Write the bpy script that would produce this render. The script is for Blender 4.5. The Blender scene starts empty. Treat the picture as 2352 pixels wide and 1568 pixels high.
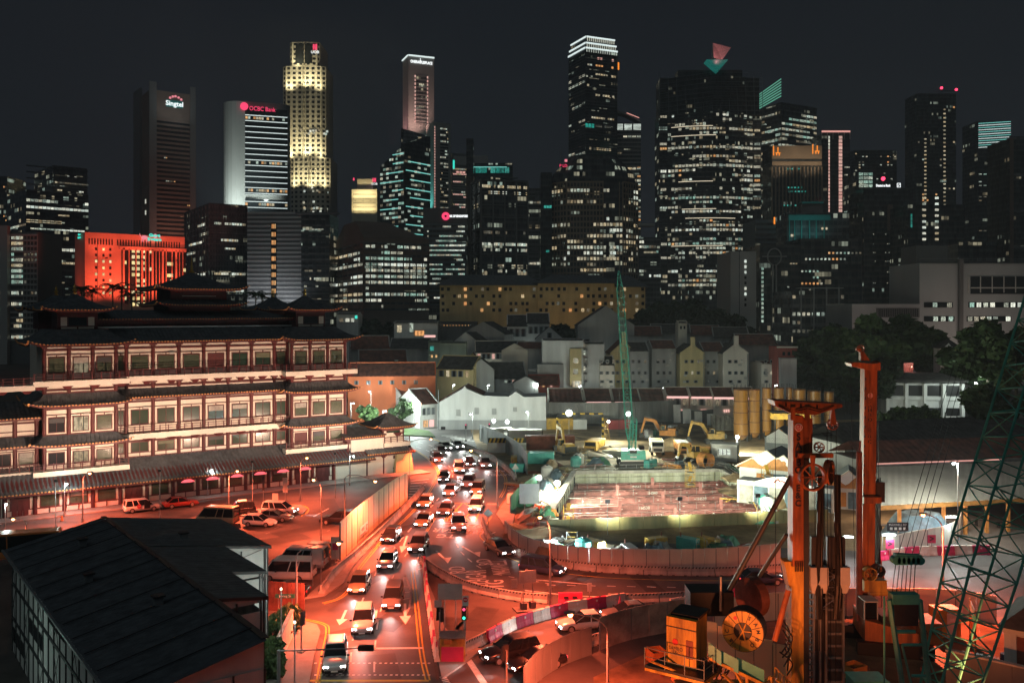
import bpy,math,random
from mathutils import Vector,Matrix
random.seed(11)
R=math.radians
sc=bpy.context.scene
# ------------------------------------------------------------------ camera, sky, added fill sun, exposure
# every pixel used for layout below is in a 2352 x 1568 frame: F focal length, (CX, HY) principal point on the horizon, H eye height
F=2058.0;CX=1176.0;HY=712.0;H=27.0
cam_d=bpy.data.cameras.new('camera');cam=bpy.data.objects.new('camera',cam_d)
sc.collection.objects.link(cam);sc.camera=cam
cam_d.sensor_width=36;cam_d.lens=36*F/2352;cam_d.shift_y=-72/2352
cam_d.clip_start=0.5;cam_d.clip_end=6000
cam.location=(0,0,H);cam.rotation_euler=(R(90),0,0)
w=bpy.data.worlds.new('World');sc.world=w;w.use_nodes=True
nt=w.node_tree;nt.nodes.clear()
out=nt.nodes.new('ShaderNodeOutputWorld')
sky=nt.nodes.new('ShaderNodeTexSky');sky.sky_type='NISHITA';sky.sun_disc=False
sky.sun_elevation=R(-4);sky.sun_rotation=R(160)
b1=nt.nodes.new('ShaderNodeBackground');b1.inputs[1].default_value=0.01
nt.links.new(sky.outputs[0],b1.inputs[0])
tc=nt.nodes.new('ShaderNodeTexCoord');sx=nt.nodes.new('ShaderNodeSeparateXYZ')
nt.links.new(tc.outputs['Generated'],sx.inputs[0])
rp=nt.nodes.new('ShaderNodeValToRGB')            # city glow: brighter near the horizon, all round
rp.color_ramp.elements[0].position=0.0;rp.color_ramp.elements[0].color=(.0108,.0130,.0160,1)
rp.color_ramp.elements[1].position=0.42;rp.color_ramp.elements[1].color=(.0072,.0092,.0125,1)
nt.links.new(sx.outputs[2],rp.inputs[0])
b2=nt.nodes.new('ShaderNodeBackground');b2.inputs[1].default_value=1.0
nt.links.new(rp.outputs[0],b2.inputs[0])
ad=nt.nodes.new('ShaderNodeAddShader')
nt.links.new(b1.outputs[0],ad.inputs[0]);nt.links.new(b2.outputs[0],ad.inputs[1]);nt.links.new(ad.outputs[0],out.inputs[0])
sl=bpy.data.lights.new('soft_fill','SUN');sl.energy=0.14;sl.angle=R(50);sl.color=(.86,1,1)  # dim wide sun added as fill to lift the unlit faces
so=bpy.data.objects.new('soft_fill',sl);sc.collection.objects.link(so);so.rotation_euler=(R(42),0,R(-20))
sc.view_settings.view_transform='Standard';sc.view_settings.look='None'
sc.view_settings.exposure=0;sc.view_settings.gamma=1
sc.cycles.use_denoising=True
sc.cycles.max_bounces=4;sc.cycles.diffuse_bounces=2;sc.cycles.glossy_bounces=2
sc.cycles.transmission_bounces=2;sc.cycles.sample_clamp_indirect=3.0
sc.cycles.use_light_tree=True
sc.cycles.caustics_reflective=False;sc.cycles.caustics_refractive=False

# ------------------------------------------------------------------ layout helpers
def gp(x,y,z=0.0):
    d=(H-z)*F/(y-HY);return Vector(((x-CX)/F*d,d,z))
def pp(x,y,d):return Vector(((x-CX)/F*d,d,H+(HY-y)*d/F))
def zat(y,d):return H+(HY-y)*d/F
def xat(x,d):return (x-CX)/F*d
COL=sc.collection
def link(o):COL.objects.link(o);return o

# ------------------------------------------------------------------ materials
M={}
def mat(name,col,rough=.7,metal=0.,var=.18,scale=1.2,bump=0.,spec=.4,col2=None,streak=False,rnd=.0,coat=0.):
    m=bpy.data.materials.new(name);m.use_nodes=True;t=m.node_tree;b=t.nodes['Principled BSDF']
    b.inputs['Roughness'].default_value=rough;b.inputs['Metallic'].default_value=metal
    b.inputs['Specular IOR Level'].default_value=spec
    if coat:b.inputs['Coat Weight'].default_value=coat
    c2=col2 or tuple(max(0,c*(1-var*2)) for c in col)
    geo=t.nodes.new('ShaderNodeNewGeometry')
    mp=t.nodes.new('ShaderNodeMapping');t.links.new(geo.outputs['Position'],mp.inputs[0])
    if streak:mp.inputs['Scale'].default_value=(1,1,.15)
    nz=t.nodes.new('ShaderNodeTexNoise');nz.inputs['Scale'].default_value=scale
    nz.inputs['Detail'].default_value=6;nz.inputs['Roughness'].default_value=.62
    t.links.new(mp.outputs[0],nz.inputs['Vector'])
    r=t.nodes.new('ShaderNodeValToRGB');r.color_ramp.elements[0].position=.34;r.color_ramp.elements[1].position=.68
    r.color_ramp.elements[0].color=(*c2,1);r.color_ramp.elements[1].color=(*col,1)
    t.links.new(nz.outputs[0],r.inputs[0]);last=r.outputs[0]
    if rnd:
        oi=t.nodes.new('ShaderNodeObjectInfo');mr=t.nodes.new('ShaderNodeMapRange')
        mr.inputs[3].default_value=1-rnd;mr.inputs[4].default_value=1+rnd
        t.links.new(oi.outputs['Random'],mr.inputs[0])
        hv=t.nodes.new('ShaderNodeHueSaturation');t.links.new(last,hv.inputs['Color']);t.links.new(mr.outputs[0],hv.inputs['Value'])
        last=hv.outputs[0]
    t.links.new(last,b.inputs['Base Color'])
    if bump:
        bn=t.nodes.new('ShaderNodeBump');bn.inputs['Strength'].default_value=bump;bn.inputs['Distance'].default_value=.05
        n2=t.nodes.new('ShaderNodeTexNoise');n2.inputs['Scale'].default_value=scale*6;n2.inputs['Detail'].default_value=4
        t.links.new(geo.outputs['Position'],n2.inputs['Vector'])
        t.links.new(n2.outputs[0],bn.inputs['Height']);t.links.new(bn.outputs[0],b.inputs['Normal'])
    M[name]=m;return m
def emit(name,col,s,sample=False):
    m=bpy.data.materials.new(name);m.use_nodes=True;t=m.node_tree;b=t.nodes['Principled BSDF']
    b.inputs['Base Color'].default_value=(.03,.03,.03,1)
    b.inputs['Emission Color'].default_value=(*col,1);b.inputs['Emission Strength'].default_value=s
    if not sample:m.cycles.emission_sampling='NONE'
    M[name]=m;return m
def winmat(name,colA,colB,s,speck=.5,contrast=.5):
    """a lit room seen through a pane: colour varies from pane to pane, furniture and blinds break it up"""
    m=bpy.data.materials.new(name);m.use_nodes=True;t=m.node_tree;b=t.nodes['Principled BSDF']
    b.inputs['Base Color'].default_value=(.02,.02,.02,1);b.inputs['Roughness'].default_value=.3
    oi=t.nodes.new('ShaderNodeObjectInfo');tcx=t.nodes.new('ShaderNodeTexCoord')
    mp=t.nodes.new('ShaderNodeMapping');mp.inputs['Scale'].default_value=(1.6,1.6,1.1)
    cb=t.nodes.new('ShaderNodeCombineXYZ');mu=t.nodes.new('ShaderNodeMath');mu.operation='MULTIPLY';mu.inputs[1].default_value=91
    t.links.new(oi.outputs['Random'],mu.inputs[0])
    for i in range(3):t.links.new(mu.outputs[0],cb.inputs[i])
    t.links.new(tcx.outputs['Object'],mp.inputs[0]);t.links.new(cb.outputs[0],mp.inputs['Location'])
    nz=t.nodes.new('ShaderNodeTexNoise');nz.inputs['Scale'].default_value=3.0;nz.inputs['Detail'].default_value=3
    t.links.new(mp.outputs[0],nz.inputs['Vector'])
    r=t.nodes.new('ShaderNodeMapRange');r.inputs[1].default_value=.36;r.inputs[2].default_value=.6
    r.inputs[3].default_value=1-speck*1.4 if speck<.65 else .08;r.inputs[4].default_value=1.15
    t.links.new(nz.outputs[0],r.inputs[0])
    cr=t.nodes.new('ShaderNodeValToRGB');cr.color_ramp.elements[0].color=(*colA,1);cr.color_ramp.elements[1].color=(*colB,1)
    fr=t.nodes.new('ShaderNodeMath');fr.operation='FRACT';m7=t.nodes.new('ShaderNodeMath');m7.operation='MULTIPLY';m7.inputs[1].default_value=7.3
    t.links.new(oi.outputs['Random'],m7.inputs[0]);t.links.new(m7.outputs[0],fr.inputs[0]);t.links.new(fr.outputs[0],cr.inputs[0])
    st=t.nodes.new('ShaderNodeMapRange');st.inputs[3].default_value=s*(1-contrast);st.inputs[4].default_value=s*(1+contrast)
    t.links.new(oi.outputs['Random'],st.inputs[0])
    mm=t.nodes.new('ShaderNodeMath');mm.operation='MULTIPLY';t.links.new(r.outputs[0],mm.inputs[0]);t.links.new(st.outputs[0],mm.inputs[1])
    sp=t.nodes.new('ShaderNodeSeparateXYZ');t.links.new(tcx.outputs['Object'],sp.inputs[0]);a1=t.nodes.new('ShaderNodeMath');a1.operation='ADD';t.links.new(sp.outputs[0],a1.inputs[0]);t.links.new(sp.outputs[1],a1.inputs[1])
    m3=t.nodes.new('ShaderNodeMath');m3.operation='MULTIPLY';m3.inputs[1].default_value=3.0;t.links.new(a1.outputs[0],m3.inputs[0]);f3=t.nodes.new('ShaderNodeMath');f3.operation='FRACT';t.links.new(m3.outputs[0],f3.inputs[0])
    g3=t.nodes.new('ShaderNodeMath');g3.operation='GREATER_THAN';g3.inputs[1].default_value=.16;t.links.new(f3.outputs[0],g3.inputs[0]);q3=t.nodes.new('ShaderNodeMath');q3.operation='MULTIPLY';t.links.new(mm.outputs[0],q3.inputs[0]);t.links.new(g3.outputs[0],q3.inputs[1]);mm=q3
    t.links.new(cr.outputs[0],b.inputs['Emission Color']);t.links.new(mm.outputs[0],b.inputs['Emission Strength'])
    m.cycles.emission_sampling='NONE';M[name]=m;return m

mat('asphalt',(.095,.09,.088),.58,var=.22,scale=.35,bump=.25,col2=(.055,.053,.053))
mat('asphalt_old',(.11,.10,.095),.75,var=.2,scale=.25,bump=.25,col2=(.055,.052,.05))
mat('ground_base',(.10,.095,.085),.9,scale=.05)
mat('pavement',(.30,.28,.26),.8,var=.15,scale=.6,bump=.15)
mat('mud',(.34,.24,.13),.85,var=.3,scale=.22,bump=.6,col2=(.11,.075,.04))
mat('wet_mud',(.20,.14,.08),.5,var=.3,scale=.4,bump=.6,col2=(.06,.045,.03))
mat('grass',(.06,.11,.03),.9,scale=1.5,bump=.5)
mat('paint_white',(.75,.74,.70),.7,var=.14,scale=2.5)
mat('paint_worn',(.42,.40,.37),.8,var=.3,scale=3)
mat('paint_yellow',(.70,.46,.06),.7,var=.14,scale=2.5)
mat('concrete',(.46,.44,.40),.85,var=.22,scale=.9,bump=.2,streak=True)
mat('concrete_dark',(.16,.155,.15),.85,var=.2,scale=.5,streak=True)
mat('concrete_pale',(.60,.60,.57),.85,var=.12,scale=.3,streak=True)
mat('granite',(.55,.52,.44),.7,var=.06,scale=.08)
mat('hoarding',(.62,.60,.54),.6,var=.1,scale=.6,streak=True)
mat('hoarding_cream',(.74,.68,.46),.6,var=.06,scale=.25,streak=True)
mat('hoarding_grey',(.20,.22,.22),.6,var=.12,scale=.7,streak=True)
mat('sheet_metal',(.30,.31,.31),.5,metal=.3,var=.15,scale=.8,streak=True)
mat('plaster_cream',(.76,.70,.60),.8,var=.07,scale=.5,streak=True,rnd=.04)
mat('plaster_white',(.70,.70,.68),.85,var=.13,scale=.45,streak=True)
mat('plaster_grey',(.42,.42,.41),.85,var=.16,scale=.45,streak=True)
mat('plaster_yellow',(.66,.54,.28),.85,var=.14,scale=.4,streak=True)
mat('plaster_orange',(.64,.17,.07),.85,var=.08,scale=.4,streak=True)
mat('plaster_green',(.40,.45,.36),.85,var=.14,scale=.4,streak=True)
mat('plaster_red',(.40,.10,.08),.85,var=.14,scale=.4,streak=True)
mat('timber_red',(.11,.022,.022),.55,var=.18,scale=1.5,rnd=.12)
mat('roof_tile_dark',(.12,.135,.15),.75,var=.25,scale=1.2,bump=.3)
mat('roof_tile_red',(.26,.10,.07),.85,var=.32,scale=.8,bump=.4,col2=(.10,.05,.04))
mat('roof_tile_grey',(.10,.095,.09),.85,var=.3,scale=.8,bump=.4)
mat('eave_lit_gold',(.72,.34,.12),.5,var=.1,scale=3)  # orange-gold light on the tile ends put into their colour
mat('gold',(.85,.55,.15),.3,metal=.9,var=.05)
mat('glass_dark',(.022,.026,.03),.12,spec=.5,var=.1,scale=.1)
mat('glass_green',(.03,.06,.04),.2,spec=.5,var=.2,scale=.3)
mat('lattice',(.13,.145,.09),.6,var=.15,scale=2)
mat('frame_dark',(.04,.042,.045),.5,var=.1)
mat('frame_grey',(.20,.22,.23),.5,var=.1)
mat('frame_pale',(.50,.48,.44),.6,var=.1)
mat('tower_grey',(.16,.165,.17),.6,var=.12,scale=.05,streak=True)
mat('tower_brown',(.21,.155,.13),.7,var=.15,scale=.06)
mat('tower_pale',(.42,.42,.41),.7,var=.10,scale=.05,streak=True)
mat('tower_tan',(.34,.27,.20),.7,var=.12,scale=.06)
mat('red_granite',(.55,.30,.24),.7,var=.10,scale=.12)
mat('band_blue',(.16,.20,.22),.6,var=.1,scale=.05)
mat('steel_red',(.50,.20,.18),.6,var=.28,scale=.9,bump=.15,col2=(.22,.085,.075))
mat('steel_grey',(.32,.33,.33),.45,metal=.5,var=.2)
mat('galvanised',(.42,.43,.43),.4,metal=.7,var=.15,scale=2)
mat('rig_orange',(.52,.16,.045),.5,var=.2,scale=2.2,col2=(.17,.06,.03),streak=True)
mat('rig_yellow',(.74,.42,.06),.5,var=.18,scale=2.2,col2=(.26,.14,.04),streak=True)
mat('plant_yellow',(.70,.42,.06),.5,var=.22,scale=1.2,col2=(.32,.2,.06))
mat('plant_orange',(.62,.26,.07),.5,var=.22,scale=1.2)
mat('crane_green',(.10,.52,.41),.45,var=.18,scale=1.2,coat=.2)
mat('crane_dark_green',(.09,.44,.35),.45,var=.18,scale=1.2,coat=.2)
mat('teal_paint',(.08,.42,.38),.5,var=.15,scale=1)
mat('silo_yellow',(.66,.31,.05),.38,var=.22,scale=.5,streak=True,col2=(.30,.13,.04))
mat('rust',(.30,.10,.07),.8,var=.3,scale=.8)
mat('rubber',(.018,.018,.018),.7,var=.1)
mat('rim',(.55,.55,.56),.35,metal=.8,var=.05)
mat('black',(.012,.012,.013),.5,var=.1)
mat('bark',(.07,.055,.04),.9,var=.2,scale=4)
mat('leaf',(.055,.10,.035),.7,var=.3,scale=.8,rnd=0)
mat('leaf_bright',(.09,.16,.05),.7,var=.3,scale=.8)
mat('leaf_dark',(.035,.06,.028),.75,var=.3,scale=.8)
mat('tarp_blue',(.12,.20,.26),.55,var=.3,scale=.9,bump=.4)
mat('tarp_grey',(.42,.40,.36),.7,var=.25,scale=1.0,bump=.4)
mat('plastic_pink',(.62,.05,.16),.5,var=.1)
mat('plastic_white',(.78,.72,.66),.5,var=.1)
mat('sign_white',(.80,.80,.78),.5,var=.03)
mat('sign_back',(.42,.44,.44),.5,metal=.3,var=.08)
mat('sign_green',(.02,.16,.10),.5,var=.03)
mat('sign_blue',(.02,.06,.14),.5,var=.03)
mat('sign_red',(.55,.03,.04),.5,var=.03)
mat('ink',(.03,.03,.04),.6,var=.05)
mat('teal_trim',(.06,.34,.33),.5,var=.1)
mat('pipe_pale',(.62,.62,.56),.5,var=.15)
mat('membrane',(.50,.42,.38),.7,var=.08,scale=.3)
mat('food_roof',(.52,.44,.36),.8,var=.12,scale=.25,streak=False)
mat('green_mesh',(.07,.24,.14),.7,var=.2)
for n,c in dict(white=(.78,.76,.73),silver=(.52,.53,.54),black=(.012,.012,.014),red=(.36,.06,.04),navy=(.02,.03,.07),grey=(.16,.165,.17),
                 orange=(.75,.24,.05),gold=(.5,.4,.25),teal=(.04,.25,.25)).items():
    mat('car_'+n,c,.28,metal=.25 if n in ('silver','grey','gold') else 0,var=.03,coat=.6)
mat('car_glass',(.012,.014,.016),.06,spec=.6,var=.02)
def curtain(name,glass,frame,du,dv,lit=.08,s=.35,rough=.25):
    """far curtain wall: storeys and panes too small to build, some rooms dimly lit"""
    m=bpy.data.materials.new(name);m.use_nodes=True;t=m.node_tree;b=t.nodes['Principled BSDF'];N=t.nodes.new;K=t.links.new
    def math_(op,a,c=None):
        n=N('ShaderNodeMath');n.operation=op
        for i,v in enumerate((a,c)):
            if v is None:continue
            if isinstance(v,(int,float)):n.inputs[i].default_value=v
            else:K(v,n.inputs[i])
        return n.outputs[0]
    geo=N('ShaderNodeNewGeometry');ps=N('ShaderNodeSeparateXYZ');K(geo.outputs['Position'],ps.inputs[0]);ns=N('ShaderNodeSeparateXYZ');K(geo.outputs['True Normal'],ns.inputs[0])
    u=math_('SUBTRACT',math_('MULTIPLY',ps.outputs[1],ns.outputs[0]),math_('MULTIPLY',ps.outputs[0],ns.outputs[1]))
    cu=math_('DIVIDE',u,du);cv=math_('DIVIDE',ps.outputs[2],dv);fu=math_('FRACT',cu);fv=math_('FRACT',cv)
    pane=math_('MULTIPLY',math_('MULTIPLY',math_('GREATER_THAN',fu,.12),math_('GREATER_THAN',fv,.34)),math_('LESS_THAN',fv,.94))
    iu=math_('FLOOR',cu);iv=math_('FLOOR',cv);cb=N('ShaderNodeCombineXYZ');K(iu,cb.inputs[0]);K(iv,cb.inputs[1]);wn=N('ShaderNodeTexWhiteNoise');wn.noise_dimensions='3D';K(cb.outputs[0],wn.inputs['Vector'])
    cr=N('ShaderNodeCombineXYZ');K(math_('FLOOR',math_('DIVIDE',iu,5.0)),cr.inputs[0]);K(iv,cr.inputs[1]);cr.inputs[2].default_value=7;w2=N('ShaderNodeTexWhiteNoise');w2.noise_dimensions='3D';K(cr.outputs[0],w2.inputs['Vector'])
    on=math_('MULTIPLY',math_('GREATER_THAN',w2.outputs['Value'],1-lit*1.6),math_('GREATER_THAN',wn.outputs['Value'],.38));nz=N('ShaderNodeTexNoise');nz.inputs['Scale'].default_value=.9;nz.inputs['Detail'].default_value=3
    mx=N('ShaderNodeMix');mx.data_type='RGBA';mx.inputs[6].default_value=(*frame,1);mx.inputs[7].default_value=(*glass,1);K(pane,mx.inputs[0]);hv=N('ShaderNodeHueSaturation');K(mx.outputs[2],hv.inputs['Color']);K(math_('ADD',math_('MULTIPLY',wn.outputs['Value'],.7),.65),hv.inputs['Value']);K(hv.outputs[0],b.inputs['Base Color'])
    b.inputs['Roughness'].default_value=rough;rp_=N('ShaderNodeValToRGB');rp_.color_ramp.elements[0].color=(.75,1,.85,1);rp_.color_ramp.elements[1].color=(1,.80,.48,1);K(w2.outputs['Value'],rp_.inputs[0]);rp_.color_ramp.elements[0].position=1-lit*1.6
    K(rp_.outputs[0],b.inputs['Emission Color']);K(math_('MULTIPLY',math_('MULTIPLY',on,pane),math_('MULTIPLY',math_('MULTIPLY',wn.outputs['Value'],wn.outputs['Value']),math_('MULTIPLY',nz.outputs[0],s*1.8))),b.inputs['Emission Strength'])
    m.cycles.emission_sampling='NONE';M[name]=m;return m
curtain('tower_black',(.06,.072,.082),(.10,.105,.11),1.7,3.7,.16,.5);curtain('tower_dark',(.075,.088,.096),(.15,.155,.16),2.2,3.5,.10,.4)
curtain('tower_glassy',(.05,.062,.07),(.085,.09,.095),1.5,3.4,.035,.3,.15)
# lit things
winmat('win_white',(.80,1.0,.86),(1.0,.90,.66),.62,.55)
winmat('win_warm',(1.0,.74,.40),(1.0,.92,.66),.60,.5)
winmat('win_green',(.55,1.0,.82),(.9,1.0,.82),.55,.55)
winmat('win_gold',(1.0,.78,.30),(1.0,.90,.50),1.1,.25,.3);winmat('win_far',(.95,1.0,.80),(1.0,.92,.70),.55,.6)
winmat('win_bright',(.86,1.0,.90),(1.0,.97,.78),.95,.35,.3)
winmat('win_dim',(.8,.85,.7),(1.0,.75,.45),.16,.5)
winmat('win_orange',(1.0,.42,.14),(1.0,.58,.24),.85,.2,.25)
winmat('win_teal',(.05,.75,.60),(.15,.95,.80),.42,.4)
winmat('win_funnel',(.04,.6,.5),(.1,.7,.6),.22,.6)
winmat('win_pink',(1.0,.50,.42),(1.0,.62,.52),.85,.2,.2)
emit('strip_white',(.86,1.0,.98),1.0);emit('strip_teal',(.30,.95,.85),.75);emit('strip_warm',(1.0,.86,.62),.9)
emit('strip_pink',(1.0,.45,.38),.9);emit('strip_gold',(1.0,.80,.45),.9)
emit('neon_red',(1.0,.06,.16),1.3);emit('neon_white',(.95,1.0,1.0),1.4);emit('neon_teal',(.05,.90,.70),1.0)
emit('neon_orange',(1.0,.28,.03),1.2);emit('neon_pink',(1.0,.30,.36),.9)
emit('bulb_white',(.88,1.0,.96),22.0);emit('bulb_orange',(1.0,.40,.14),14.0);emit('bulb_small',(1.0,.65,.35),3.0)
emit('headlamp',(1.0,.97,.95),30.0);emit('taillamp',(1.0,.05,.06),3.0);emit('beacon_red',(1.0,.05,.12),3.0)
emit('signal_green',(.05,1.0,.6),2.5);emit('signal_red',(1.0,.08,.2),2.0);emit('tube_white',(.85,1.0,1.0),8.0)
emit('lantern_red',(1.0,.12,.14),1.6);emit('shop_pink',(1.0,.55,.50),1.1);emit('interior',(.9,1.0,.97),.7)

# ------------------------------------------------------------------ mesh helpers
class MB:
    def __init__(s):s.v=[];s.f=[]
    def quad(s,a,b,c,d):n=len(s.v);s.v+=[tuple(a),tuple(b),tuple(c),tuple(d)];s.f.append((n,n+1,n+2,n+3));return s
    def poly(s,pts):n=len(s.v);s.v+=[tuple(p) for p in pts];s.f.append(tuple(range(n,n+len(pts))));return s
    def box(s,c,d,rz=0.,rx=0.,ry=0.):
        n=len(s.v);mtx=Matrix.Translation(c) @ Matrix.Rotation(rz,4,'Z') @ Matrix.Rotation(ry,4,'Y') @ Matrix.Rotation(rx,4,'X')
        for x in (-.5,.5):
            for y in (-.5,.5):
                for z in (-.5,.5):s.v.append(tuple(mtx @ Vector((x*d[0],y*d[1],z*d[2]))))
        s.f+=[tuple(n+i for i in q) for q in ((0,1,3,2),(4,6,7,5),(0,4,5,1),(2,3,7,6),(0,2,6,4),(1,5,7,3))];return s
    def prism(s,pts,z0,z1):
        n=len(s.v);k=len(pts)
        s.v+=[(p[0],p[1],z0) for p in pts]+[(p[0],p[1],z1) for p in pts]
        s.f.append(tuple(n+i for i in reversed(range(k))));s.f.append(tuple(n+k+i for i in range(k)))
        for i in range(k):j=(i+1) % k;s.f.append((n+i,n+j,n+k+j,n+k+i))
        return s
    def loft(s,rings,cap=True,closed=True):
        n=len(s.v);k=len(rings[0])
        for r in rings:s.v+=[tuple(p) for p in r]
        for a in range(len(rings)-1):
            for i in range(k if closed else k-1):
                j=(i+1) % k;s.f.append((n+a*k+i,n+a*k+j,n+(a+1)*k+j,n+(a+1)*k+i))
        if cap:s.f.append(tuple(n+i for i in reversed(range(k))));s.f.append(tuple(n+(len(rings)-1)*k+i for i in range(k)))
        return s
    def tube(s,a,b,r,r2=None,k=6):
        a=Vector(a);b=Vector(b);d=b-a
        if d.length<1e-6:return s
        q=d.to_track_quat('Z','Y');r2=r if r2 is None else r2
        ring=lambda p,rr:[p+q @ Vector((rr*math.cos(2*math.pi*i/k),rr*math.sin(2*math.pi*i/k),0)) for i in range(k)]
        return s.loft([ring(a,r),ring(b,r2)])
    def path(s,pts,r,k=5):
        for a,b in zip(pts,pts[1:]):s.tube(a,b,r,k=k)
        return s
    def cyl(s,c,r,h,k=16,r2=None):return s.tube(c,(c[0],c[1],c[2]+h),r,r2,k)
    def lathe(s,c,prof,k=16):
        return s.loft([[Vector((c[0]+r*math.cos(2*math.pi*i/k),c[1]+r*math.sin(2*math.pi*i/k),c[2]+z)) for i in range(k)] for r,z in prof])
    def sphere(s,c,r,k=10,n=6):
        return s.lathe((c[0],c[1],c[2]),[(max(.001,r*math.sin(math.pi*i/n)),-r*math.cos(math.pi*i/n)) for i in range(n+1)],k)
    def mesh(s,name,m,smooth=False):
        me=bpy.data.meshes.new(name);me.from_pydata(s.v,[],s.f);me.materials.append(M[m] if isinstance(m,str) else m)
        if smooth:
            for p in me.polygons:p.use_smooth=True
        me.update();return me
    def build(s,name,m,parent=None,loc=(0,0,0),rz=0.,smooth=False):
        o=bpy.data.objects.new(name,s.mesh(name,m,smooth));o.parent=parent;o.location=loc;o.rotation_euler=(0,0,rz);return link(o)
def tag(o,label=None,cat=None,group=None,kind=None):
    if label:o['label']=label
    if cat:o['category']=cat
    if group:o['group']=group
    if kind:o['kind']=kind
    return o
def thing(name,label,cat,loc=(0,0,0),rz=0.,group=None):
    o=bpy.data.objects.new(name,None);o.empty_display_size=.5;link(o);o.location=loc;o.rotation_euler=(0,0,rz)
    return tag(o,label,cat,group)
CUBE={}
def cube(name,m,parent,c,s,r=(0,0,0)):
    if m not in CUBE:CUBE[m]=MB().box((0,0,0),(1,1,1)).mesh('cube_'+m,m)
    o=bpy.data.objects.new(name,CUBE[m]);o.parent=parent;o.location=c;o.scale=s;o.rotation_euler=r;return link(o)
CACHE={}
def shared(key,fn):
    if key not in CACHE:CACHE[key]=fn()
    return CACHE[key]
def inst(name,me,parent,loc=(0,0,0),rz=0.,scale=(1,1,1),rot=None):
    o=bpy.data.objects.new(name,me);o.parent=parent;o.location=loc;o.rotation_euler=rot or (0,0,rz);o.scale=scale;return link(o)
def text(name,body,m,parent,loc,size,rot=(R(90),0,0),ext=.02,ax='CENTER',sx=1.,bold=0.,space=1.):
    cu=bpy.data.curves.new(name,'FONT');cu.body=body;cu.size=size;cu.extrude=ext;cu.align_x=ax;cu.align_y='CENTER'
    cu.offset=bold;cu.space_character=space;cu.resolution_u=3
    cu.materials.append(M[m]);tmp=bpy.data.objects.new('tmp',cu);me=bpy.data.meshes.new_from_object(tmp);bpy.data.objects.remove(tmp);bpy.data.curves.remove(cu)
    o=bpy.data.objects.new(name,me);o.parent=parent;o.location=loc;o.rotation_euler=rot;o.scale=(sx,1,1);return link(o)
def lamp(kind,power,col,loc,parent=None,rot=(0,0,0),spot=150,blend=.6,size=.25,name='lamp_light'):
    l=bpy.data.lights.new(name,kind);l.energy=power;l.color=col
    if kind=='SPOT':l.spot_size=R(spot);l.spot_blend=blend
    l.shadow_soft_size=size
    o=bpy.data.objects.new(name,l);link(o);o.parent=parent;o.location=loc;o.rotation_euler=rot;return o
def aim(a,b):return (Vector(b)-Vector(a)).to_track_quat('-Z','Y').to_euler()
SODIUM=(1.0,.125,.05);COOL=(.86,1.0,.92);SITE=(.95,1.0,.74);WARM=(1.0,.60,.34)
# ------------------------------------------------------------------ ground far out
g=MB()
PIT=[gp(1318,1088),gp(1655,1082),Vector((40.5,116,0)),Vector((3.6,110,0))]     # the excavation, corners far-left, far-right, near-right, near-left
big=[Vector((-2500,4000,0)),Vector((2500,4000,0)),Vector((1500,-60,0)),Vector((-1500,-60,0))]
for i in range(4):
    j=(i+1) % 4;g.quad(big[i],big[j],PIT[j],PIT[i])
tag(g.build('ground','ground_base',loc=(0,0,-.03)),kind='structure')

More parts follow.
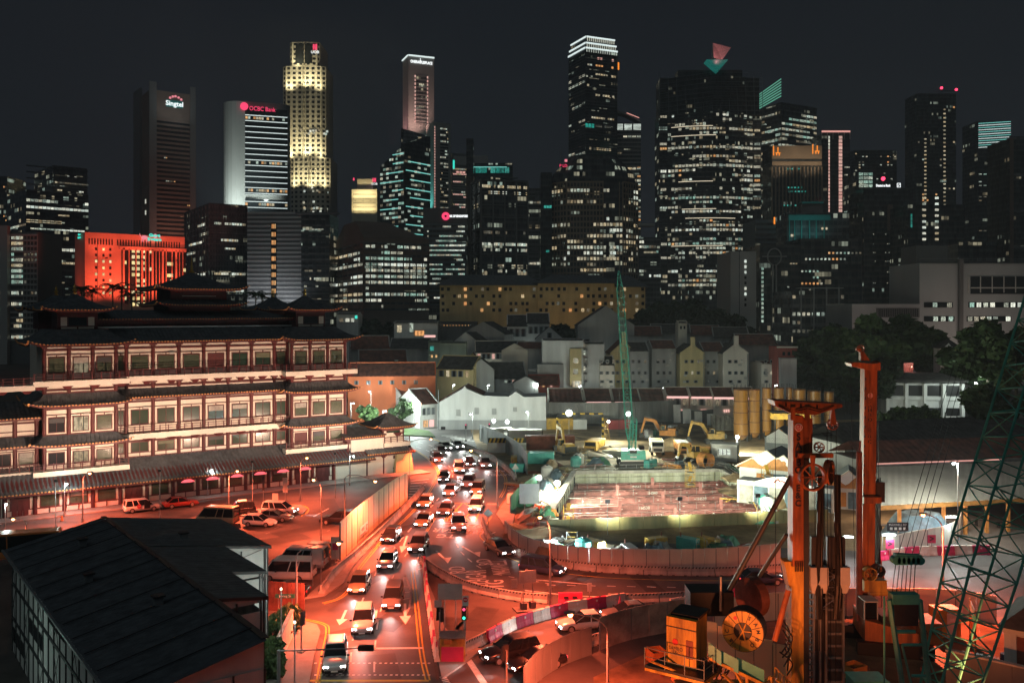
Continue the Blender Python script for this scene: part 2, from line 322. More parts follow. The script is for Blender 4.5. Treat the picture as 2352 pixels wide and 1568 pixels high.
# ------------------------------------------------------------------ far towers
class Tower:
    """box tower seen on one or two faces; u runs left to right as seen, z up, both in metres"""
    def __init__(s,name,label,xl,xc,xr,ytop,d,th=0.,body='tower_dark',dep=24.,side=None,cat='skyscraper',group='towers of the skyline',solid=True):
        s.d=d;s.th=R(th);s.h=zat(ytop,d);k=d/F
        s.side=side or ('L' if xc>xl and th>0 else ('R' if th<0 else None));c=math.cos(s.th);sn=abs(math.sin(s.th))
        if s.side=='L':
            kl=(xl-CX)/F;kr=(xr-CX)/F;X0=(xc-CX)/F*d;s.th=max(s.th,math.atan(max(0.,-kl))+R(13));c=math.cos(s.th);sn=math.sin(s.th)
            s.w=(kr*d-X0)/(c-kr*sn);s.dep=min(60.,(kl*d-X0)/(-sn-kl*c));s.x0=0.
        elif s.side=='R':s.w=(xc-xl)*k/c;s.dep=(xr-xc)*k/sn if sn>.02 else dep;s.x0=-s.w
        else:s.w=(xr-xl)*k;s.dep=dep;s.x0=0.;xc=xl
        s.root=thing(name,label,cat,(xat(xc,d),d,0),s.th,group);s.k=k
        if solid:cube('body',body,s.root,(s.x0+s.w/2,s.dep/2,s.h/2),(s.w,s.dep,s.h))
    def pos(s,face,u,z,out):
        if face=='F':return (s.x0+u,-out,z)
        if s.side=='L':return (-out,s.dep-u,z)
        return (out,u,z)
    def wid(s,face):return s.w if face=='F' else s.dep
    def piece(s,face,u,z,du,dz,m,name='panel',out=.1,th=.3,parent=None):
        sz=(du,th,dz) if face=='F' else (th,du,dz)
        return cube(name,m,parent or s.root,s.pos(face,u,z,out),sz)
    def zp(s,y):return zat(y,s.d)
    def bands(s,face,n,z0,z1,m,frac=.4,name='floor_band',u0=0.,u1=None,out=.12,th=.4):
        u1=s.wid(face) if u1 is None else u1
        for i in range(n+1):s.piece(face,(u0+u1)/2,z0+(z1-z0)*i/n,u1-u0,(z1-z0)/n*frac,m,name,out,th)
    def fins(s,face,n,z0,z1,m,wd=.5,name='mullion',u0=0.,u1=None,out=.18,th=.5):
        u1=s.wid(face) if u1 is None else u1
        for i in range(n+1):s.piece(face,u0+(u1-u0)*i/n,(z0+z1)/2,wd,z1-z0,m,name,out,th)
    def lit(s,face,nu,nz,z0,z1,ms,prob=.4,u0=0.,u1=None,fu=.86,fz=.55,run=.75,rows=None,out=.04):
        u1=s.wid(face) if u1 is None else u1;du=(u1-u0)/nu;dz=(z1-z0)/nz
        for j in range(nz):
            p=rows[j % len(rows)] if rows else prob*random.choice((.15,.5,1,1.3,1.7));on=random.random()<p
            mm=random.choice(ms)
            for i in range(nu):
                if random.random()>run:on=random.random()<p
                if random.random()>.8:mm=random.choice(ms)
                if on:s.piece(face,u0+(i+.5)*du,z0+(j+.5)*dz,du*fu,dz*fz*random.uniform(.8,1.05),mm,'window',out,.12)
    def dark_grid(s,face,nu,nz,z0,z1,m='glass_dark',u0=0.,u1=None,fu=.5,fz=.5,skip=None,name='window_grid'):
        u1=s.wid(face) if u1 is None else u1;du=(u1-u0)/nu;dz=(z1-z0)/nz;b=MB()
        for j in range(nz):
            for i in range(nu):
                if skip and skip(i,j):continue
                c=s.pos(face,u0+(i+.5)*du,z0+(j+.5)*dz,.03)
                b.box(c,(du*fu,.12,dz*fz) if face=='F' else (.12,du*fu,dz*fz))
        o=b.build(name,m,s.root);o['kind']='stuff';return o
    def sign(s,body,u,z,size,m,face='F',name='sign_lettering',out=.6,sx=1.,bold=0.):
        rot=(R(90),0,0) if face=='F' else (R(90),0,R(-90) if s.side=='L' else R(90))
        return text(name,body,m,s.root,s.pos(face,u,z,out),size,rot,.1,sx=sx,bold=bold)
    def flood(s,u,z,out,tu,tz,power,col,spot=80,face='F',size=1.0):
        a=Vector(s.pos(face,u,z,out));b=Vector(s.pos(face,tu,tz,0))
        cube('floodlight','frame_dark',s.root,a-Vector((0,0,.7)),(1.0,.6,.6))
        return lamp('SPOT',power,col,a,s.root,aim(a,b),spot,.9,size,'flood_light')
W3=['win_white','win_white','win_warm','win_green','win_dim']
WW=['win_warm','win_warm','win_white','win_dim']
WG=['win_white','win_green','win_bright','win_dim']

def skyline():
    # --- far left
    t=Tower('apartment_slab','white slab of flats with lit corridors at the left edge, behind the temple roof',-40,-40,87,533,450,0,'tower_grey')
    k=t.k
    t.piece('F',55*k,t.h/2,17*k,t.h+6,'tower_pale','lift_core',1.2,3)
    n=19;z0=t.zp(780);z1=t.zp(540)
    t.bands('F',n,z0,z1,'tower_pale',.34,'balcony_band',66*k,127*k,.5,1.0)
    t.fins('F',4,z0,z1,'tower_pale',.3,'mullion',95*k,127*k,.5,.5)
    t.lit('F',5,n,z0,z1,['win_green','win_white','win_warm','win_white'],.75,66*k,95*k,1.0,.6,.5)
    t.lit('F',4,n,z0,z1,['win_dim'],.25,95*k,127*k,.8,.5)
    t.bands('F',n,z0,z1,'tower_pale',.3,'balcony_band',0,47*k,.5,1.0)
    t.lit('F',4,n,z0,z1,WG,.8,30*k,47*k,1.0,.6,.6)
    t=Tower('office_tower','narrow dark tower with a few orange lights at the far left edge',-20,-20,16,405,620,0,'tower_black')
    t.lit('F',3,12,t.zp(530),t.zp(415),['win_orange','win_dim'],.3,22*t.k,36*t.k,.5,.4)
    t=Tower('office_tower','dark stepped office tower with lit floors behind the red floodlit building',15,60,203,435,560,14,'tower_black')
    w=t.w;k=t.k
    cube('upper_block','tower_black',t.root,(w*.72,t.dep/2,(t.h+t.zp(372))/2),(w*.56,t.dep*.9,t.zp(372)-t.h))
    t.lit('F',14,7,t.zp(435),t.zp(372),['win_warm','win_bright','win_dim'],.5,w*.45,w,.9,.4,.8,[.1,.2,.7,0,.85,0,.6])
    t.lit('F',16,16,t.zp(690),t.zp(435),['win_warm','win_white','win_bright'],.5,0,w,.9,.42,.82,[.3,.5,.1,.7,.2,.1,.6,.7,.1,.05,.15,.6,.25,.8,.9,.1])
    t.lit('S',6,12,t.zp(640),t.zp(440),['win_dim','win_white'],.3,0,None,.9,.3,.8)
    t.bands('F',22,t.zp(690),t.zp(380),'tower_dark',.2)
    # --- tall brown tower with oval-dotted sign
    t=Tower('office_tower','tall brown concrete tower with a glowing teal sign under red dots',305,345,450,205,820,20,'tower_brown')
    k=t.k;w=t.w
    for u,x in ((2,16),(w-3.2,12)):t.piece('F',u,(t.h+6)/2,x*k,t.h+8,'tower_grey','corner_pier',1.0,2)
    t.piece('S',t.dep*.3,t.h/2+4,t.dep*.42,t.h+6,'tower_grey','corner_pier',1.0,2)
    t.bands('F',40,t.zp(690),t.zp(272),'tower_brown',.45,'floor_band',10*k,w-9*k,.2,.6)
    t.dark_grid('F',1,40,t.zp(690),t.zp(272),'glass_dark',10*k,w-9*k,1,.5)
    t.lit('F',22,20,t.zp(540),t.zp(272),['win_white','win_bright','win_orange','win_dim'],.2,12*k,w-10*k,.7,.18,.8,[.3,0,.05,.3,.1,.4,0,.2,0,.1,.3,.7,.05,.1,0,0,.06,.05,.9,.1])
    for y in (283,345,360,400,412,440,452,480,540):t.piece('F',7*k,t.zp(y),3.2*k,9*k,'win_bright','stair_window',.3,.3)
    for y in (459,485):t.piece('S',t.dep*.75,t.zp(y),3,10*k,'win_bright','stair_window',.4,.3)
    for u in (.25,.75):t.flood(w*u,t.zp(620),30,w*u,t.zp(430),52000,(1,.42,.30),80)
    t.flood(w*.5,t.zp(300),26,w*.5,t.zp(230),9000,(.8,.9,.9),90)
    t.sign('Singtel',54*k,t.zp(232),15.5*k,'neon_white',sx=.98,bold=.1)
    cube('sign_glow_panel','teal_trim',t.root,t.pos('F',54*k,t.zp(232),.2),(38*k,.2,17*k))
    for i,(dx,dy) in enumerate(((-12,-12),(-6,-15.5),(0,-17),(7,-15),(13,-11))):
        me=shared('dot',lambda:MB().tube((0,0,0),(0,-.4,0),1.1,k=12).mesh('dot','neon_pink'));inst('sign_dot',me,t.root,t.pos('F',(56+dx)*k,t.zp(231+dy),.4))
    # --- rounded bank tower
    d=720;k=d/F
    r=thing('bank_tower','grey concrete bank tower with rounded ends and rows of white light lines','skyscraper',(xat(592,d),d,0),R(18),'towers of the skyline')
    hw=75*k;rad=13.;pts=[]
    for i in range(13):a=math.pi/2+math.pi*i/12;pts.append((-hw+rad+rad*math.cos(a),rad+rad*math.sin(a)))
    for i in range(13):a=-math.pi/2+math.pi*i/12;pts.append((hw-rad*.6+rad*.6*math.cos(a),rad+rad*math.sin(a)))
    zt=zat(235,d);MB().prism(pts,0,zt).build('body','tower_pale',r,smooth=False)
    ux0=-28*k;ux1=66*k
    for (ya,yb,nn) in ((250,447,15),(458,560,8)):
        cube('glass_bay','glass_dark',r,((ux0+ux1)/2,-.6,(zat(ya,d)+zat(yb,d))/2),(ux1-ux0,2.4,(yb-ya)*k))
        for i in range(nn):
            y=ya+17+(yb-ya-19)*i/(nn-1) if ya<300 else ya+6+(yb-ya-8)*i/(nn-1)
            cube('light_strip','strip_white',r,((ux0+ux1)/2,-2.0,zat(y,d)),(ux1-ux0,.3,.55))
            if i in (0,8,13):
                for q in range(16):
                    if random.random()<.6:cube('window',random.choice(['win_warm','win_orange','win_white']),r,(ux0+(ux1-ux0)*(q+.5)/16,-1.85,zat(y,d)-2),((ux1-ux0)/19,.1,2.0))
    text('sign_lettering','OCBC Bank','neon_red',r,(10*k,-2.4,zat(252,d)),14*k,(R(90),0,0),.1,sx=.82)
    MB().tube((0,-2,0),(0,-2.6,0),3.1,k=18).build('sign_emblem','neon_red',r,(-30*k,0,zat(248,d)))
    for q in range(7):cube('roof_lamp','strip_warm',r,(-22*k+q*13*k,-1.6,zat(266,d)),(.9,.4,.6))
    for (x,y) in ((-60,470),(-50,520)):
        a=Vector((x*k,-30,zat(y+60,d)));lamp('SPOT',150000,COOL,a,r,aim(a,(x*k,4,zat(400,d))),85,1,2)
    a=Vector((20*k,-14,zat(452,d)));lamp('SPOT',9000,COOL,a,r,aim(a,(20*k,0,zat(452,d))),110,1,2)
    # --- tallest stepped granite tower (yellow floodlit)
    d=900;k=d/F
    r=thing('granite_tower','tallest tower at left, stepped pale granite floodlit yellow with red crown sign','skyscraper',(xat(704,d),d,0),0.,'towers of the skyline')
    def octo(hw,ch,dy=0):return [(-hw,ch),(-hw+ch,0),(-ch*.3,0),(0,-ch*.5),(ch*.3,0),(hw-ch,0),(hw,ch),(hw,40),(-hw,40)]
    secs=[(-39,53,0,362,10),(-56,43,362,152,9),(-39,30,152,97,6)]
    zprev=0
    for (xa,xb,yb,yt,ch) in secs:
        cxk=(xa+xb)/2*k;hw=(xb-xa)/2*k;chk=ch*k;z1=zat(yt,d)
        z0=zprev-(0 if zprev==0 else 0)
        oct_=[(p[0]+cxk,p[1]+(0 if yb else 0)) for p in octo(hw,chk)]
        MB().prism(oct_,z0,z1).build('shaft','granite',r)
        b=MB();nz=int((z1-z0)/5.2);
        zlo=max(z0,zat(500,d));nz=int((z1-zlo)/4.6)
        for j in range(nz):
            z=zlo+(j+.5)*(z1-zlo)/nz
            for (p,q) in zip(oct_[0:6],oct_[1:7]):
                P=Vector((p[0],p[1],0));Q=Vector((q[0],q[1],0));L=(Q-P).length;nn=max(1,int(L/4.4));ang=math.atan2(Q.y-P.y,Q.x-P.x)
                for i in range(nn):
                    c=P+(Q-P)*((i+.5)/nn);b.box((c.x,c.y,z),(L/nn*.5,.25,(z1-zlo)/nz*.5),ang)
        o=b.build('window_grid','glass_dark',r);o['kind']='stuff';zprev=z1
    cube('crown_panel','glass_dark',r,(-6*k,.5,zat(124,d)),(38*k,2,44*k))
    for i in range(46):
        y=random.choice((300,306,420,432,465,478,478,486,440));x=random.uniform(-34,48)
        cube('window',random.choice(['win_warm','win_bright','win_white']),r,(x*k,-.35 if abs(x-7)<28 else 2,zat(y+random.uniform(-2,2),d)),(1.9,.7,2.0))
    for i in (-.5,0,.5):cube('sign_bar','neon_red',r,((20+i*7)*k,-.9,zat(109,d)),(2*k,.6,13*k))
    text('sign_lettering','UOB','neon_white',r,(20*k,-1.2,zat(121,d)),9*k,(R(90),0,0),.1)
    for (x,y,ty,pw) in ((-38,214,165,26000),(0,206,160,26000),(30,214,165,22000),(-40,374,300,40000),(0,368,295,40000),(38,374,300,34000),(-20,160,110,16000),(-30,436,390,26000),(10,436,390,26000),(44,436,395,22000)):
        a=Vector((x*k,-9,zat(y,d)));lamp('SPOT',pw*1.7,(1,.86,.50),a,r,aim(a,(x*k,0,zat(ty,d))),110,1,1.5)
    # --- red floodlit building
    t=Tower('floodlit_office','broad pink granite building floodlit bright red, green and pink sign on its parapet',172,195,424,533,430,9,'red_granite',cat='building')
    k=t.k;w=t.w
    t.dark_grid('F',34,1,t.zp(561),t.zp(546),'glass_dark',6*k,w-2,.45,.9,lambda i,j:i % 14==9,'parapet_slots')
    t.piece('F',155*k,t.zp(630),150*k,134*k,'glass_dark','glass_bay',.15,.3)
    for x in (27,80):t.piece('F',x*k if x>60 else x*k,t.zp(625),1.2*k,130*k,'tower_brown','groove',.1,.2)
    for i,x in enumerate((84,96,112,126,134,142,150,158,166,174,182,196,206,214,222)):
        t.piece('F',x*k,t.zp(632),(1.6 if i % 3 else 4.2)*k,132*k,'red_granite','pilaster',.5,.8)
    t.piece('F',152*k,t.zp(566),156*k,8*k,'red_granite','lintel',.5,.8)
    for x in (24,40,55):
        for y in (571,585,599,614,629,643,658,672):t.piece('F',x*k,t.zp(y),4.6*k,6*k,random.choice(['win_gold','glass_dark','win_gold','glass_dark']),'window',.05,.2)
    for y in range(572,700,14):
        for x,p in ((87,.3),(106,.85),(117,.8),(129,.5),(146,.3),(188,.6),(195,.7),(226,.2)):
            if random.random()<p:t.piece('F',x*k,t.zp(y),7*k,8*k,'win_gold','window',.36,.1)
    t.sign('Great\nEastern',154*k,t.zp(538),9.6*k,'neon_teal',sx=1.1,bold=.12,out=1.0)
    mb=MB()                       # the walking beast beside the lettering, seen from the side
    for (cx_,cz_,a,b_) in ((0,0,5.0,2.4),(5.2,2.2,2.8,2.9),(7.5,1.8,1.3,1.3)):
        mb.poly([(cx_+a*.32*math.cos(q*math.pi/6)*1.0,0,cz_*.42+b_*.42*math.sin(q*math.pi/6)) for q in range(12)])
    for x in (-1.3,-.6,.9,1.6):mb.box((x,0,-1.4),(.32,.1,1.6))
    mb.path([(-1.5,0,.3),(-2.2,0,.9),(-2.4,0,1.9)],.14)
    mb.build('sign_emblem','neon_pink',t.root,t.pos('F',131*k,t.zp(539),1.0))
    t.sign('Great\nEastern',t.dep*.62,t.zp(540),7*k,'neon_teal','S',sx=1.2,out=.8)
    for u in (.08,.3,.52,.74,.95):t.flood(w*u,t.zp(712),14,w*u,t.zp(600),40000,(1,.13,.06),92)
    for u in (.15,.5,.85):t.flood(w*u,t.zp(590),10,w*u,t.zp(545),7000,(1,.14,.07),100)
    a=Vector(t.pos('S',t.dep/2,t.zp(720),12));lamp('SPOT',9000,(1,.13,.06),a,t.root,aim(a,t.pos('S',t.dep/2,t.zp(600),0)),70,1,1)
    # --- dark glass block and grey block beside it
    t=Tower('glass_office','black glass block with a few lit strips, between the red building and the grey block',424,481,568,466,500,30,'tower_glassy',cat='building')
    t.bands('F',18,t.zp(700),t.zp(470),'tower_dark',.12);t.bands('S',18,t.zp(700),t.zp(470),'tower_dark',.12);t.fins('F',14,0,t.h,'tower_dark',.16);t.fins('S',8,0,t.h,'tower_dark',.16)
    for y,a,b,f in ((512,.12,.95,'F'),(550,.3,.75,'F'),(570,.4,.68,'F'),(628,.12,.95,'F'),(667,.25,.9,'F'),(512,.55,.85,'S'),(534,.7,.9,'S'),(552,.2,.75,'S'),(573,.1,.5,'S'),(628,.5,.85,'S')):
        n=9;W=t.wid(f)
        for i in range(n):
            u=a+(b-a)*(i+.5)/n
            if random.random()<.85:t.piece(f,u*W,t.zp(y),(b-a)*W/n*.95,5.2*t.k,random.choice(['win_white','win_warm','win_bright']),'window',.1,.1)
    t=Tower('concrete_office','grey banded concrete block with one column of orange stair windows',568,568,692,489,470,0,'tower_grey',cat='building')
    t.bands('F',34,0,t.h,'tower_pale',.42,'concrete_band',out=.1,th=.25)
    t.piece('F',61*t.k,t.zp(600),13*t.k,175*t.k,'glass_dark','stair_shaft',.2,.3)
    for i in range(9):
        for q in (-3.4,0,3.4):t.piece('F',(61+q)*t.k,t.zp(520+i*18.5),2.6*t.k,10*t.k,'win_orange','stair_window',.35,.2)
    for u in (.2,.8):t.flood(t.w*u,t.zp(715),12,t.w*u,t.zp(640),7000,(.9,.95,1),120)
    t=Tower('glass_office','dark banded glass block with pale roof edge, right of the grey block',692,692,757,491,465,0,'tower_black',cat='building')
    t.bands('F',26,0,t.h,'tower_dark',.3);t.piece('F',t.w*.6,t.zp(491),t.w*1.5,1.0,'tower_grey','roof_edge',1.5,4)
    for y,a,b in ((528,.05,.9),(640,.3,.7),(658,.1,.2),(658,.5,.6)):
        for i in range(8):
            u=a+(b-a)*(i+.5)/8
            if random.random()<.8:t.piece('F',u*t.w,t.zp(y),(b-a)*t.w/9,5*t.k,'win_white','window',.25,.1)
    # --- small stepped granite twin
    t=Tower('granite_tower','small stepped granite tower glowing yellow with a red sign on top',808,808,866,435,860,0,'granite')
    k=t.k;cube('upper_block','granite',t.root,(t.w*.5,14,(t.h+t.zp(410))/2),(t.w*.62,20,t.zp(410)-t.h))
    t.dark_grid('F',14,5,t.zp(490),t.zp(442),'glass_dark',1,t.w-1,.4,.35)
    for i in (-1,0,1):t.piece('F',(52+i*3)*k,t.zp(414),2*k,9*k,'neon_red','sign_bar',1,.5)
    t.piece('F',5*k,t.zp(412),3*k,6*k,'neon_red','sign_bar',1,.5)
    t.sign('UOB',52*k,t.zp(423),7*k,'neon_white',out=1.2)
    for u in (.2,.5,.8):t.flood(t.w*u,t.zp(462),8,t.w*u,t.zp(430),12000,(1,.8,.4),110);t.flood(t.w*u,t.zp(492),8,t.w*u,t.zp(465),12000,(1,.8,.4),110)
    # --- low brown office with lit floors
    t=Tower('brown_office','dark brown hip-topped office with many lit green-white floors behind the temple',765,835,985,545,430,22,'tower_brown',cat='building')
    k=t.k;b=MB();zt=t.h;top=t.zp(500)
    b.loft([[(0,0,zt),(t.w,0,zt),(t.w,t.dep,zt),(0,t.dep,zt)],[(t.w*.02,t.dep*.3,top),(t.w*.5,t.dep*.3,top),(t.w*.5,t.dep*.7,top),(t.w*.02,t.dep*.7,top)]])
    b.build('roof','tower_brown',t.root)
    n=11
    t.bands('F',n,t.zp(710),t.zp(558),'tower_dark',.35);t.bands('S',n,t.zp(710),t.zp(558),'tower_dark',.35)
    t.fins('F',10,t.zp(710),t.zp(558),'tower_brown',.5);t.fins('S',6,t.zp(710),t.zp(558),'tower_brown',.7)
    rows=[.3,.75,.9,.2,.95,.8,.7,.95,.8,.75,.5]
    t.lit('F',20,n,t.zp(710),t.zp(558),['win_bright','win_white','win_white','win_green'],.7,1,t.w-1,.94,.5,.7,rows)
    t.lit('S',10,n,t.zp(710),t.zp(558),['win_bright','win_white','win_warm','win_dim'],.5,1,t.dep-1,.94,.5,.7,[.2,.6,.7,.3,.7,.5,.4,.8,.5,.4,.1])
    # --- teal-lined glass prism
    d=640;k=d/F
    r=thing('glass_prism_tower','glass tower with slanted prow roof and glowing teal floor lines','skyscraper',(xat(929,d),d,0),0,'towers of the skyline')
    A=(-63*k,16);B=(0,0);C=(53*k,22);D_=(0,46)
    zA=zat(375,d);zB=zat(330,d);zC=zat(300,d);zD=zat(287,d)
    vs=[(*A,0),(*B,0),(*C,0),(*D_,0),(*A,zA),(*B,zB),(*C,zC),(*D_,zD)]
    mb=MB();mb.v=vs;mb.f=[(0,1,5,4),(1,2,6,5),(2,3,7,6),(3,0,4,7),(4,5,6,7)];mb.build('body','tower_glassy',r)
    mb=MB();mb.v=[(-9*k,2,zB-3),(0,-1,zB),(C[0]*.9,C[1]*.9,zC),(-6*k,18,zat(285,d)),(-12*k,10,zat(289,d))];mb.f=[(0,1,2),(0,2,3),(0,3,4)];mb.build('roof_prow','tower_dark',r)
    for i in range(19):
        y=352+i*10.4;z=zat(y,d)
        la=max(0.,min(1.,(y-330)/46.))            # left face grows towards its low corner
        l=.55 if i in (5,6,12,13) else 1.0
        P=Vector((A[0]*la,A[1]*la,z));Q=Vector((0,0,z))
        def seg(p,q,a,b,m,nm,hh,off):
            u=(q-p);n=Vector((u.y,-u.x,0)).normalized();
            if n.y>0:n=-n
            c=p+u*((a+b)/2)+n*off;return cube(nm,m,r,c,(u.length*abs(b-a),.25,hh),(0,0,math.atan2(u.y,u.x)))
        if i % 2==0:seg(P,Q,.25*(i % 3),.75 if i>8 else .95,'strip_teal','light_strip',.55,.2)
        if i % 2==0 and i>0:seg(Vector((0,0,z)),Vector((C[0],C[1],z+2)),.05+.08*(i % 4),1,'strip_teal','light_strip',.6,.2)
        for q in range(8):
            if random.random()<.6:seg(P,Q,q/8,(q+.8)/8,random.choice(['win_green','win_white','win_dim']),'window',1.7,.1)
            if random.random()<.28:seg(Vector((0,0,z-2.2)),Vector((C[0],C[1],z-2.2)),q/8,(q+.8)/8,random.choice(['win_green','win_white','win_dim']),'window',1.5,.1)
    # --- slim pale tower with sign, and its lower neighbour
    t=Tower('slab_tower','slim pink-lit concrete tower with a white sign line along its roof',925,938,997,128,820,22,'tower_pale')
    k=t.k;w=t.w
    t.piece('F',w*.5,t.zp(226),w*.42,110*k,'tower_dark','window_field',.1,.3)
    for i in range(13):
        for u in (.26,.74):t.piece('F',w*u,t.zp(174+i*8.6),3.0*k,5*k,'win_pink','window',.3,.2)
        if i in (2,8):t.piece('F',w*.5,t.zp(174+i*8.6),w*.2,3.5*k,'win_warm','window',.3,.2)
    t.bands('F',13,t.zp(285),t.zp(172),'tower_pale',.3,u0=w*.3,u1=w*.7,out=.2)
    t.piece('F',w*.5,t.h+.3,w,1.3,'strip_white','roof_light_line',.6,.8);t.piece('S',t.dep*.5,t.h+.3,t.dep,1.0,'strip_white','roof_light_line',.6,.8)
    t.sign('ONERAFFLESPLACE',w*.5,t.zp(141),8.4*k,'neon_white',sx=.72,bold=.12)
    t.piece('F',w*.46,t.zp(138),1.0*k,13*k,'neon_white','sign_stroke',.7,.3)
    for u in (.15,.85):t.flood(w*u,t.zp(330),20,w*u,t.zp(220),60000,(1,.55,.45),90)
    a=Vector(t.pos('S',t.dep/2,t.zp(330),14));lamp('SPOT',26000,(1,.45,.45),a,t.root,aim(a,t.pos('S',t.dep/2,t.zp(220),0)),90,1,1)
    t=Tower('slab_tower','pale slab with pink dotted edge and teal lit flank, right of the prow-roofed tower',978,996,1035,280,800,30,'tower_pale')
    k=t.k
    t.dark_grid('F',1,26,t.zp(480),t.zp(290),'glass_dark',t.w*.38,t.w*.86,1,.55)
    t.lit('F',7,26,t.zp(480),t.zp(290),['win_warm','win_white'],.3,t.w*.38,t.w*.86,.8,.5,.7)
    for i in range(30):t.piece('F',t.w*.06,t.zp(292+i*6.3),2.2*k,4*k,'win_pink','edge_light',.3,.2)
    a=Vector(t.pos('S',t.dep/2,t.zp(500),10));lamp('SPOT',40000,(.2,1,.9),a,t.root,aim(a,t.pos('S',t.dep/2,t.zp(400),0)),90,1,1)
    t=Tower('banded_office','pale banded office with a pink edge, left of the dark mast-like tower',1035,1040,1078,352,760,12,'tower_grey')
    t.bands('F',18,t.zp(490),t.zp(385),'tower_pale',.4);t.lit('F',8,18,t.zp(490),t.zp(385),['win_white','win_warm','win_pink'],.5)
    t.piece('F',2*t.k,t.zp(378),4*t.k,20*t.k,'neon_teal','sign_panel',.4,.3);t.piece('F',18*t.k,t.zp(395),22*t.k,4*t.k,'win_pink','sign_panel',.4,.3);t.piece('F',t.w*.5,t.zp(368),t.w*.9,20*t.k,'tower_pale','parapet_panel',.3,.3)
    t=Tower('bank_office','white banded office with a red disc and white sign on its grey parapet',972,972,1072,478,470,0,'tower_dark',cat='building')
    k=t.k;t.piece('F',t.w/2,t.zp(495),t.w,34*k,'tower_grey','parapet',.3,.6)
    t.bands('F',17,t.zp(700),t.zp(515),'band_blue',.42,out=.3,th=.6)
    t.lit('F',22,17,t.zp(700),t.zp(515),['win_bright','win_white','win_white','win_green'],.7,2,t.w-1,.9,.36,.75,[.1,.2,.1,.3,.2,.8,.3,.9,.7,.5,.9,.8,.9,.4,.95,.8,.6])
    t.sign('BANK OF SINGAPORE',78*k,t.zp(497),6.6*k,'neon_white',sx=.74,bold=.1)
    MB().tube((0,0,0),(0,-.5,0),10*k*.9,k=20).build('sign_disc','neon_red',t.root,t.pos('F',52*k,t.zp(497),.6));MB().tube((0,0,0),(0,-.6,0),2.6*k,k=14).build('sign_disc_hole','black',t.root,t.pos('F',52*k,t.zp(497),1.0))
    t=Tower('mast_tower','very slim dark ribbed tower rising beside the grid-faced block',1071,1071,1087,318,520,0,'tower_glassy',14)
    t.fins('F',5,0,t.h-22,'tower_brown',.4)
    t=Tower('teal_topped_tower','dark tower with a teal glowing crown behind the grid-faced block',1086,1086,1178,375,640,0,'tower_black')
    for a,b in ((6,32),(40,84)):
        for q in range(4):t.piece('F',(a+(b-a)*(q+.5)/4)*t.k,t.zp(391),(b-a)/4.4*t.k,13*t.k,'win_teal','window',.2,.2)
    t.piece('F',40*t.k,t.zp(384),76*t.k,1.6*t.k,'strip_teal','light_strip',.3,.2);cube('plant_room','tower_pale',t.root,(18*t.k,12,t.zp(365)),(30*t.k,12,22*t.k))
    t=Tower('grid_office','square office faced with a pale concrete grid, two floors lit warm near its top',1083,1105,1212,410,480,18,'tower_black',cat='building')
    k=t.k
    for f in ('F','S'):
        t.bands(f,8,t.zp(640),t.zp(413),'tower_grey',.07,'grid_beam',out=.4,th=.6);t.fins(f,4 if f=='F' else 2,t.zp(640),t.zp(413),'tower_grey',.8,'grid_post',out=.4,th=.6)
    for y,ms,p in ((427,['win_warm'],.7),(441,['win_warm','win_bright'],.7),(560,['win_bright','win_white'],.9),(573,['win_white'],.45),(533,['win_dim'],.3),(610,['win_warm','win_dim'],.3),(622,['win_white'],.3)):
        for i in range(20):
            if random.random()<p:t.piece('F',t.w*(i+.5)/20,t.zp(y),t.w/22,6.5*k,random.choice(ms),'window',.1,.1)
    cube('roof_pipework','frame_grey',t.root,(t.w*.6,6,t.h+2),(t.w*.5,3,.4))
    t=Tower('office_tower','narrow grey office glimpsed right of the grid-faced block',1208,1208,1248,432,600,0,'tower_dark');t.bands('F',20,t.zp(640),t.zp(440),'tower_grey',.3);t.lit('F',5,20,t.zp(640),t.zp(440),['win_dim','win_white'],.18)
    t=Tower('office_tower','black slab with one teal window left of the octagonal tower',1242,1242,1268,396,520,0,'tower_glassy');t.piece('F',t.w*.6,t.zp(475),t.w*.7,6*t.k,'win_teal','window',.2,.2);t.piece('F',t.w*.6,t.zp(577),t.w*.3,5*t.k,'win_teal','window',.2,.2)
    # --- tallest dark tower with white crown lines
    t=Tower('crowned_tower','tallest black tower with three white light lines round its crown',1306,1345,1418,118,860,24,'tower_glassy')
    k=t.k;w=t.w;zc=t.h
    for i,(ya,ins) in enumerate(((112,0),(100,4),(85,9))):
        z=t.zp(ya);cube('crown_block','tower_black',t.root,(w/2,t.dep/2,z-2),(w-ins*k,t.dep-ins*k,14*k))
        cube('crown_light','strip_white',t.root,(w/2,ins*k/2-.6,z+7*k-2),(w-ins*k,.6,1.5));cube('crown_light','strip_white',t.root,(ins*k/2-.6,t.dep/2,z+7*k-2),(.6,t.dep-ins*k,1.5))
        b=MB()
        for q in range(14):b.box((ins*k/2+(w-ins*k)*(q+.5)/14,ins*k/2-.4,z-1),(.6,.3,4))
        o=b.build('crown_lamps','win_bright',t.root)
    for y,a,b,m in ((131,.35,.62,'win_pink'),(131,.78,.92,'win_pink'),(147,.3,.55,'win_orange'),(148,.8,.95,'win_orange'),(167,.3,.7,'win_warm'),(169,.8,.95,'win_warm'),(147,.05,.2,'win_white'),(174,.0,.3,'win_white'),(195,.05,.1,'win_warm'),(216,.3,.9,'win_warm'),(268,.1,.9,'win_warm'),(287,.3,.8,'win_dim'),(340,.1,.8,'win_warm')):
        n=max(1,int((b-a)*14))
        for i in range(n):
            if random.random()<.8:t.piece('F',w*(a+(b-a)*(i+.5)/n),t.zp(y),w/17,5*k,m,'window',.2,.2)
    for y in (172,186,238,275,345,350):
        for i in range(5):
            if random.random()<.6:t.piece('S',t.dep*(i+.5)/5,t.zp(y),t.dep/7,5*k,'win_white','window',.2,.2)
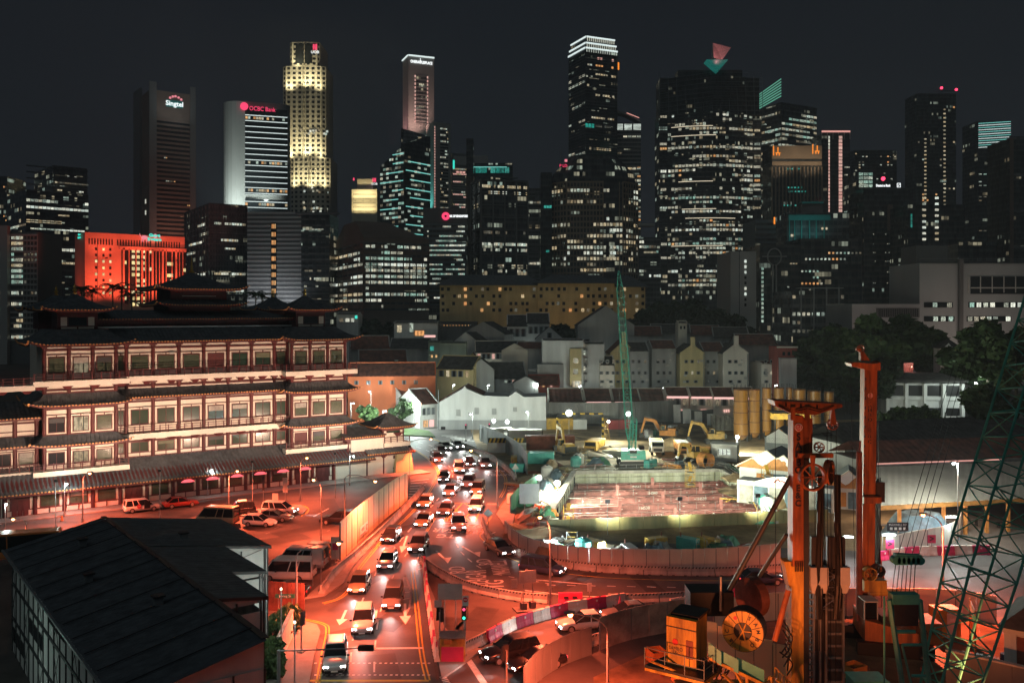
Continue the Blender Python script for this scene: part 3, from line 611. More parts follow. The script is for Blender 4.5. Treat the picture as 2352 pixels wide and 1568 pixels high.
    t.bands('F',44,t.zp(420),t.zp(125),'tower_dark',.22);t.bands('S',44,t.zp(420),t.zp(125),'tower_dark',.22)
    t.piece('F',w*.12,t.zp(288),w*.28,9*k,'win_teal','lit_sign',.3,.2);t.piece('F',w+1,t.zp(143),3.4*k,17*k,'neon_orange','sign_emblem',.5,.5)
    t=Tower('curved_roof_tower','pale banded tower with an arched white roof tinged red, right of the crowned tower',1410,1410,1472,282,900,0,'tower_dark')
    k=t.k;mb=MB();n=8
    arc=[(t.w*i/n,t.zp(256+24*(i/n)**1.7)) for i in range(n+1)]
    for (a,b) in zip(arc,arc[1:]):mb.box(((a[0]+b[0])/2,6,(a[1]+b[1])/2),(math.hypot(b[0]-a[0],b[1]-a[1]),14,1.6),ry=-math.atan2(b[1]-a[1],b[0]-a[0]))
    mb.build('roof_arch','tower_pale',t.root)
    cube('roof_edge_light','strip_pink',t.root,(t.w*.7,-1.5,t.zp(266)),(t.w*.5,.4,.7),(0,R(22),0))
    t.piece('F',t.w/2,t.zp(292),t.w,14*k,'win_bright','sky_lobby',.2,.3)
    t.bands('F',24,t.zp(520),t.zp(300),'tower_pale',.3)
    t.lit('F',6,24,t.zp(520),t.zp(300),['win_white','win_warm','win_dim'],.3,fz=.5);t.lit('F',1,24,t.zp(620),t.zp(380),['win_warm','win_orange'],.9,t.w*.85,t.w,.8,.4)
    # --- octagonal tower in the middle
    d=520;k=d/F
    r=thing('octagonal_tower','broad octagonal tower with dark domed top and warm lit grid windows, centre','skyscraper',(xat(1366,d),d,0),0,'towers of the skyline')
    def ring(h,c):return [(-h,c),(-h+c,0),(h-c,0),(h,c),(h,30),(-h,30)]
    zt=zat(415,d)
    MB().prism(ring(104*k,40*k),0,zat(420,d)).build('body','tower_brown',r)
    MB().loft([[(*p,zat(420,d)) for p in ring(100*k,38*k)],[(*p,zat(395,d)) for p in ring(94*k,36*k)],[(*p,zat(355,d)) for p in ring(52*k,20*k)]]).build('roof','tower_black',r)
    segs=[((-104*k,40*k),(-64*k,0),6),((-64*k,0),(64*k,0),17),((64*k,0),(104*k,40*k),6)]
    nf=17;zlo=zat(640,d);zhi=zat(418,d)
    for (p,q,n) in segs:
        P=Vector((*p,0));Q=Vector((*q,0));u=Q-P;L=u.length;ang=math.atan2(u.y,u.x);nr=Vector((u.y,-u.x,0)).normalized()
        mid=(P+Q)/2
        cube('glass_field','tower_black',r,(mid.x+nr.x*.1,mid.y+nr.y*.1,(zlo+zhi)/2),(L*.98,.3,zhi-zlo),(0,0,ang))
        for i in range(n+1):
            if n>10 and 11<i<16:continue
            c=P+u*(i/n)+nr*.35;cube('grid_post','tower_tan',r,(c.x,c.y,(zlo+zhi)/2),(.55,.5,zhi-zlo),(0,0,ang))
        for j in range(nf+1):
            z=zlo+(zhi-zlo)*j/nf;a0,a1=(0,1) if n<10 else (0,.66)
            c=P+u*((a0+a1)/2)+nr*.3;cube('grid_beam','tower_tan',r,(c.x,c.y,z),(L*(a1-a0),.4,1.0),(0,0,ang))
        rows=[.1,.1,.2,.6,.4,.6,.35,.7,.15,.8,.15,.1,.05,.25,.1,.6,.12]
        for j in range(nf):
            mm=random.choice(['win_warm','win_bright','win_warm','win_white'])
            on=False
            for i in range(n):
                if random.random()<.4:on=random.random()<rows[j]
                if on:
                    c=P+u*((i+.5)/n)+nr*.27;cube('window',mm if random.random()<.8 else 'win_dim',r,(c.x,c.y,zlo+(zhi-zlo)*(j+.52)/nf),(L/n*.8,.1,(zhi-zlo)/nf*.55),(0,0,ang))
    text('sign_lettering','P LD','neon_red',r,(-72*k,0,zat(381,d)),9*k,(R(90),0,0),.1);cube('sign_panel','neon_pink',r,(-66*k,0,zat(369,d)),(6*k,.3,6*k))
    MB().sphere((0,0,0),6.5*k,12,8).build('sign_globe','neon_teal',r,(85*k,8,zat(594,d)));cube('aerial','frame_grey',r,(-76*k,8,zat(365,d)),(.4,.4,64*k))
    t=Tower('office_tower','low pale office with lit floors behind the trees, left of the garden-crowned tower',1468,1468,1518,545,600,0,'tower_dark');t.bands('F',9,t.zp(650),t.zp(550),'tower_grey',.3);t.lit('F',9,9,t.zp(650),t.zp(550),WG,.4);cube('roof_disc','tower_pale',t.root,(t.w*.4,8,t.zp(515)),(34*t.k,10,1.6))
    # --- big lit tower with petal on top
    d=620;k=d/F
    r=thing('garden_tower','large rounded glass tower full of lit floors with a red sail on its roof','skyscraper',(xat(1637,d),d,0),0,'towers of the skyline')
    hw=119*k;n=26;cv=[(-hw,26),(-hw,8)]+[(-hw+6+(2*hw-12)*i/n,8-8*math.sin(math.pi*i/n)) for i in range(n+1)]+[(hw,8),(hw,26)]
    MB().prism(cv,0,zat(258,d)).build('body','tower_black',r)
    pts=cv[1:-1]
    floors=38;zlo=zat(660,d);zhi=zat(258,d);dz=(zhi-zlo)/floors
    band=MB()
    for j in range(floors+1):
        z=zlo+dz*j
        for p,q in zip(pts,pts[1:]):
            L=math.hypot(q[0]-p[0],q[1]-p[1]);band.box(((p[0]+q[0])/2,(p[1]+q[1])/2-.25,z),(L+.1,.5,.8),math.atan2(q[1]-p[1],q[0]-p[0]))
    o=band.build('floor_bands','tower_dark',r);o['kind']='stuff'
    nwin=0;rest=MB();cells=[]
    for j in range(floors):
        f=j/floors;pl=random.choice((.9,.75,.6,.5,.25)) if j % 9 not in (2,5) else .1
        if .1<f<.16 or .56<f<.63:pl=.2
        if f>.9:pl=.3
        mm=random.choice(['win_bright','win_white','win_white','win_warm','win_green']);on=False
        if j in (9,15,17,23,33,35):
            a_=random.randint(1,6);b_=random.randint(12,24)
            for p,q in list(zip(pts,pts[1:]))[a_:b_]:cube('light_strip','strip_warm',r,((p[0]+q[0])/2,(p[1]+q[1])/2-.6,zlo+dz*j+.2),(math.hypot(q[0]-p[0],q[1]-p[1]),.2,.4),(0,0,math.atan2(q[1]-p[1],q[0]-p[0])))
        for i,(p,q) in enumerate(zip(pts,pts[1:])):
            if random.random()<.4:on=random.random()<pl
            if on:cells.append((j,p,q,mm if random.random()<.7 else random.choice(['win_warm','win_dim','win_white','win_orange','win_dim'])))
    random.shuffle(cells)
    for (j,p,q,mm) in cells:
        L=math.hypot(q[0]-p[0],q[1]-p[1]);c=((p[0]+q[0])/2,(p[1]+q[1])/2-.12,zlo+dz*(j+.55));nwin+=1;an=math.atan2(q[1]-p[1],q[0]-p[0]);hh=dz*random.uniform(.38,.6)
        if nwin<=300:cube('window',mm,r,c,(L*random.uniform(.6,.9),.2,hh),(0,0,an))
        else:rest.box(c,(L*.8,.2,hh),an)
    if rest.v:rest.build('window_mass','win_far',r)['kind']='stuff'
    MB().prism([(x*.97,y+1.2) for x,y in cv],zat(258,d)-.5,zat(172,d)).build('crown_block','tower_glassy',r);cage=MB()
    for x in [-1+2*i/12 for i in range(13)]:cage.tube((x*hw,4-4*(1-x*x),zat(262,d)),(x*hw,6,zat(160+18*abs(math.sin(x*3)),d)),.18,k=4)
    for y in range(170,262,11):cage.path([(-hw,6,zat(y+8,d)),(0,0,zat(y-4,d)),(hw,6,zat(y-8,d))],.12,4)
    cage.build('roof_cage','frame_grey',r)
    cube('sky_garden_core','tower_glassy',r,(0,14,zat(164,d)),(150*k,12,20*k))
    sail=MB();sail.v=[(4*k,2,zat(131,d)),(26*k,6,zat(133,d)),(50*k,10,zat(100,d)),(6*k,8,zat(91,d)),(20*k,9,zat(112,d)),(5*k,12,zat(131,d)),(26*k,14,zat(133,d))]
    sail.f=[(0,1,4),(1,2,4),(2,3,4),(3,0,4),(5,3,0),(6,2,1),(5,6,2,3)];sail.build('roof_sail','neon_pink',r).data.materials[0]=mat('sail',(.8,.58,.55),.6)
    cone=MB();cone.loft([[(-14*k,.2,zat(137,d)),(36*k,.2,zat(137,d)),(36*k,10,zat(137,d)),(-14*k,10,zat(137,d))],[(10*k,0,zat(164,d)),(13*k,0,zat(164,d)),(13*k,6,zat(164,d)),(10*k,6,zat(164,d))]]);cone.build('roof_funnel','win_funnel',r)
    a=Vector((14*k,-8,zat(135,d)));lamp('SPOT',5200,(1,.34,.36),a,r,aim(a,(24*k,8,zat(110,d))),120,1,1)
    # --- towers right of it
    t=Tower('angled_roof_tower','dark glass tower with a slanting green lit roof screen, behind the lit round tower',1742,1795,1876,235,760,30,'tower_black')
    k=t.k;n=26
    for f,nn in (('F',10),('S',7)):t.lit(f,nn,n,t.zp(560),t.zp(240),['win_white','win_warm','win_green','win_dim'],.62,fz=.42,run=.7);t.bands(f,n,t.zp(560),t.zp(240),'tower_dark',.25)
    mb=MB();a=t.pos('S',0,0,.5);b=t.pos('S',t.dep,0,.5)
    for i in range(7):mb.tube((a[0],a[1],t.zp(237)+i*2.0),(b[0],b[1],t.zp(221)+i*2.4),.55,k=4)
    mb.build('roof_screen',emit('screen_green',(.25,.85,.6),.42),t.root)
    t=Tower('pier_office','tan office block with tall pale piers and two orange emblems on its crown',1773,1773,1887,338,620,0,'tower_glassy');k=t.k;w=t.w
    t.piece('F',w/2,t.zp(350),w,30*k,'tower_tan','crown',.3,.8);t.piece('F',w/2,t.zp(376),w,9*k,'tower_tan','crown_band',.3,.8)
    t.dark_grid('F',20,1,t.zp(381),t.zp(374),'glass_dark',2,w-2,.7,.6);t.dark_grid('F',4,1,t.zp(366),t.zp(359),'glass_dark',w*.25,w*.95,.8,1)
    t.fins('F',14,t.zp(560),t.zp(384),'tower_tan',.8,'pier',out=.4,th=.9)
    for x,y in ((10,347),(100,343)):
        for (dx,dy,a,b) in ((-7,0,2,22),(3,-2,2,12),(3,5,11,2),(0,8,2,6),(6,8,2,6)):t.piece('F',(x+dx)*k,t.zp(y+dy),a*k,b*k,'neon_orange','sign_emblem',.9,.3)
    for y in (388,431,440,472,492):
        for i in range(6):
            if random.random()<.7:t.piece('F',w*(.12+.06*i+(y % 7)*.04),t.zp(y),w*.045,3*k,'win_teal','window',.3,.2)
    for u in (.2,.8):t.flood(w*u,t.zp(400),16,w*u,t.zp(350),8000,(1,.75,.5),110)
    t=Tower('pink_strip_tower','dark tower with two vertical pink light strips and a lit roof edge',1887,1887,1952,306,700,0,'tower_glassy');k=t.k
    for u,ww in ((17,3),(43,8)):
        for i in range(24):t.piece('F',u*k,t.zp(316+i*8),ww*k,6.4*k,'win_pink' if ww>4 or i>3 else 'win_bright','light_cell',.3,.3)
    t.piece('F',t.w/2,t.h+1.2,t.w,1.2,'strip_pink','roof_light_line',.6,.8);t.fins('F',5,t.h-5,t.h+1,'frame_pale',.5);t.lit('F',3,16,t.zp(520),t.zp(380),['win_white','win_dim'],.25,t.w*.8,t.w,.7,.4)
    t=Tower('office_tower','distant dark tower with a small red beacon and scattered lights, right of the pink strips',1962,1962,2060,345,900,0,'tower_glassy')
    t.lit('F',12,14,t.zp(440),t.zp(350),['win_warm','win_orange','win_dim','win_white'],.2,fu=.5,fz=.4,run=.2)
    t=Tower('office_tower','dark slab with a teal lit glass corner and a stack of lit rooms below it',1966,1966,2012,395,640,0,'tower_black');k=t.k
    for i in range(4):
        for j in range(3):t.piece('F',(6+j*11+5)*k,t.zp(397+i*9+3),9.5*k,6.5*k,'win_green','window',.2,.2)
    t.lit('F',3,10,t.zp(560),t.zp(440),['win_white','win_bright','win_warm'],.8,0,18*k,.85,.5)
    t=Tower('bank_office','dark office block carrying a small white sign with a framed slash',1984,1984,2090,432,560,0,'tower_glassy');k=t.k
    t.sign('Deutsche Bank',46*k,t.zp(426),7.4*k,'neon_white',sx=.72,bold=.08,out=-1);
    for (dx,dy,a,b) in ((-3.6,0,1,9),(3.6,0,1,9),(0,-4.4,8,1),(0,4.4,8,1)):t.piece('F',(82+dx)*k,t.zp(425+dy),a*k,b*k,'neon_white','sign_emblem',-1,.3)
    cube('sign_emblem','neon_white',t.root,t.pos('F',82*k,t.zp(425),-1),(1*k,.3,6*k),(0,R(30),0));cube('sign_rail','frame_grey',t.root,t.pos('F',60*k,t.zp(431.4),-1),(70*k,.3,.4))
    t.piece('F',60*k,t.zp(500),12*k,60*k,'tower_brown','stair_tower',.3,.8);MB().sphere((0,0,0),1.3).build('beacon','beacon_red',t.root,t.pos('F',46*k,t.zp(410),-1));cube('beacon_mast','frame_grey',t.root,t.pos('F',46*k,t.zp(421),-1),(.3,.3,20*k))
    for q in range(30):t.piece('F',random.choice((22,26,50,54,58,62))*k,t.zp(random.choice((538,560,580,600,625,650))),1.6*k,1.2*k,'win_white','window',.3,.2)
    t=Tower('office_tower','tall dark tower with two columns of small lit stair windows and red beacons',2105,2105,2196,215,820,0,'tower_glassy');k=t.k
    for i in range(18):t.piece('F',20*k,t.zp(320+i*9-(80 if i<0 else 0)),5*k,3*k,'win_warm','stair_window',.3,.2)
    for i in range(24):t.piece('F',64*k,t.zp(252+i*9.5),5*k,3*k,'win_warm','stair_window',.3,.2)
    t.lit('F',9,18,t.zp(480),t.zp(240),['win_warm','win_orange','win_white','win_dim'],.12,fu=.4,fz=.3,run=.2)
    for x,y in ((60,201),(94,205)):MB().sphere((0,0,0),1.3).build('beacon','beacon_red',t.root,t.pos('F',x*k,t.zp(y),-2));
    cube('roof_crane','frame_dark',t.root,t.pos('F',76*k,t.zp(208),-2),(40*k,.5,.5));cube('aerial','frame_dark',t.root,t.pos('F',60*k,t.zp(210),-2.2),(.4,.4,18*k))
    t=Tower('office_tower','dark block with two columns of lit square windows, lower right skyline',2085,2085,2215,470,520,0,'tower_glassy');k=t.k
    for x in (37,66):
        for i in range(8):t.piece('F',x*k,t.zp(433+88-44+i*13.5-22+0),8*k,5*k,random.choice(['win_warm','win_white','win_bright']),'window',.3,.2)
    for i in range(4):t.piece('F',8*k,t.zp(495+i*8),3.6*k,7*k,'win_teal','window',.3,.2)
    t=Tower('striped_tower','dark tower with a fan of white light lines near its top at the right',2246,2246,2322,278,700,0,'tower_glassy');k=t.k
    for i in range(12):cube('light_strip','strip_white' if i % 2 else 'strip_teal',t.root,t.pos('F',38*k,t.zp(282+i*5),.4),(74*k,.3,.38),(0,R(-3.5),0))
    t.lit('F',7,22,t.zp(560),t.zp(370),['win_white','win_dim','win_green'],.25,fu=.6,fz=.25);
    for i in range(26):t.piece('F',(64+i % 2)*k,t.zp(390+i*7.6),2.4*k,4*k,random.choice(['win_white','win_dim','win_bright']),'stair_window',.4,.2)
    t=Tower('office_tower','black tower filling the right edge of the skyline',2318,2318,2400,318,520,0,'tower_glassy');t.bands('F',6,0,t.h,'tower_dark',.1)
    t.piece('F',5*t.k,t.h/2,8*t.k,t.h,'tower_brown','corner_pier',.3,.6)
    t=Tower('office_tower','unlit tower block between the striped tower and the white building',2200,2200,2290,560,420,0,'tower_glassy');t.bands('F',8,0,t.h,'tower_dark',.2)
    # --- nearer blocks right of centre
    t=Tower('teal_frame_office','dark office with teal painted beams and posts on its upper front',1808,1808,1950,488,430,0,'tower_dark',cat='building');k=t.k
    t.piece('F',50*k,t.zp(500),96*k,12*k,'teal_trim','lintel',.5,1)
    for x in (4,16,32,50,66,84):t.piece('F',x*k,t.zp(530 if x>20 else 540),1.8*k,52*k if x>20 else 72*k,'teal_trim','post',.6,.8)
    t.piece('F',62*k,t.zp(476),50*k,24*k,'tower_grey','plant_room',-6,6);t.piece('F',62*k,t.zp(464),50*k,4*k,'teal_trim','plant_room_edge',-5.5,7)
    for x in (10,14,80,84,90):t.piece('F',x*k,t.zp(541 if x<20 else 525),4*k,5*k,'win_warm','window',.3,.2)
    for u in (.12,.4):t.flood(t.w*u,t.zp(560),9,t.w*u,t.zp(500),2600,(.3,1,.95),120)
    t=Tower('banded_office','grey-blue banded office with an orange lit slot, left of the circle-fronted block',1735,1735,1782,505,430,0,'band_blue',cat='building');t.bands('F',9,t.zp(620),t.zp(515),'tower_black',.5);t.piece('F',t.w*.92,t.zp(507),3*t.k,16*t.k,'neon_orange','lit_slot',.4,.3)
    t=Tower('circle_front_office','black office with a pale ring and twin stem frame on its front',1745,1745,1838,562,390,0,'tower_glassy',cat='building');k=t.k
    mb=MB();c=(33*k,0,t.zp(590));n=28
    for i in range(n):
        a=2*math.pi*i/n
        if abs((a % (2*math.pi))-1.5*math.pi)<.22:continue
        mb.box((c[0]+15.5*k*math.cos(a),-.5,c[2]+19*k*math.sin(a)),(4.2*k,.8,2.4*k),ry=-(a+math.pi/2))
    mb.box((33*k,-.5,t.zp(589)),(56*k,.7,2.2*k));mb.build('front_ring','tower_pale',t.root)
    for x in (29,37):t.piece('F',x*k,t.zp(680),2.6*k,146*k,'tower_pale','stem',.5,.8)
    for i in range(13):t.piece('F',6*k,t.zp(617+i*10),5*k,6*k,'win_green','window',.2,.2)
    t.lit('F',8,14,t.zp(750),t.zp(600),['win_teal','win_white','win_warm','win_dim'],.22,44*k,t.w,.7,.3)
    t=Tower('office_block','dark flat office with scattered lit rooms behind the slim white columns',1838,1838,1980,548,400,0,'tower_glassy',cat='building');t.lit('F',16,10,t.zp(700),t.zp(560),['win_white','win_dim','win_green','win_orange'],.12,fu=.5,fz=.35)
    t=Tower('column_front_block','low dark block fronted by slim tall pale columns and a thin roof beam',1818,1818,1940,668,330,0,'tower_dark',cat='building');k=t.k
    t.piece('F',60*k,t.zp(662),104*k,2*k,'tower_pale','roof_beam',2,3)
    for x in (16,45,74,102):t.piece('F',x*k,t.zp(710),2.2*k,100*k,'tower_pale','column',3,.8)
    t.lit('F',11,5,t.zp(770),t.zp(672),['win_white','win_dim','win_warm'],.3,fu=.6,fz=.4)
    t=Tower('flats_slab','plain pale slab end wall with a column of small lit windows',1678,1678,1737,577,360,0,'tower_pale',cat='building');k=t.k
    t.piece('F',20*k,t.h/2,1.4*k,t.h,'tower_dark','groove',.05,.2)
    for i in range(9):t.piece('F',34*k,t.zp(600+i*12.5),4.5*k,6.5*k,random.choice(['win_bright','glass_dark','win_bright','glass_dark']),'window',.1,.2)
    t=Tower('long_white_building','long pale concrete building with two rows of lit cool windows at right',2112,2112,2420,604,300,0,'tower_pale',cat='building');k=t.k
    t.piece('F',92*k,t.zp(690),9*k,190*k,'concrete_dark','rib',.6,1.4)
    t.piece('F',210*k,t.zp(655),186*k,40*k,'glass_dark','glass_band',.1,.3);t.fins('F',7,t.zp(672),t.zp(634),'frame_pale',.3,u0=112*k,u1=300*k);t.piece('F',210*k,t.zp(661),186*k,.4,'frame_pale','mullion',.3,.3)
    for y,a,b in ((700,10,76),(700,112,300),(732,10,80),(732,108,210)):
        n=int((b-a)/14.5)
        t.piece('F',(a+b)/2*k,t.zp(y),(b-a)*k,12*k,'glass_dark','window_strip',.05,.2)
        for i in range(n):t.piece('F',(a+(i+.5)*(b-a)/n)*k,t.zp(y),10.5*k,10.5*k,random.choice(['win_bright','win_green','win_white','glass_dark','win_bright']),'window',.12,.2)
    for a in (12,30,112,130):t.piece('F',a*k,t.zp(768),13*k,11*k,'glass_dark','window',.1,.2)
    cube('roof_house','tower_grey',t.root,(48*k,12,t.zp(583)),(74*k,12,44*k));t.bands('F',2,t.h-.2,t.h+1.4,'frame_grey',.1,'roof_rail')
    for u in (.15,.5):t.flood(t.w*u,9,22,t.w*u,24,4200,(1,.8,.68),130)
    t=Tower('low_white_building','low pale building with roof slots left of the long white building',1957,1957,2112,698,290,0,'tower_pale',cat='building');k=t.k
    t.dark_grid('F',22,1,t.zp(728),t.zp(708),'glass_dark',60*k,152*k,.45,.9);t.piece('F',105*k,t.zp(718),100*k,22*k,'concrete_dark','slot_recess',.01,.05)
    t.flood(t.w*.3,9,14,t.w*.3,26,2600,(1,.72,.62),130)
skyline()
# ------------------------------------------------------------------ streets
_o='first second third fourth fifth sixth seventh eighth ninth tenth eleventh twelfth thirteenth fourteenth fifteenth sixteenth seventeenth eighteenth nineteenth'.split()
ordn=_o+['twentieth']+['twenty-'+q for q in _o[:9]]+['thirtieth']+['thirty-'+q for q in _o[:9]]
def sheet(name,pts,m,z,kind='structure'):
    return tag(MB().poly([(p[0],p[1],z) for p in pts]).build(name,m),kind=kind)
def px(L,z=0.):return [gp(x,y,z) for x,y in L]
mb=MB();NEAR=[Vector((-150,205,0)),Vector((120,205,0)),Vector((90,30,0)),Vector((-90,30,0))]
for i in range(4):j=(i+1) % 4;mb.quad(NEAR[i],NEAR[j],PIT[j],PIT[i])
tag(mb.build('street_surface','asphalt_old',loc=(0,0,-.02)),kind='structure')
mb=MB();YARD=[gp(1080,985),gp(2080,960),gp(2060,1268),gp(1172,1232)]
for i in range(4):j=(i+1) % 4;mb.quad(YARD[i],YARD[j],PIT[j],PIT[i])
tag(mb.build('site_yard','mud',loc=(0,0,-.010)),kind='structure')
ROADL=[(925,1003),(948,1030),(977,1052),(1001,1082),(995,1100),(985,1120),(969,1137),(929,1181),(877,1227),(823,1287),(803,1317),(785,1353),(765,1370),(729,1380),(670,1395),
         (683,1421),(733,1431),(743,1448),(727,1514),(712,1600),(1010,1600),(992,1500),(978,1400),(966,1310),(958,1275),(1000,1300),(1060,1345),(1150,1372),(1290,1392),(1500,1395),(1800,1388),(2000,1392),(2352,1420),
         (2352,1330),(2280,1300),(2000,1310),(1800,1318),(1650,1326),(1448,1322),(1356,1316),(1280,1308),(1230,1296),(1180,1280),(1140,1260),(1112,1234),(1108,1222),(1136,1180),(1160,1142),(1171,1122),(1173,1096),(1157,1078),(1121,1054),(1081,1032),(1001,1006),(941,992)]
sheet('road',px(ROADL),'asphalt',0.0)
sheet('slip_road',px([(1010,1600),(1060,1530),(1130,1490),(1220,1452),(1330,1425),(1520,1392),(1800,1402),(1620,1420),(1500,1440),(1400,1466),(1310,1500),(1250,1550),(1220,1600)]),'asphalt',.001)
def slab(name,pts,m='pavement',z0=-.01,z1=.13):return tag(MB().prism([(p[0],p[1]) for p in pts],z0,z1).build(name,m),kind='structure')
slab('pavement_by_hoarding',px([(745,1368),(790,1340),(812,1300),(870,1238),(935,1172),(970,1128),(955,1140),(900,1190),(845,1240),(800,1285),(770,1312),(700,1375)]))
slab('pavement_corner',px([(612,1480),(690,1425),(728,1436),(736,1452),(720,1514),(705,1600),(600,1600)]))
slab('traffic_island',px([(975,1318),(990,1420),(1003,1500),(1015,1560),(1060,1530),(1110,1492),(1060,1486),(1020,1440),(1000,1380)]))
slab('temple_pavement',[(-66.2+.822*t-(-.569)*y*0+.569*y,115.8+.569*t-.822*y) for t,y in ((-6,-.2),(62,-.2),(62,3.0),(-6,3.0))],'pavement')
slab('far_pavement',px([(1175,1110),(1190,1150),(1172,1228),(1140,1182),(1166,1142)]))
slab('car_park_island',px([(640,1163),(690,1160),(707,1170),(695,1182),(660,1180),(560,1186),(520,1180)]))
# --- painted lines, each piece its own sheet 4 mm up
def stroke(name,pts,wd,m,parent,z=.005):
    """a ribbon of paint along ground points"""
    mb=MB();n=len(pts);L=[];Rr=[]
    for i,p in enumerate(pts):
        a=pts[max(0,i-1)];b=pts[min(n-1,i+1)];t=Vector((b[0]-a[0],b[1]-a[1],0)).normalized();nr=Vector((-t.y,t.x,0))*wd/2
        L.append((p[0]+nr.x,p[1]+nr.y,z));Rr.append((p[0]-nr.x,p[1]-nr.y,z))
    for i in range(n-1):mb.quad(Rr[i],Rr[i+1],L[i+1],L[i])
    o=mb.build(name,m,parent);return o
roadroot=thing('road_markings',None,None,(0,0,0));roadroot['kind']='structure'
def smooth(pts,k=6):
    P=[Vector(p) for p in pts];out_=[]
    for i in range(len(P)-1):
        a=P[max(0,i-1)];b=P[i];c=P[i+1];d=P[min(len(P)-1,i+2)]
        for q in range(k):
            t=q/k;out_.append(.5*((2*b)+(c-a)*t+(2*a-5*b+4*c-d)*t*t+(3*b-a-3*c+d)*t**3))
    return out_+[P[-1]]
def along(pts,step):
    """points and headings every step metres"""
    out_=[];acc=0.
    for a,b in zip(pts,pts[1:]):
        a=Vector(a);b=Vector(b);L=(b-a).length
        while acc<=L and L>0:
            out_.append((a+(b-a)*(acc/L),math.atan2(b.y-a.y,b.x-a.x)));acc+=step
        acc -=L
    return out_
LEFTK=smooth(px([(948,1033),(980,1056),(1000,1084),(994,1102),(972,1138),(931,1183),(880,1229),(827,1289),(806,1320),(789,1354),(768,1372),(735,1382)]))
def offset(pts,d):
    o=[]
    for i,p in enumerate(pts):
        a=pts[max(0,i-1)];b=pts[min(len(pts)-1,i+1)];t=Vector((b[0]-a[0],b[1]-a[1],0)).normalized();o.append(Vector((p[0]-t.y*d,p[1]+t.x*d,0)))
    return o
for d_ in (.35,.62):stroke('edge_line',offset(LEFTK,d_),.12,'paint_yellow',roadroot)
LK2=smooth(px([(690,1424),(733,1434),(742,1450),(728,1514),(714,1590)]))
for d_ in (.25,.5):stroke('edge_line',offset(LK2,d_),.12,'paint_yellow',roadroot)
RK=smooth(px([(1000,1560),(985,1500),(972,1400),(960,1310)]))
for d_ in (.4,.7):stroke('edge_line',offset(RK,d_),.12,'paint_yellow',roadroot)
RIGHTK=smooth(px([(1001,1008),(1081,1034),(1121,1057),(1155,1080),(1169,1098),(1168,1122),(1158,1142)]))
for d_ in (-.4,-.7):stroke('edge_line',offset(RIGHTK,d_),.12,'paint_yellow',roadroot)
BR=smooth(px([(1136,1186),(1112,1224),(1116,1238),(1145,1262),(1186,1283),(1235,1299),(1285,1311),(1356,1320),(1450,1326),(1650,1330),(1800,1322)]))
stroke('edge_line',offset(BR,-.4),.12,'paint_yellow',roadroot)
stroke('edge_line',smooth(px([(958,1262),(1000,1190),(1035,1140)])),.12,'paint_yellow',roadroot);stroke('edge_line',smooth(px([(953,1262),(996,1190),(1031,1140)])),.12,'paint_yellow',roadroot)
# lanes run by the traffic, far to near
LANES=[smooth(px(q)) for q in (
    [(930,1026),(975,1040),(1018,1072),(1022,1105),(985,1150),(925,1215),(868,1280),(828,1340),(800,1400),(784,1470),(772,1560)],
    [(930,1014),(990,1030),(1045,1068),(1052,1105),(1015,1155),(955,1220),(900,1290),(868,1350),(846,1410),(836,1470),(832,1560)],
    [(935,1005),(1005,1022),(1070,1062),(1082,1100),(1050,1150),(995,1215),(945,1285),(915,1350),(896,1420),(888,1490),(886,1560)],
    [(940,998),(1020,1016),(1100,1058),(1116,1098),(1090,1140),(1062,1182),(1052,1215),(1070,1250),(1120,1282),(1200,1306),(1300,1322),(1450,1336),(1650,1340),(1850,1335)],
    [(1135,1100),(1122,1130),(1098,1168),(1086,1205),(1104,1240),(1150,1268),(1230,1295),(1330,1312),(1450,1324)])]
def between(a,b,s0,s1,dash,gap,wd=.14,m='paint_white',name='lane_dash'):
    n=min(len(a),len(b));mid=[(a[i]+b[i])/2 for i in range(n)];i0=int(n*s0);i1=int(n*s1);pts=along(mid[i0:i1],.5)
    q=0;seg=[]
    step=int((dash+gap)/.5)
    for s in range(0,len(pts)-int(dash/.5)-1,step):stroke(name,[p for p,_ in pts[s:s+int(dash/.5)+1]],wd,m,roadroot)
between(LANES[0],LANES[1],.0,1,2.0,2.5);between(LANES[1],LANES[2],.0,1,2.0,2.5)
stroke('stop_line',px([(775,1489),(972,1487)]),.35,'paint_white',roadroot)
for y in (1522,1549):
    for i in range(22):a=722+i*12.4;stroke('crossing_dash',px([(a,y),(a+6,y)]),.22,'paint_white',roadroot)
stroke('edge_line',px([(700,1562),(985,1562)]),.3,'paint_yellow',roadroot)
for (x,y,x2,y2) in ((795,1400,786,1420),(865,1400,861,1420),(930,1385,931,1418),(935,1230,925,1260)):   # straight-ahead arrows pointing at the camera
    a=gp(x,y);b=gp(x2,y2);t=(b-a).normalized();n=Vector((-t.y,t.x,0));L=(b-a).length+1.6
    o=MB();o.quad(a-n*.12+Vector((0,0,.006)),a+n*.12+Vector((0,0,.006)),a+t*L*.62+n*.12+Vector((0,0,.006)),a+t*L*.62-n*.12+Vector((0,0,.006)))
    o.poly([a+t*L*.62-n*.5+Vector((0,0,.006)),a+t*L*.62+n*.5+Vector((0,0,.006)),a+t*L+Vector((0,0,.006))]);o.build('lane_arrow','paint_white',roadroot)
for (x,y,x2,y2) in ((1002,1264,1028,1290),(1062,1254,1100,1276)):
    a=gp(x,y);b=gp(x2,y2);t=(b-a).normalized();n=Vector((-t.y,t.x,0));Z=Vector((0,0,.006));L=(b-a).length
    o=MB();o.quad(a-n*.13+Z,a+n*.13+Z,a+t*L*.8+n*.13+Z,a+t*L*.8-n*.13+Z);o.poly([a+t*L*.66-n*.1+Z,a+t*L*.66+n*.9+Z,a+t*L*1.1-n*.1+Z]);o.build('lane_arrow','paint_white',roadroot)
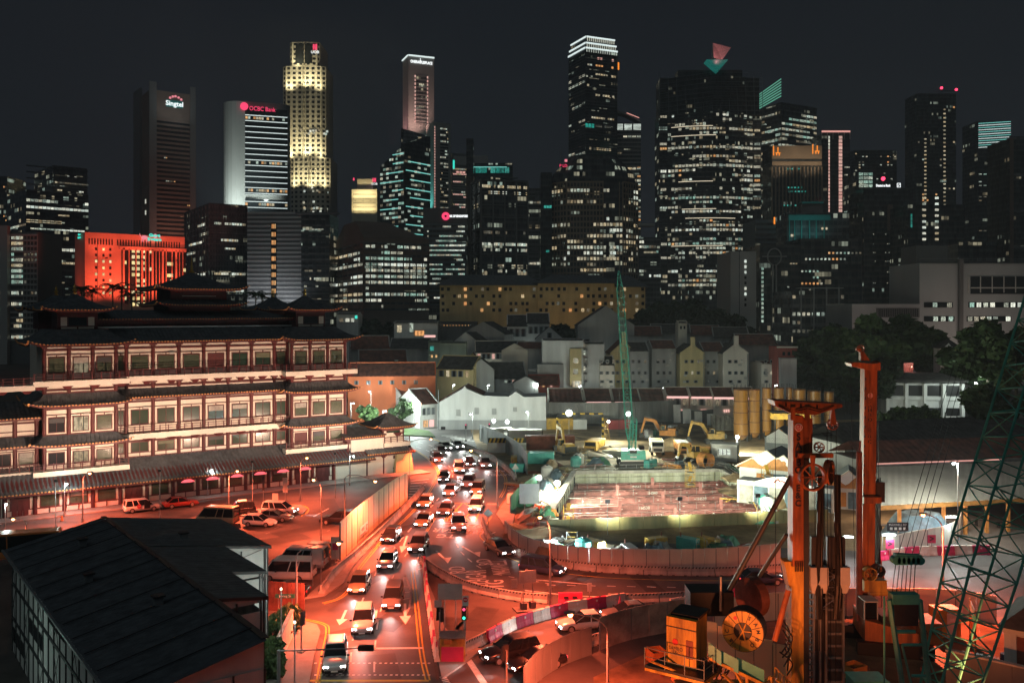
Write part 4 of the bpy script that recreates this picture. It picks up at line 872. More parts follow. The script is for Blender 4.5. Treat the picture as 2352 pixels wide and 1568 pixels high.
# worn chevron and merge hatching
for pts,w_ in (([(963,1270),(956,1300),(959,1318)],.14),([(963,1270),(992,1298)],.14),([(960,1283),(978,1284)],.2),([(958,1296),(986,1292)],.2),([(957,1308),(980,1302)],.2)):stroke('chevron_line',px(pts),w_,'paint_white',roadroot)
for pts in ([(930,1320),(915,1360),(922,1395),(931,1410)],[(930,1320),(946,1360),(940,1395),(931,1410)],[(916,1345),(946,1348)],[(915,1362),(944,1358)],[(916,1378),(944,1372)]):stroke('worn_chevron',px(pts),.2,'paint_worn',roadroot)
# yellow box hatching at the fork
for pts in ([(1025,1196),(1062,1155)],[(1062,1196),(1095,1160)],[(1040,1165),(1080,1196)],[(1020,1197),(1092,1196)],[(1044,1155),(1110,1155)],[(1110,1155),(1092,1196)],[(1044,1155),(1020,1197)],[(1030,1180),(1056,1197)],[(1066,1156),(1104,1172)]):stroke('box_hatching',px(pts),.16,'paint_yellow',roadroot)
stroke('give_way_bar',px([(1119,1157),(1140,1157)]),.9,'paint_worn',roadroot)
for i in range(5):stroke('crossing_stripe',px([(1166,1112+i*7),(1198,1112+i*7)]),.45,'paint_white',roadroot)
for i in range(7):stroke('crossing_stripe',px([(944-i*1,1104+i*6),(985-i*4,1100+i*7)]),.35,'paint_white',roadroot)
for i in range(6):stroke('crossing_stripe',px([(1014+i*10,1000+i*2.4),(1040+i*10,1000+i*2.4)]),.4,'paint_white',roadroot)
for i in range(22):a=i/22;stroke('crossing_dash',px([(1074+40*a,1512+60*a),(1076+40*a,1514.4+60*a)]),.5,'paint_white',roadroot)
for i in range(8):a=i/8;stroke('crossing_dash',px([(1016+20*a,1552+30*a),(1018+20*a,1554+30*a)]),.5,'paint_white',roadroot)
stroke('stop_line',px([(1160,1497),(1198,1545)]),.35,'paint_white',roadroot)
for s in [[(1224,1330),(1280,1335),(1350,1341)],[(1206,1355),(1300,1366)],[(1300,1366),(1420,1372),(1500,1372)]]:stroke('lane_line',smooth(px(s)),.2,'paint_white',roadroot)
for i in range(11):a=1256+i*46;stroke('lane_dash',px([(a,1342+i*.9),(a+20,1343+i*.9)]),.16,'paint_white',roadroot)
for i in range(6):q=[(1056,1214),(1048,1232),(1048,1248),(1058,1266),(1074,1282),(1094,1298),(1116,1310)];stroke('lane_dash',px([q[i],((q[i][0]+q[i+1][0])/2,(q[i][1]+q[i+1][1])/2)]),.15,'paint_white',roadroot)
for i in range(5):a=1140+i*28;stroke('lane_dash',px([(a,1318+i*5),(a+13,1320.5+i*5)]),.15,'paint_white',roadroot)
for (body,x,y,rz,sz,sx_) in (('RD',1039,1204,168,2.3,.8),('RD',1094,1206,160,2.3,.8),('PAGAR',1040,1218,168,2.6,.62),('MAXWELL',1086,1220,160,2.4,.5),('TG',1024,1230,172,2.2,.8),
                                  ('RD',1052,1308,98,2.4,.8),('RD',1114,1290,104,2.2,.8),('MAXWELL',1150,1302,96,2.6,.42),('PAGAR',1096,1324,92,3.0,.5),('TG',1138,1340,92,2.6,.8),('MAXWELL',1152,1090,180,2.2,.5),('RD',1148,1081,180,1.9,.7)):
    p=gp(x,y);text('road_lettering',body,'paint_white',roadroot,(p.x,p.y,.006),sz,(0,0,R(rz)),0.0,sx=sx_,bold=.02)
for i,y in enumerate((1178,1188,1198,1210,1222,1236,1250,1265)):     # parking bay ticks
    a=gp(640-i*14+45,y);stroke('bay_tick',[gp(700-i*20+(y-1178)*.0,y),gp(690-i*20,y+3)],.14,'paint_worn',roadroot);stroke('bay_tick',[gp(800-i*16,y-6+i*5),gp(806-i*16,y-9+i*5)],.14,'paint_worn',roadroot)
a=gp(720,1186);b=gp(755,1167);stroke('lane_line',[a,b],.25,'paint_white',roadroot)
stroke('lane_line',px([(500,1180),(530,1176)]),.15,'paint_worn',roadroot)
for d_ in (0,4,8):stroke('edge_line',smooth(px([(650-d_*2,1162-d_*.6),(695,1163-d_*.4),(705+d_*.5,1172),(692,1182+d_*.4)])),.12,'paint_yellow',roadroot)

# ------------------------------------------------------------------ concrete and plastic barriers
def jersey_mesh(L,striped):
    def f():
        prof=[(-.3,0),(-.3,.12),(-.12,.38),(-.09,.85),(.09,.85),(.12,.38),(.3,.12),(.3,0)]
        return MB().loft([[(-L/2,y,z) for y,z in prof],[(L/2,y,z) for y,z in prof]]).mesh('jersey','concrete')
    return shared(('jersey',L),f)
def stripe_mesh(L):
    def f():
        mb=MB();n=int(L/.3)
        for i in range(n):
            x=-L/2+(i+.2)*L/n
            for y in (-.105,.105):mb.quad((x,y,.68),(x+.14,y,.68),(x+.22,y*.95,.84),(x+.08,y*.95,.84)) if y<0 else mb.quad((x+.08,y*.95,.84),(x+.22,y*.95,.84),(x+.14,y,.68),(x,y,.68))
        return mb.mesh('stripes','black')
    return shared(('stripe',L),f)
def barrier_run(pts,label,group,L=2.4,striped=True):
    for i,(p,a) in enumerate(along(smooth(pts,10),L)):
        r=thing('concrete_barrier',f'{ordn[i]} '+label,'barrier',(p.x,p.y,0.13 if False else 0),a+R(random.uniform(-1.5,1.5)),group)
        inst('block',jersey_mesh(L-.06,0),r)
        if striped:inst('stripe_band',stripe_mesh(L-.06),r)
        cube('lifting_slot','black',r,(L*.25,0,.04),(.25,.64,.07));cube('lifting_slot','black',r,(-L*.25,0,.04),(.25,.64,.07))
barrier_run(px([(744,1356),(772,1318),(820,1277),(880,1221),(950,1150),(972,1122)]),'concrete barrier block from the near end, below the cream hoarding','barriers below the cream hoarding')
barrier_run(px([(1112,1205),(1128,1242),(1168,1266),(1225,1288),(1290,1302),(1380,1312),(1500,1318),(1650,1320),(1800,1312)]),'concrete barrier block from the left, along the curved site hoarding','barriers along the curved site hoarding')
barrier_run(px([(978,1300),(1010,1322),(1060,1348),(1120,1366),(1200,1380),(1285,1386)]),'weathered concrete barrier block from the left, between the two roads','barriers between the two roads')
barrier_run(px([(1425,1384),(1500,1382),(1640,1374)]),'striped concrete barrier block from the left, right of the plastic barriers','barriers right of the plastic barriers')
barrier_run(px([(1082,1490),(1110,1476),(1138,1462)]),'concrete barrier block from the left, left of the two black cars','barriers left of the black cars')
barrier_run(px([(1255,1535),(1300,1505),(1370,1478),(1450,1458),(1530,1446)]),'concrete barrier block from the left, along the slip road lower edge','barriers below the slip road')
barrier_run(px([(1040,1018),(1085,1034),(1130,1056),(1166,1080),(1188,1106)]),'concrete barrier block from the left, below the brown hoarding','barriers at the far bend')
def plastic_mesh(m,L=1.9):
    def f():
        prof=[(-.28,0),(-.26,.15),(-.14,.45),(-.12,1.0),(.12,1.0),(.14,.45),(.26,.15),(.28,0)];mb=MB();xs=[-L/2,-L*.36,-L*.3,-L*.1,-L*.04,L*.04,L*.1,L*.3,L*.36,L/2]
        mb.loft([[(x,y*(1 if i % 4 in (0,1) else .86),z) for y,z in prof] for i,x in enumerate(xs)]);return mb.mesh('plastic_'+m,m)
    return shared(('plastic',m),f)
def plastic_run(pts,where,n0=0,L=2.0):
    for i,(p,a) in enumerate(along(smooth(pts,8),L)):
        c='pink' if (i+n0) % 2==0 else 'white'
        r=thing('plastic_barrier',f'{ordn[i]} plastic barrier from the left, {"crimson" if c == "pink" else "white"}, {where}','barrier',(p.x,p.y,0),a+R(random.uniform(-4,4)),'plastic barriers '+where)
        inst('shell',plastic_mesh('plastic_'+c,L),r);cube('filler_cap','black',r,(L*.2,0,1.0),(.14,.14,.06));cube('reflector','sign_white',r,(0,-.15,.72),(.16,.05,.16))
plastic_run(px([(1135,1466),(1180,1444),(1240,1424),(1310,1406),(1380,1394),(1420,1388)]),'along the slip road behind the black cars')
plastic_run(px([(2030,1285),(2090,1276),(2180,1273),(2290,1272)]),'below the pink site hoarding at right')
plastic_run(px([(1560,1396),(1640,1380),(1760,1368)]),'behind the black lattice mast',1)
r=thing('plastic_barrier','single crimson plastic barrier between the concrete barriers','barrier',gp(1310,1385),R(2));inst('shell',plastic_mesh('plastic_pink'),r,scale=(1.1,1,1));cube('slot','black',r,(-.4,-.17,.6),(.4,.1,.15));cube('slot','black',r,(.4,-.17,.6),(.4,.1,.15))
# row of stacked barriers in the median, end on
for i,(p,a) in enumerate(along(smooth(px([(975,1300),(980,1360),(990,1430),(998,1490),(1006,1530)]),8),1.5)):
    r=thing('plastic_barrier',f'{ordn[i]} plastic barrier from the far end of the median row','barrier',(p.x,p.y,.13 if i>1 else 0),a,'plastic barriers in the median row');inst('shell',plastic_mesh('plastic_white' if i % 3 else 'plastic_pink'),r,scale=(.72,.8,.9))
    if i % 4==1:MB().cyl((0,0,.9),.05,.4,8).build('warning_post','plastic_pink',r)

# ------------------------------------------------------------------ hoardings: panels bolted to posts
def hoarding(name,label,pts,h,m,L=1.2,group=None,th=.08,caps=None,ribs=0,z=0.):
    P=along(smooth(pts,10),L);r=thing(name,label,'hoarding',(P[0][0].x,P[0][0].y,z),0,group);o=P[0][0];n=len(P)-1
    for i in range(n):
        a=P[i][0];b=P[i+1][0];c=(a+b)/2-o;ang=math.atan2(b.y-a.y,b.x-a.x);hh=h(i/max(1,n-1)) if callable(h) else h
        cube('panel',m,r,(c.x,c.y,hh/2),((b-a).length-.03,th,hh),(0,0,ang))
        if i % 2==0:q=a-o;cube('post','frame_grey',r,(q.x,q.y,hh/2-.05),(.08,.16,hh-.1),(0,0,ang))
    return r,P
hr,hP=hoarding('tall_hoarding','tall cream hoarding curving along the left side of the road',px([(781,1290),(812,1258),(850,1222),(900,1178),(941,1150)]),4.3,'hoarding_cream')
c=(gp(884,1232)+gp(862,1250))/2
a=hP[7][0];b=hP[9][0];ang=math.atan2(b.y-a.y,b.x-a.x);s=thing('direction_sign','white chevron sign fixed to the cream hoarding','sign',((a.x+b.x)/2+.12*math.sin(ang),(a.y+b.y)/2-.12*math.cos(ang),0.6),ang)
cube('board','sign_white',s,(0,-.02,.6),(3.4,.05,1.15));
for q,u in enumerate((-.8,-.2)):text('lettering','<<','ink',s,(u,-.06,.72),.8,(R(90),0,0),.005,sx=.7,bold=.01)
MB().tube((1.15,-.05,.62),(1.15,-.09,.62),.34,k=16).build('roundel','ink',s);MB().tube((1.15,-.08,.62),(1.15,-.10,.62),.25,k=16).build('roundel_centre','sign_white',s);[cube('faded_mark','paint_worn',s,(-1.4+.36*q,-.06,.2),(.26,.02,.14)) for q in range(6)]
hoarding('site_hoarding','pale hoarding curving round the near side of the excavation',px([(1160,1222),(1180,1248),(1225,1274),(1290,1291),(1380,1302),(1500,1308),(1650,1309),(1815,1300)]),lambda t:1.5+1.0*t,'hoarding')
hoarding('brown_hoarding','rust-lit tall hoarding along the far bend of the road',px([(1102,1012),(1135,1026),(1165,1042),(1195,1064),(1212,1092)]),3.4,'hoarding_grey')
hoarding('corrugated_fence','tall grey corrugated fence closing the back of the building site',px([(1252,972),(1400,972),(1556,966)]),5.0,'sheet_metal',1.1)
hoarding('corrugated_fence','dark corrugated fence stepping back behind the excavators',px([(1556,966),(1640,962),(1690,958)]),2.4,'hoarding_grey',1.6)
hoarding('site_hoarding','pale hoarding pink under the lamps at right behind the second rig',px([(2036,1284),(2100,1268),(2170,1255),(2202,1236),(2208,1215)]),2.4,'hoarding')
hoarding('green_fence','green mesh fence panels at the near-left corner of the excavation',px([(1172,1180),(1200,1150),(1240,1122)]),2.4,'green_mesh',1.6)
hoarding('low_hoarding','grey tarpaulin-hung hoarding beside the slip road below the purple barriers',px([(1378,1492),(1440,1470),(1530,1452),(1620,1440)]),2.6,'tarp_grey',1.8)
hoarding('steel_hoarding','grey steel hoarding curving round the rig compound at the bottom edge',px([(1205,1600),(1240,1560),(1300,1524),(1380,1495)]),2.2,'hoarding_grey',1.2)
s=thing('notice_board','cream notice board with an orange circle on the curved hoarding','sign',gp(1475,1303),R(-3));cube('board','sign_white',s,(0,-.06,1.1),(5.0,.05,1.8));MB().tube((0,-.08,0),(0,-.11,0),.35,k=16).build('spot','paint_yellow',s,(-1.9,0,.9));MB().tube((0,-.08,0),(0,-.10,0),.75,k=20).build('spot','plaster_yellow',s,(.6,0,1.2));cube('figure','concrete_dark',s,(.1,-.1,.8),(.4,.03,1.0),(0,R(-12),0))
s=thing('photo_board','poster with grey photograph on the pink part of the site hoarding','sign',gp(1735,1303),R(2));cube('board','sign_back',s,(0,-.07,1.4),(1.9,.05,1.7));cube('picture','concrete_dark',s,(-.1,-.10,1.3),(1.2,.02,1.1));cube('picture','plastic_pink',s,(.1,-.115,1.0),(.5,.02,.5))
s=thing('pedestrian_sign','small crimson walking-man sign on the site hoarding','sign',gp(1683,1305),R(1));cube('board','plastic_pink',s,(0,-.07,1.5),(.62,.05,.95));mb=MB();mb.tube((0,-.1,1.75),(0,-.13,1.75),.08,k=10);mb.box((0,-.11,1.5),(.12,.02,.36));mb.box((-.07,-.11,1.22),(.07,.02,.3),ry=R(20));mb.box((.07,-.11,1.22),(.07,.02,.3),ry=R(-20));mb.build('symbol','ink',s)

mat('asphalt_patch',(.055,.053,.052),.7,var=.2,scale=1.0,bump=.3);q=random.Random(9)
for i,(x,y,l,w_) in enumerate(((850,1330,9,2.2),(905,1420,6,2.6),(800,1450,5,1.6),(940,1210,10,2.0),(1060,1090,8,2.4),(1150,1300,7,2),(1320,1335,12,1.6),(1500,1352,9,2),(640,1240,7,3),(700,1215,8,2.4),(560,1215,6,2),(880,1530,5,2.4),(1030,1440,5,2),(1100,1420,6,2.4),(760,1160,9,2),(420,1190,8,2))):
    p=gp(x,y);a=q.uniform(.6,1.9);u=Vector((math.cos(a),math.sin(a),0));v=Vector((-u.y,u.x,0));MB().poly([p+u*l*sx_/2+v*w_*sy_/2*q.uniform(.85,1.1)+Vector((0,0,.0025)) for sx_,sy_ in ((-1,-1),(1,-1),(1,1),(-1,1))]).build('asphalt_patch','asphalt_patch',roadroot)
for x,y in ((845,1385),(915,1345),(1000,1180),(1210,1320),(690,1195),(760,1400)):p=gp(x,y);MB().cyl((p.x,p.y,.002),.32,.006,14).build('manhole_cover','frame_dark',roadroot)
# ------------------------------------------------------------------ temple
TEMPLE=thing('temple','large Tang-style temple with tiered dark roofs and cream walls framed in dark red timber','temple',(-44.2,131,0),R(34.7))
def hip_roof(parent,cx,cy,hw,hd,tw,td,ze,zt,up=.5,n=14,name='roof',caps=True,pw=1.35):
    """curved hipped roof: eave rectangle (hw, hd) to top rectangle (tw, td), corners swept up"""
    rings=[]
    for t in (0,.12,.28,.5,.75,1.0):
        a=hw+(tw-hw)*t;b=hd+(td-hd)*t;ring=[]
        for (x0,y0,x1,y1) in ((-1,-1,1,-1),(1,-1,1,1),(1,1,-1,1),(-1,1,-1,-1)):
            for i in range(n):
                q=i/n;u=abs(2*q-1);z=ze+(zt-ze)*t**pw+up*(1-t)**3*u**6
                e=1+.02*u**6*(1-t);ring.append((cx+(x0+(x1-x0)*q)*a*e,cy+(y0+(y1-y0)*q)*b*e,z))
        rings.append(ring)
    o=MB().loft(rings).build(name,'roof_tile_dark',parent)
    rib=MB()                                         # tile rows down the front and left slopes
    for (fx,L,side) in ((hw,2*hw,'F'),(hd,2*hd,'L')):
        m=max(4,int(L/.55))
        for i in range(1,m):
            q=-1+2*i/m;u=abs(q);pts=[]
            for t in (0,.28,.6,.97):
                a=hw+(tw-hw)*t;b=hd+(td-hd)*t;z=ze+(zt-ze)*t**pw+up*(1-t)**3*u**6+.04
                if side=='F':
                    if abs(q*hw)>a:break
                    pts.append((cx+q*hw,cy-b,z))
                else:
                    if abs(q*hd)>b:break
                    pts.append((cx-a,cy+q*hd,z))
            if len(pts)>1:rib.path(pts,.07,4)
    if rib.v:rib.build('tile_rows','roof_tile_dark',o)['kind']='stuff'
    cap=MB()
    for side in range(2):
        L=2*(hw if side==0 else hd);m=int(L/.42)
        for i in range(m+1):
            q=-1+2*i/m;u=abs(q);z=ze+up*u**6+.02;e=1+.02*u**6
            p=(cx+q*hw*e,cy-hd*e-.04,z) if side==0 else (cx-hw*e-.04,cy+q*hd*e,z);cap.box(p,(.2,.2,.15))
    cap.build('eave_tiles','eave_lit_gold',o)['kind']='stuff'
    fas=MB();
    for i in range(12):
        q0=-1+2*i/12;q1=-1+2*(i+1)/12;za=ze+up*abs(q0)**6;zb=ze+up*abs(q1)**6
        fas.quad((cx+q0*hw,cy-hd+.06,za-.3),(cx+q1*hw,cy-hd+.06,zb-.3),(cx+q1*hw,cy-hd+.06,zb-.02),(cx+q0*hw,cy-hd+.06,za-.02))
        fas.quad((cx-hw+.06,cy-q0*hd,za-.3),(cx-hw+.06,cy-q1*hd,zb-.3),(cx-hw+.06,cy-q1*hd,zb-.02),(cx-hw+.06,cy-q0*hd,za-.02))
    fas.build('eave_fascia','timber_red',o)
    return o
def lean_roof(parent,s0,s1,ye,ze,yt,zt,name='roof'):
    mb=MB();n=int((s1-s0)/.275);prof=(0,.2,.45,.72,1.0);rings=[]
    for t in prof:
        y=ye+(yt-ye)*t;z=ze+(zt-ze)*t**1.25;rings.append([(s0+(s1-s0)*i/n,y,z+(.09 if i % 2 else 0)) for i in range(n+1)])
    mb.loft(rings,cap=False,closed=False);o=mb.build(name,'roof_tile_dark',parent)
    MB().quad((s0,ye,ze-.12),(s0,yt,zt-.2),(s1,yt,zt-.2),(s1,ye,ze-.12)).build('soffit','timber_red',o)
    cap=MB()
    for i in range(int((s1-s0)/.42)+1):cap.box((s0+i*.42,ye-.05,ze+.02),(.2,.2,.15))
    cap.build('eave_tiles','eave_lit_gold',o)['kind']='stuff';cube('eave_fascia','timber_red',parent,((s0+s1)/2,ye+.05,ze-.17),(s1-s0,.1,.28));return o
COLM={}
def column(parent,s,y,z0,z1,bracket=True,r=.27):
    key=('col',round(z1-z0,2));me=shared(key,lambda:MB().cyl((0,0,0),r,z1-z0,10).mesh('column','timber_red'));o=inst('column',me,parent,(s,y,z0))
    if bracket:
        bm=shared('bracket',lambda:MB().box((0,0,-.55),(.62,.5,.22)).box((0,0,-.34),(1.0,.6,.2)).box((0,0,-.12),(1.5,.7,.22)).mesh('bracket','timber_red'));inst('bracket',bm,parent,(s,y-.05,z1))
    return o
def lattice_mesh(w,h):
    def f():
        mb=MB();n=max(5,int(w/.14))
        for i in range(n):mb.box((-w/2+(i+.5)*w/n,0,0),(.05,.05,h))
        return mb.mesh('lattice','lattice')
    return shared(('lat',round(w,2),round(h,2)),f)
def window(parent,s,y,zc,w,h,kind='green',door=False):
    f=.11;fr=shared(('wf',round(w,2),round(h,2)),lambda:MB().box((0,0,h/2+f/2),(w+2*f,.14,f)).box((0,0,-h/2-f/2),(w+2*f,.14,f)).box((-w/2-f/2,0,0),(f,.14,h)).box((w/2+f/2,0,0),(f,.14,h)).mesh('window_frame','timber_red'))
    o=inst('window',fr,parent,(s,y-.05,zc));m={'green':'glass_green','dark':'glass_dark','lat':'glass_green','lit':'win_warm','door':'timber_red'}[kind]
    cube('pane',m,o,(0,.03,0),(w,.04,h))
    if kind in ('lat','lit'):inst('lattice_bars',lattice_mesh(w,h),o,(0,-.01,0))
    else:
        cube('mullion','timber_red',o,(0,-.01,0),(.06,.06,h))
    return o
def storey(s_cols,y,z0,z1,zw0,zw1,kinds,dado=True,ww=.62,top2=True):
    """one tier of bays: cream wall, red columns and beams, framed windows"""
    s0=s_cols[0];s1=s_cols[-1];c=(s0+s1)/2
    cube('wall','plaster_cream',TEMPLE,(c,y+.2,(z0+z1)/2),(s1-s0,.4,z1-z0))
    for s in s_cols:column(TEMPLE,s,y-.08,z0,z1)
    for z,h in ((z1-.85,.26),(zw1+.42,.10) if top2 else (zw1+.3,.12),(z0+.08,.16)):cube('beam','timber_red',TEMPLE,(c,y-.06,z),(s1-s0,.14,h))
    for a,b,k in zip(s_cols,s_cols[1:],kinds):
        w=(b-a)*ww;m=(a+b)/2
        if b-a<2:w=(b-a)*.45
        if k:
            window(TEMPLE,m,y,(zw0+zw1)/2,w,zw1-zw0,k)
            if random.random()<.3 and k !='door':cube('blind',random.choice(['lattice','frame_dark','tarp_grey']),TEMPLE,(m,y-.085,zw1-(zw1-zw0)*.2),(w*.96,.02,(zw1-zw0)*random.uniform(.25,.45)))
            if random.random()<.15:cube('wall_unit','frame_pale',TEMPLE,(m+w*.35,y-.2,zw1+.3),(.7,.3,.3))
        if top2:cube('strut','timber_red',TEMPLE,(m,y-.05,zw1+.27),(.1,.12,.34))
        if dado and zw0-z0>.6:cube('strut','timber_red',TEMPLE,(m,y-.05,(z0+zw0)/2),(.1,.12,zw0-z0-.2));cube('beam','timber_red',TEMPLE,(m,y-.05,zw0-.16),(b-a-.5,.12,.1))
def balcony(s0,s1,yf,yb,z0,z1,rail=1.0):
    c=(s0+s1)/2;cube('balcony_slab','plaster_cream',TEMPLE,(c,(yf+yb)/2,(z0+z1)/2),(s1-s0,yb-yf,z1-z0))
    n=int((s1-s0)/1.15)
    if rail:
        for i in range(n+1):cube('railing_post','timber_red',TEMPLE,(s0+.1+(s1-s0-.2)*i/n,yf+.12,z1+rail/2),(.12,.12,rail+.12))
        for z in (.95,.62,.3):cube('railing_bar','timber_red',TEMPLE,(c,yf+.12,z1+z*rail),(s1-s0-.1,.07,.07))
    for i in range(max(2,int((s1-s0)/3.4))+1):                  # corbels under the slab
        k=max(2,int((s1-s0)/3.4));me=shared('corbel',lambda:MB().loft([[(-.7,-.5,0),(.7,-.5,0),(.7,.5,0),(-.7,.5,0)],[(-.28,0,-.5),(.28,0,-.5),(.28,.5,-.5),(-.28,.5,-.5)]]).mesh('corbel','timber_red'));inst('corbel',me,TEMPLE,(s0+.8+(s1-s0-1.6)*i/k,yb-.5,z0-.01))
def temple():
    C0=.25;main=[C0-10.86+3.62*i for i in range(7)]
    cl=[main[0]-1.5]+main+[main[-1]+2.2]
    LP=[-21.3,-18.3,-15.3,-12.3];RP=[13.4,16.4,19.4,22.4]
    # core
    cube('core','plaster_cream',TEMPLE,(C0+.3,17,11),(41,25.4,22));cube('core','plaster_cream',TEMPLE,(0,13,1.6),(60,25.4,3.2))
    # ground floor
    gcols=[-26.2+3.5*i for i in range(14)];kinds=['door','lat','lat','lat','door','lat','lat','lat','lat','lat','lat','door','door','lat']
    storey(gcols,0,0,3.5,1.05,2.55,kinds,ww=.6,top2=False)
    for i,k in enumerate(kinds[:-1]):
        if k=='door':m=(gcols[i]+gcols[i+1])/2;[cube('door_leaf','timber_red',TEMPLE,(m+q,-.09,1.25),(.62,.1,2.4)) for q in (-.66,0,.66)]
    for i in range(13):                                           # forked struts under the ground eave
        m=gcols[i]+1.75;[cube('forked_strut','timber_red',TEMPLE,(m+q*.3,-.12,3.0),(.12,.12,.72),(0,R(40*q),0)) for q in (-1,1)]
    cube('beam','timber_red',TEMPLE,(-3.5,-.55,2.72),(45,.12,.16))
    for i in range(6):inst('lantern_canopy',shared('lantern_canopy',lambda:MB().loft([[(1.0*math.cos(a*math.pi/6),.5*math.sin(a*math.pi/6),0) for a in range(12)],[(.5*math.cos(a*math.pi/6),.3*math.sin(a*math.pi/6),.3) for a in range(12)]]).mesh('lantern_canopy','lantern_red')),TEMPLE,(-3.6+3.5*i,-1.9,2.62))
    lean_roof(TEMPLE,-33,26.0,-1.6,3.15,4.0,5.8)
    # second tier
    storey(cl,4.0,5.85,9.0,6.65,7.95,['green']*8,top2=False)
    storey(LP,2.5,5.2,9.3,6.15,7.6,['dark','lit','lat'],top2=False);storey(RP,2.5,5.2,9.3,6.0,7.6,['door','lat','lat'],top2=False)
    for P in (LP,RP):
        cube('wall','plaster_cream',TEMPLE,(P[0]+.2,6.5,14),(.4,7.6,17.5));cube('wall','plaster_cream',TEMPLE,(P[-1]-.2,6.5,14),(.4,7.6,17.5))
        balcony(P[0]-1.5,P[-1]+1.5,.9,2.5,4.75,5.4);c=(P[0]+P[-1])/2
        hip_roof(TEMPLE,c,7.5,6.3,6.7,4.5,5.0,8.75,10.0,.45)
        storey(P,2.5,10.0,14.4,10.45,12.35,(['dark','lit','lat'] if P is LP else ['lat']*3),dado=False)
        hip_roof(TEMPLE,c,7.5,6.4,6.8,4.5,5.0,14.1,15.65,.5)
        storey(P,2.5,15.65,17.0,15.7,15.8,[None]*3,dado=False,top2=False)
        balcony(P[0]-1.5,P[-1]+1.5,.9,2.5,16.75,17.45)
        storey(P,2.5,17.4,22.4,18.4,20.5,(['lat','lit','lat'] if P is LP else ['lat']*3),dado=False)
        hip_roof(TEMPLE,c,8.0,6.5,7.4,3.6,3.9,22.3,24.3,.6)
    balcony(cl[0],cl[-1],2.7,4.0,8.6,9.35);storey(cl,4.0,9.3,14.7,10.65,12.6,['green']*8)
    lean_roof(TEMPLE,cl[0]-.5,cl[-1]+.5,2.4,14.55,4.2,15.75)
    cube('parapet_strip','plaster_cream',TEMPLE,(C0,4.0,15.85),(24.6,.3,.14))
    storey(cl,4.0,15.75,17.0,15.8,15.9,[None]*8,dado=False,top2=False)
    balcony(cl[0],cl[-1],2.7,4.0,16.85,17.55);storey(cl,4.0,17.4,22.4,18.5,20.4,['lat','lat','lat','lat','door','green','green','lat'])
    lean_roof(TEMPLE,cl[0]-.3,cl[-1]+.3,2.3,22.45,7.4,24.4)
    cube('parapet_strip','plaster_white',TEMPLE,(C0,7.2,24.5),(32,.5,.22))
    # attic tier and crowning roofs
    cube('attic_wall','timber_red',TEMPLE,(C0,12,25.1),(30,8,1.5));hip_roof(TEMPLE,C0,13.5,17.2,7.0,11,1.0,25.65,27.0,.1)
    for i in range(9):cube('railing_post','timber_red',TEMPLE,(C0-13+26*i/8,7.9,25.0),(.14,.14,1.1))
    def turret(s,y,big=1.0,win=True):
        cube('turret_wall','timber_red',TEMPLE,(s,y,25.4),(5.2*big,5.2*big,2.6))
        if win:
            cube('panel','plaster_cream',TEMPLE,(s-1.75,y-2.62,25.4),(.8,.06,1.2));cube('panel','plaster_cream',TEMPLE,(s+1.75,y-2.62,25.4),(.8,.06,1.2));cube('pane','glass_dark',TEMPLE,(s,y-2.62,25.4),(2.3,.06,1.2));cube('panel','plaster_cream',TEMPLE,(s-1.1,y-2.62,24.5),(2.0,.06,.26));cube('panel','plaster_cream',TEMPLE,(s+1.1,y-2.62,24.5),(2.0,.06,.26))
        o=hip_roof(TEMPLE,s,y,4.6*big,4.6*big,.25,.25,27.0,29.3,.45,10)
        MB().lathe((s,y,29.2),[(.28,0),(.3,.25),(.12,.35),(.3,.6),(.3,.75),(.1,.9),(.2,1.1),(.05,1.35),(.01,1.6)],10).build('finial','gold',TEMPLE)
    turret(-16.8,7.6);turret(17.6,7.6,.95);turret(-17.2,22,1.1,False);turret(17.4,22,.95,False)
    # central pagoda on the roof
    cube('pagoda_base','timber_red',TEMPLE,(C0+1.2,15,27.6),(9.5,9.5,1.6));hip_roof(TEMPLE,C0+1.2,15,6.8,6.8,4.6,4.6,27.75,28.6,.5)
    cube('pagoda_wall','timber_red',TEMPLE,(C0+1.2,15,29.4),(8.6,8.6,1.8));cube('pagoda_light','frame_pale',TEMPLE,(C0+1.2,10.65,29.2),(5.2,.06,.1));hip_roof(TEMPLE,C0+1.2,15,6.9,6.9,.3,.3,30.2,33.0,.6)
    MB().lathe((C0+1.2,15,32.9),[(.4,0),(.5,.3),(.15,.5)]+[(.22-.02*i,.6+.22*i) for i in range(9)]+[(.02,2.9)],8).build('finial','gold',TEMPLE)
    # left wing and right annex, both lower
    wc=[-36.6,-33.6,-30.6,-27.6,-24.6,-22.0]
    storey(wc,4.2,5.2,9.2,6.2,7.7,['dark','lat','door','dark','lat'],top2=False);balcony(-37,-21.8,2.6,4.2,4.6,5.3);lean_roof(TEMPLE,-37,-21.5,2.6,8.75,4.4,9.9)
    storey(wc,4.4,9.9,12.6,10.2,10.3,[None]*5,dado=False,top2=False);lean_roof(TEMPLE,-37,-21.5,2.8,12.5,8.0,14.4)
    cube('core','plaster_cream',TEMPLE,(-29.3,11,6.5),(14.6,12.8,13));balcony(-30,-22.6,.9,2.7,16.3,17.0)
    ac=[22.3,25.3,28.3,31.3]
    cube('core','plaster_cream',TEMPLE,(27.5,6.5,3.0),(9.6,11.6,6));storey(ac,.6,0,3.4,1.0,2.5,['lat','lat',None],top2=False);storey(ac,1.2,4.2,6.6,4.6,5.6,['green','green',None],dado=False,top2=False)
    lean_roof(TEMPLE,25.0,33.5,-.8,3.6,1.2,4.5);lean_roof(TEMPLE,21.5,28.5,.2,6.4,4.5,7.6)
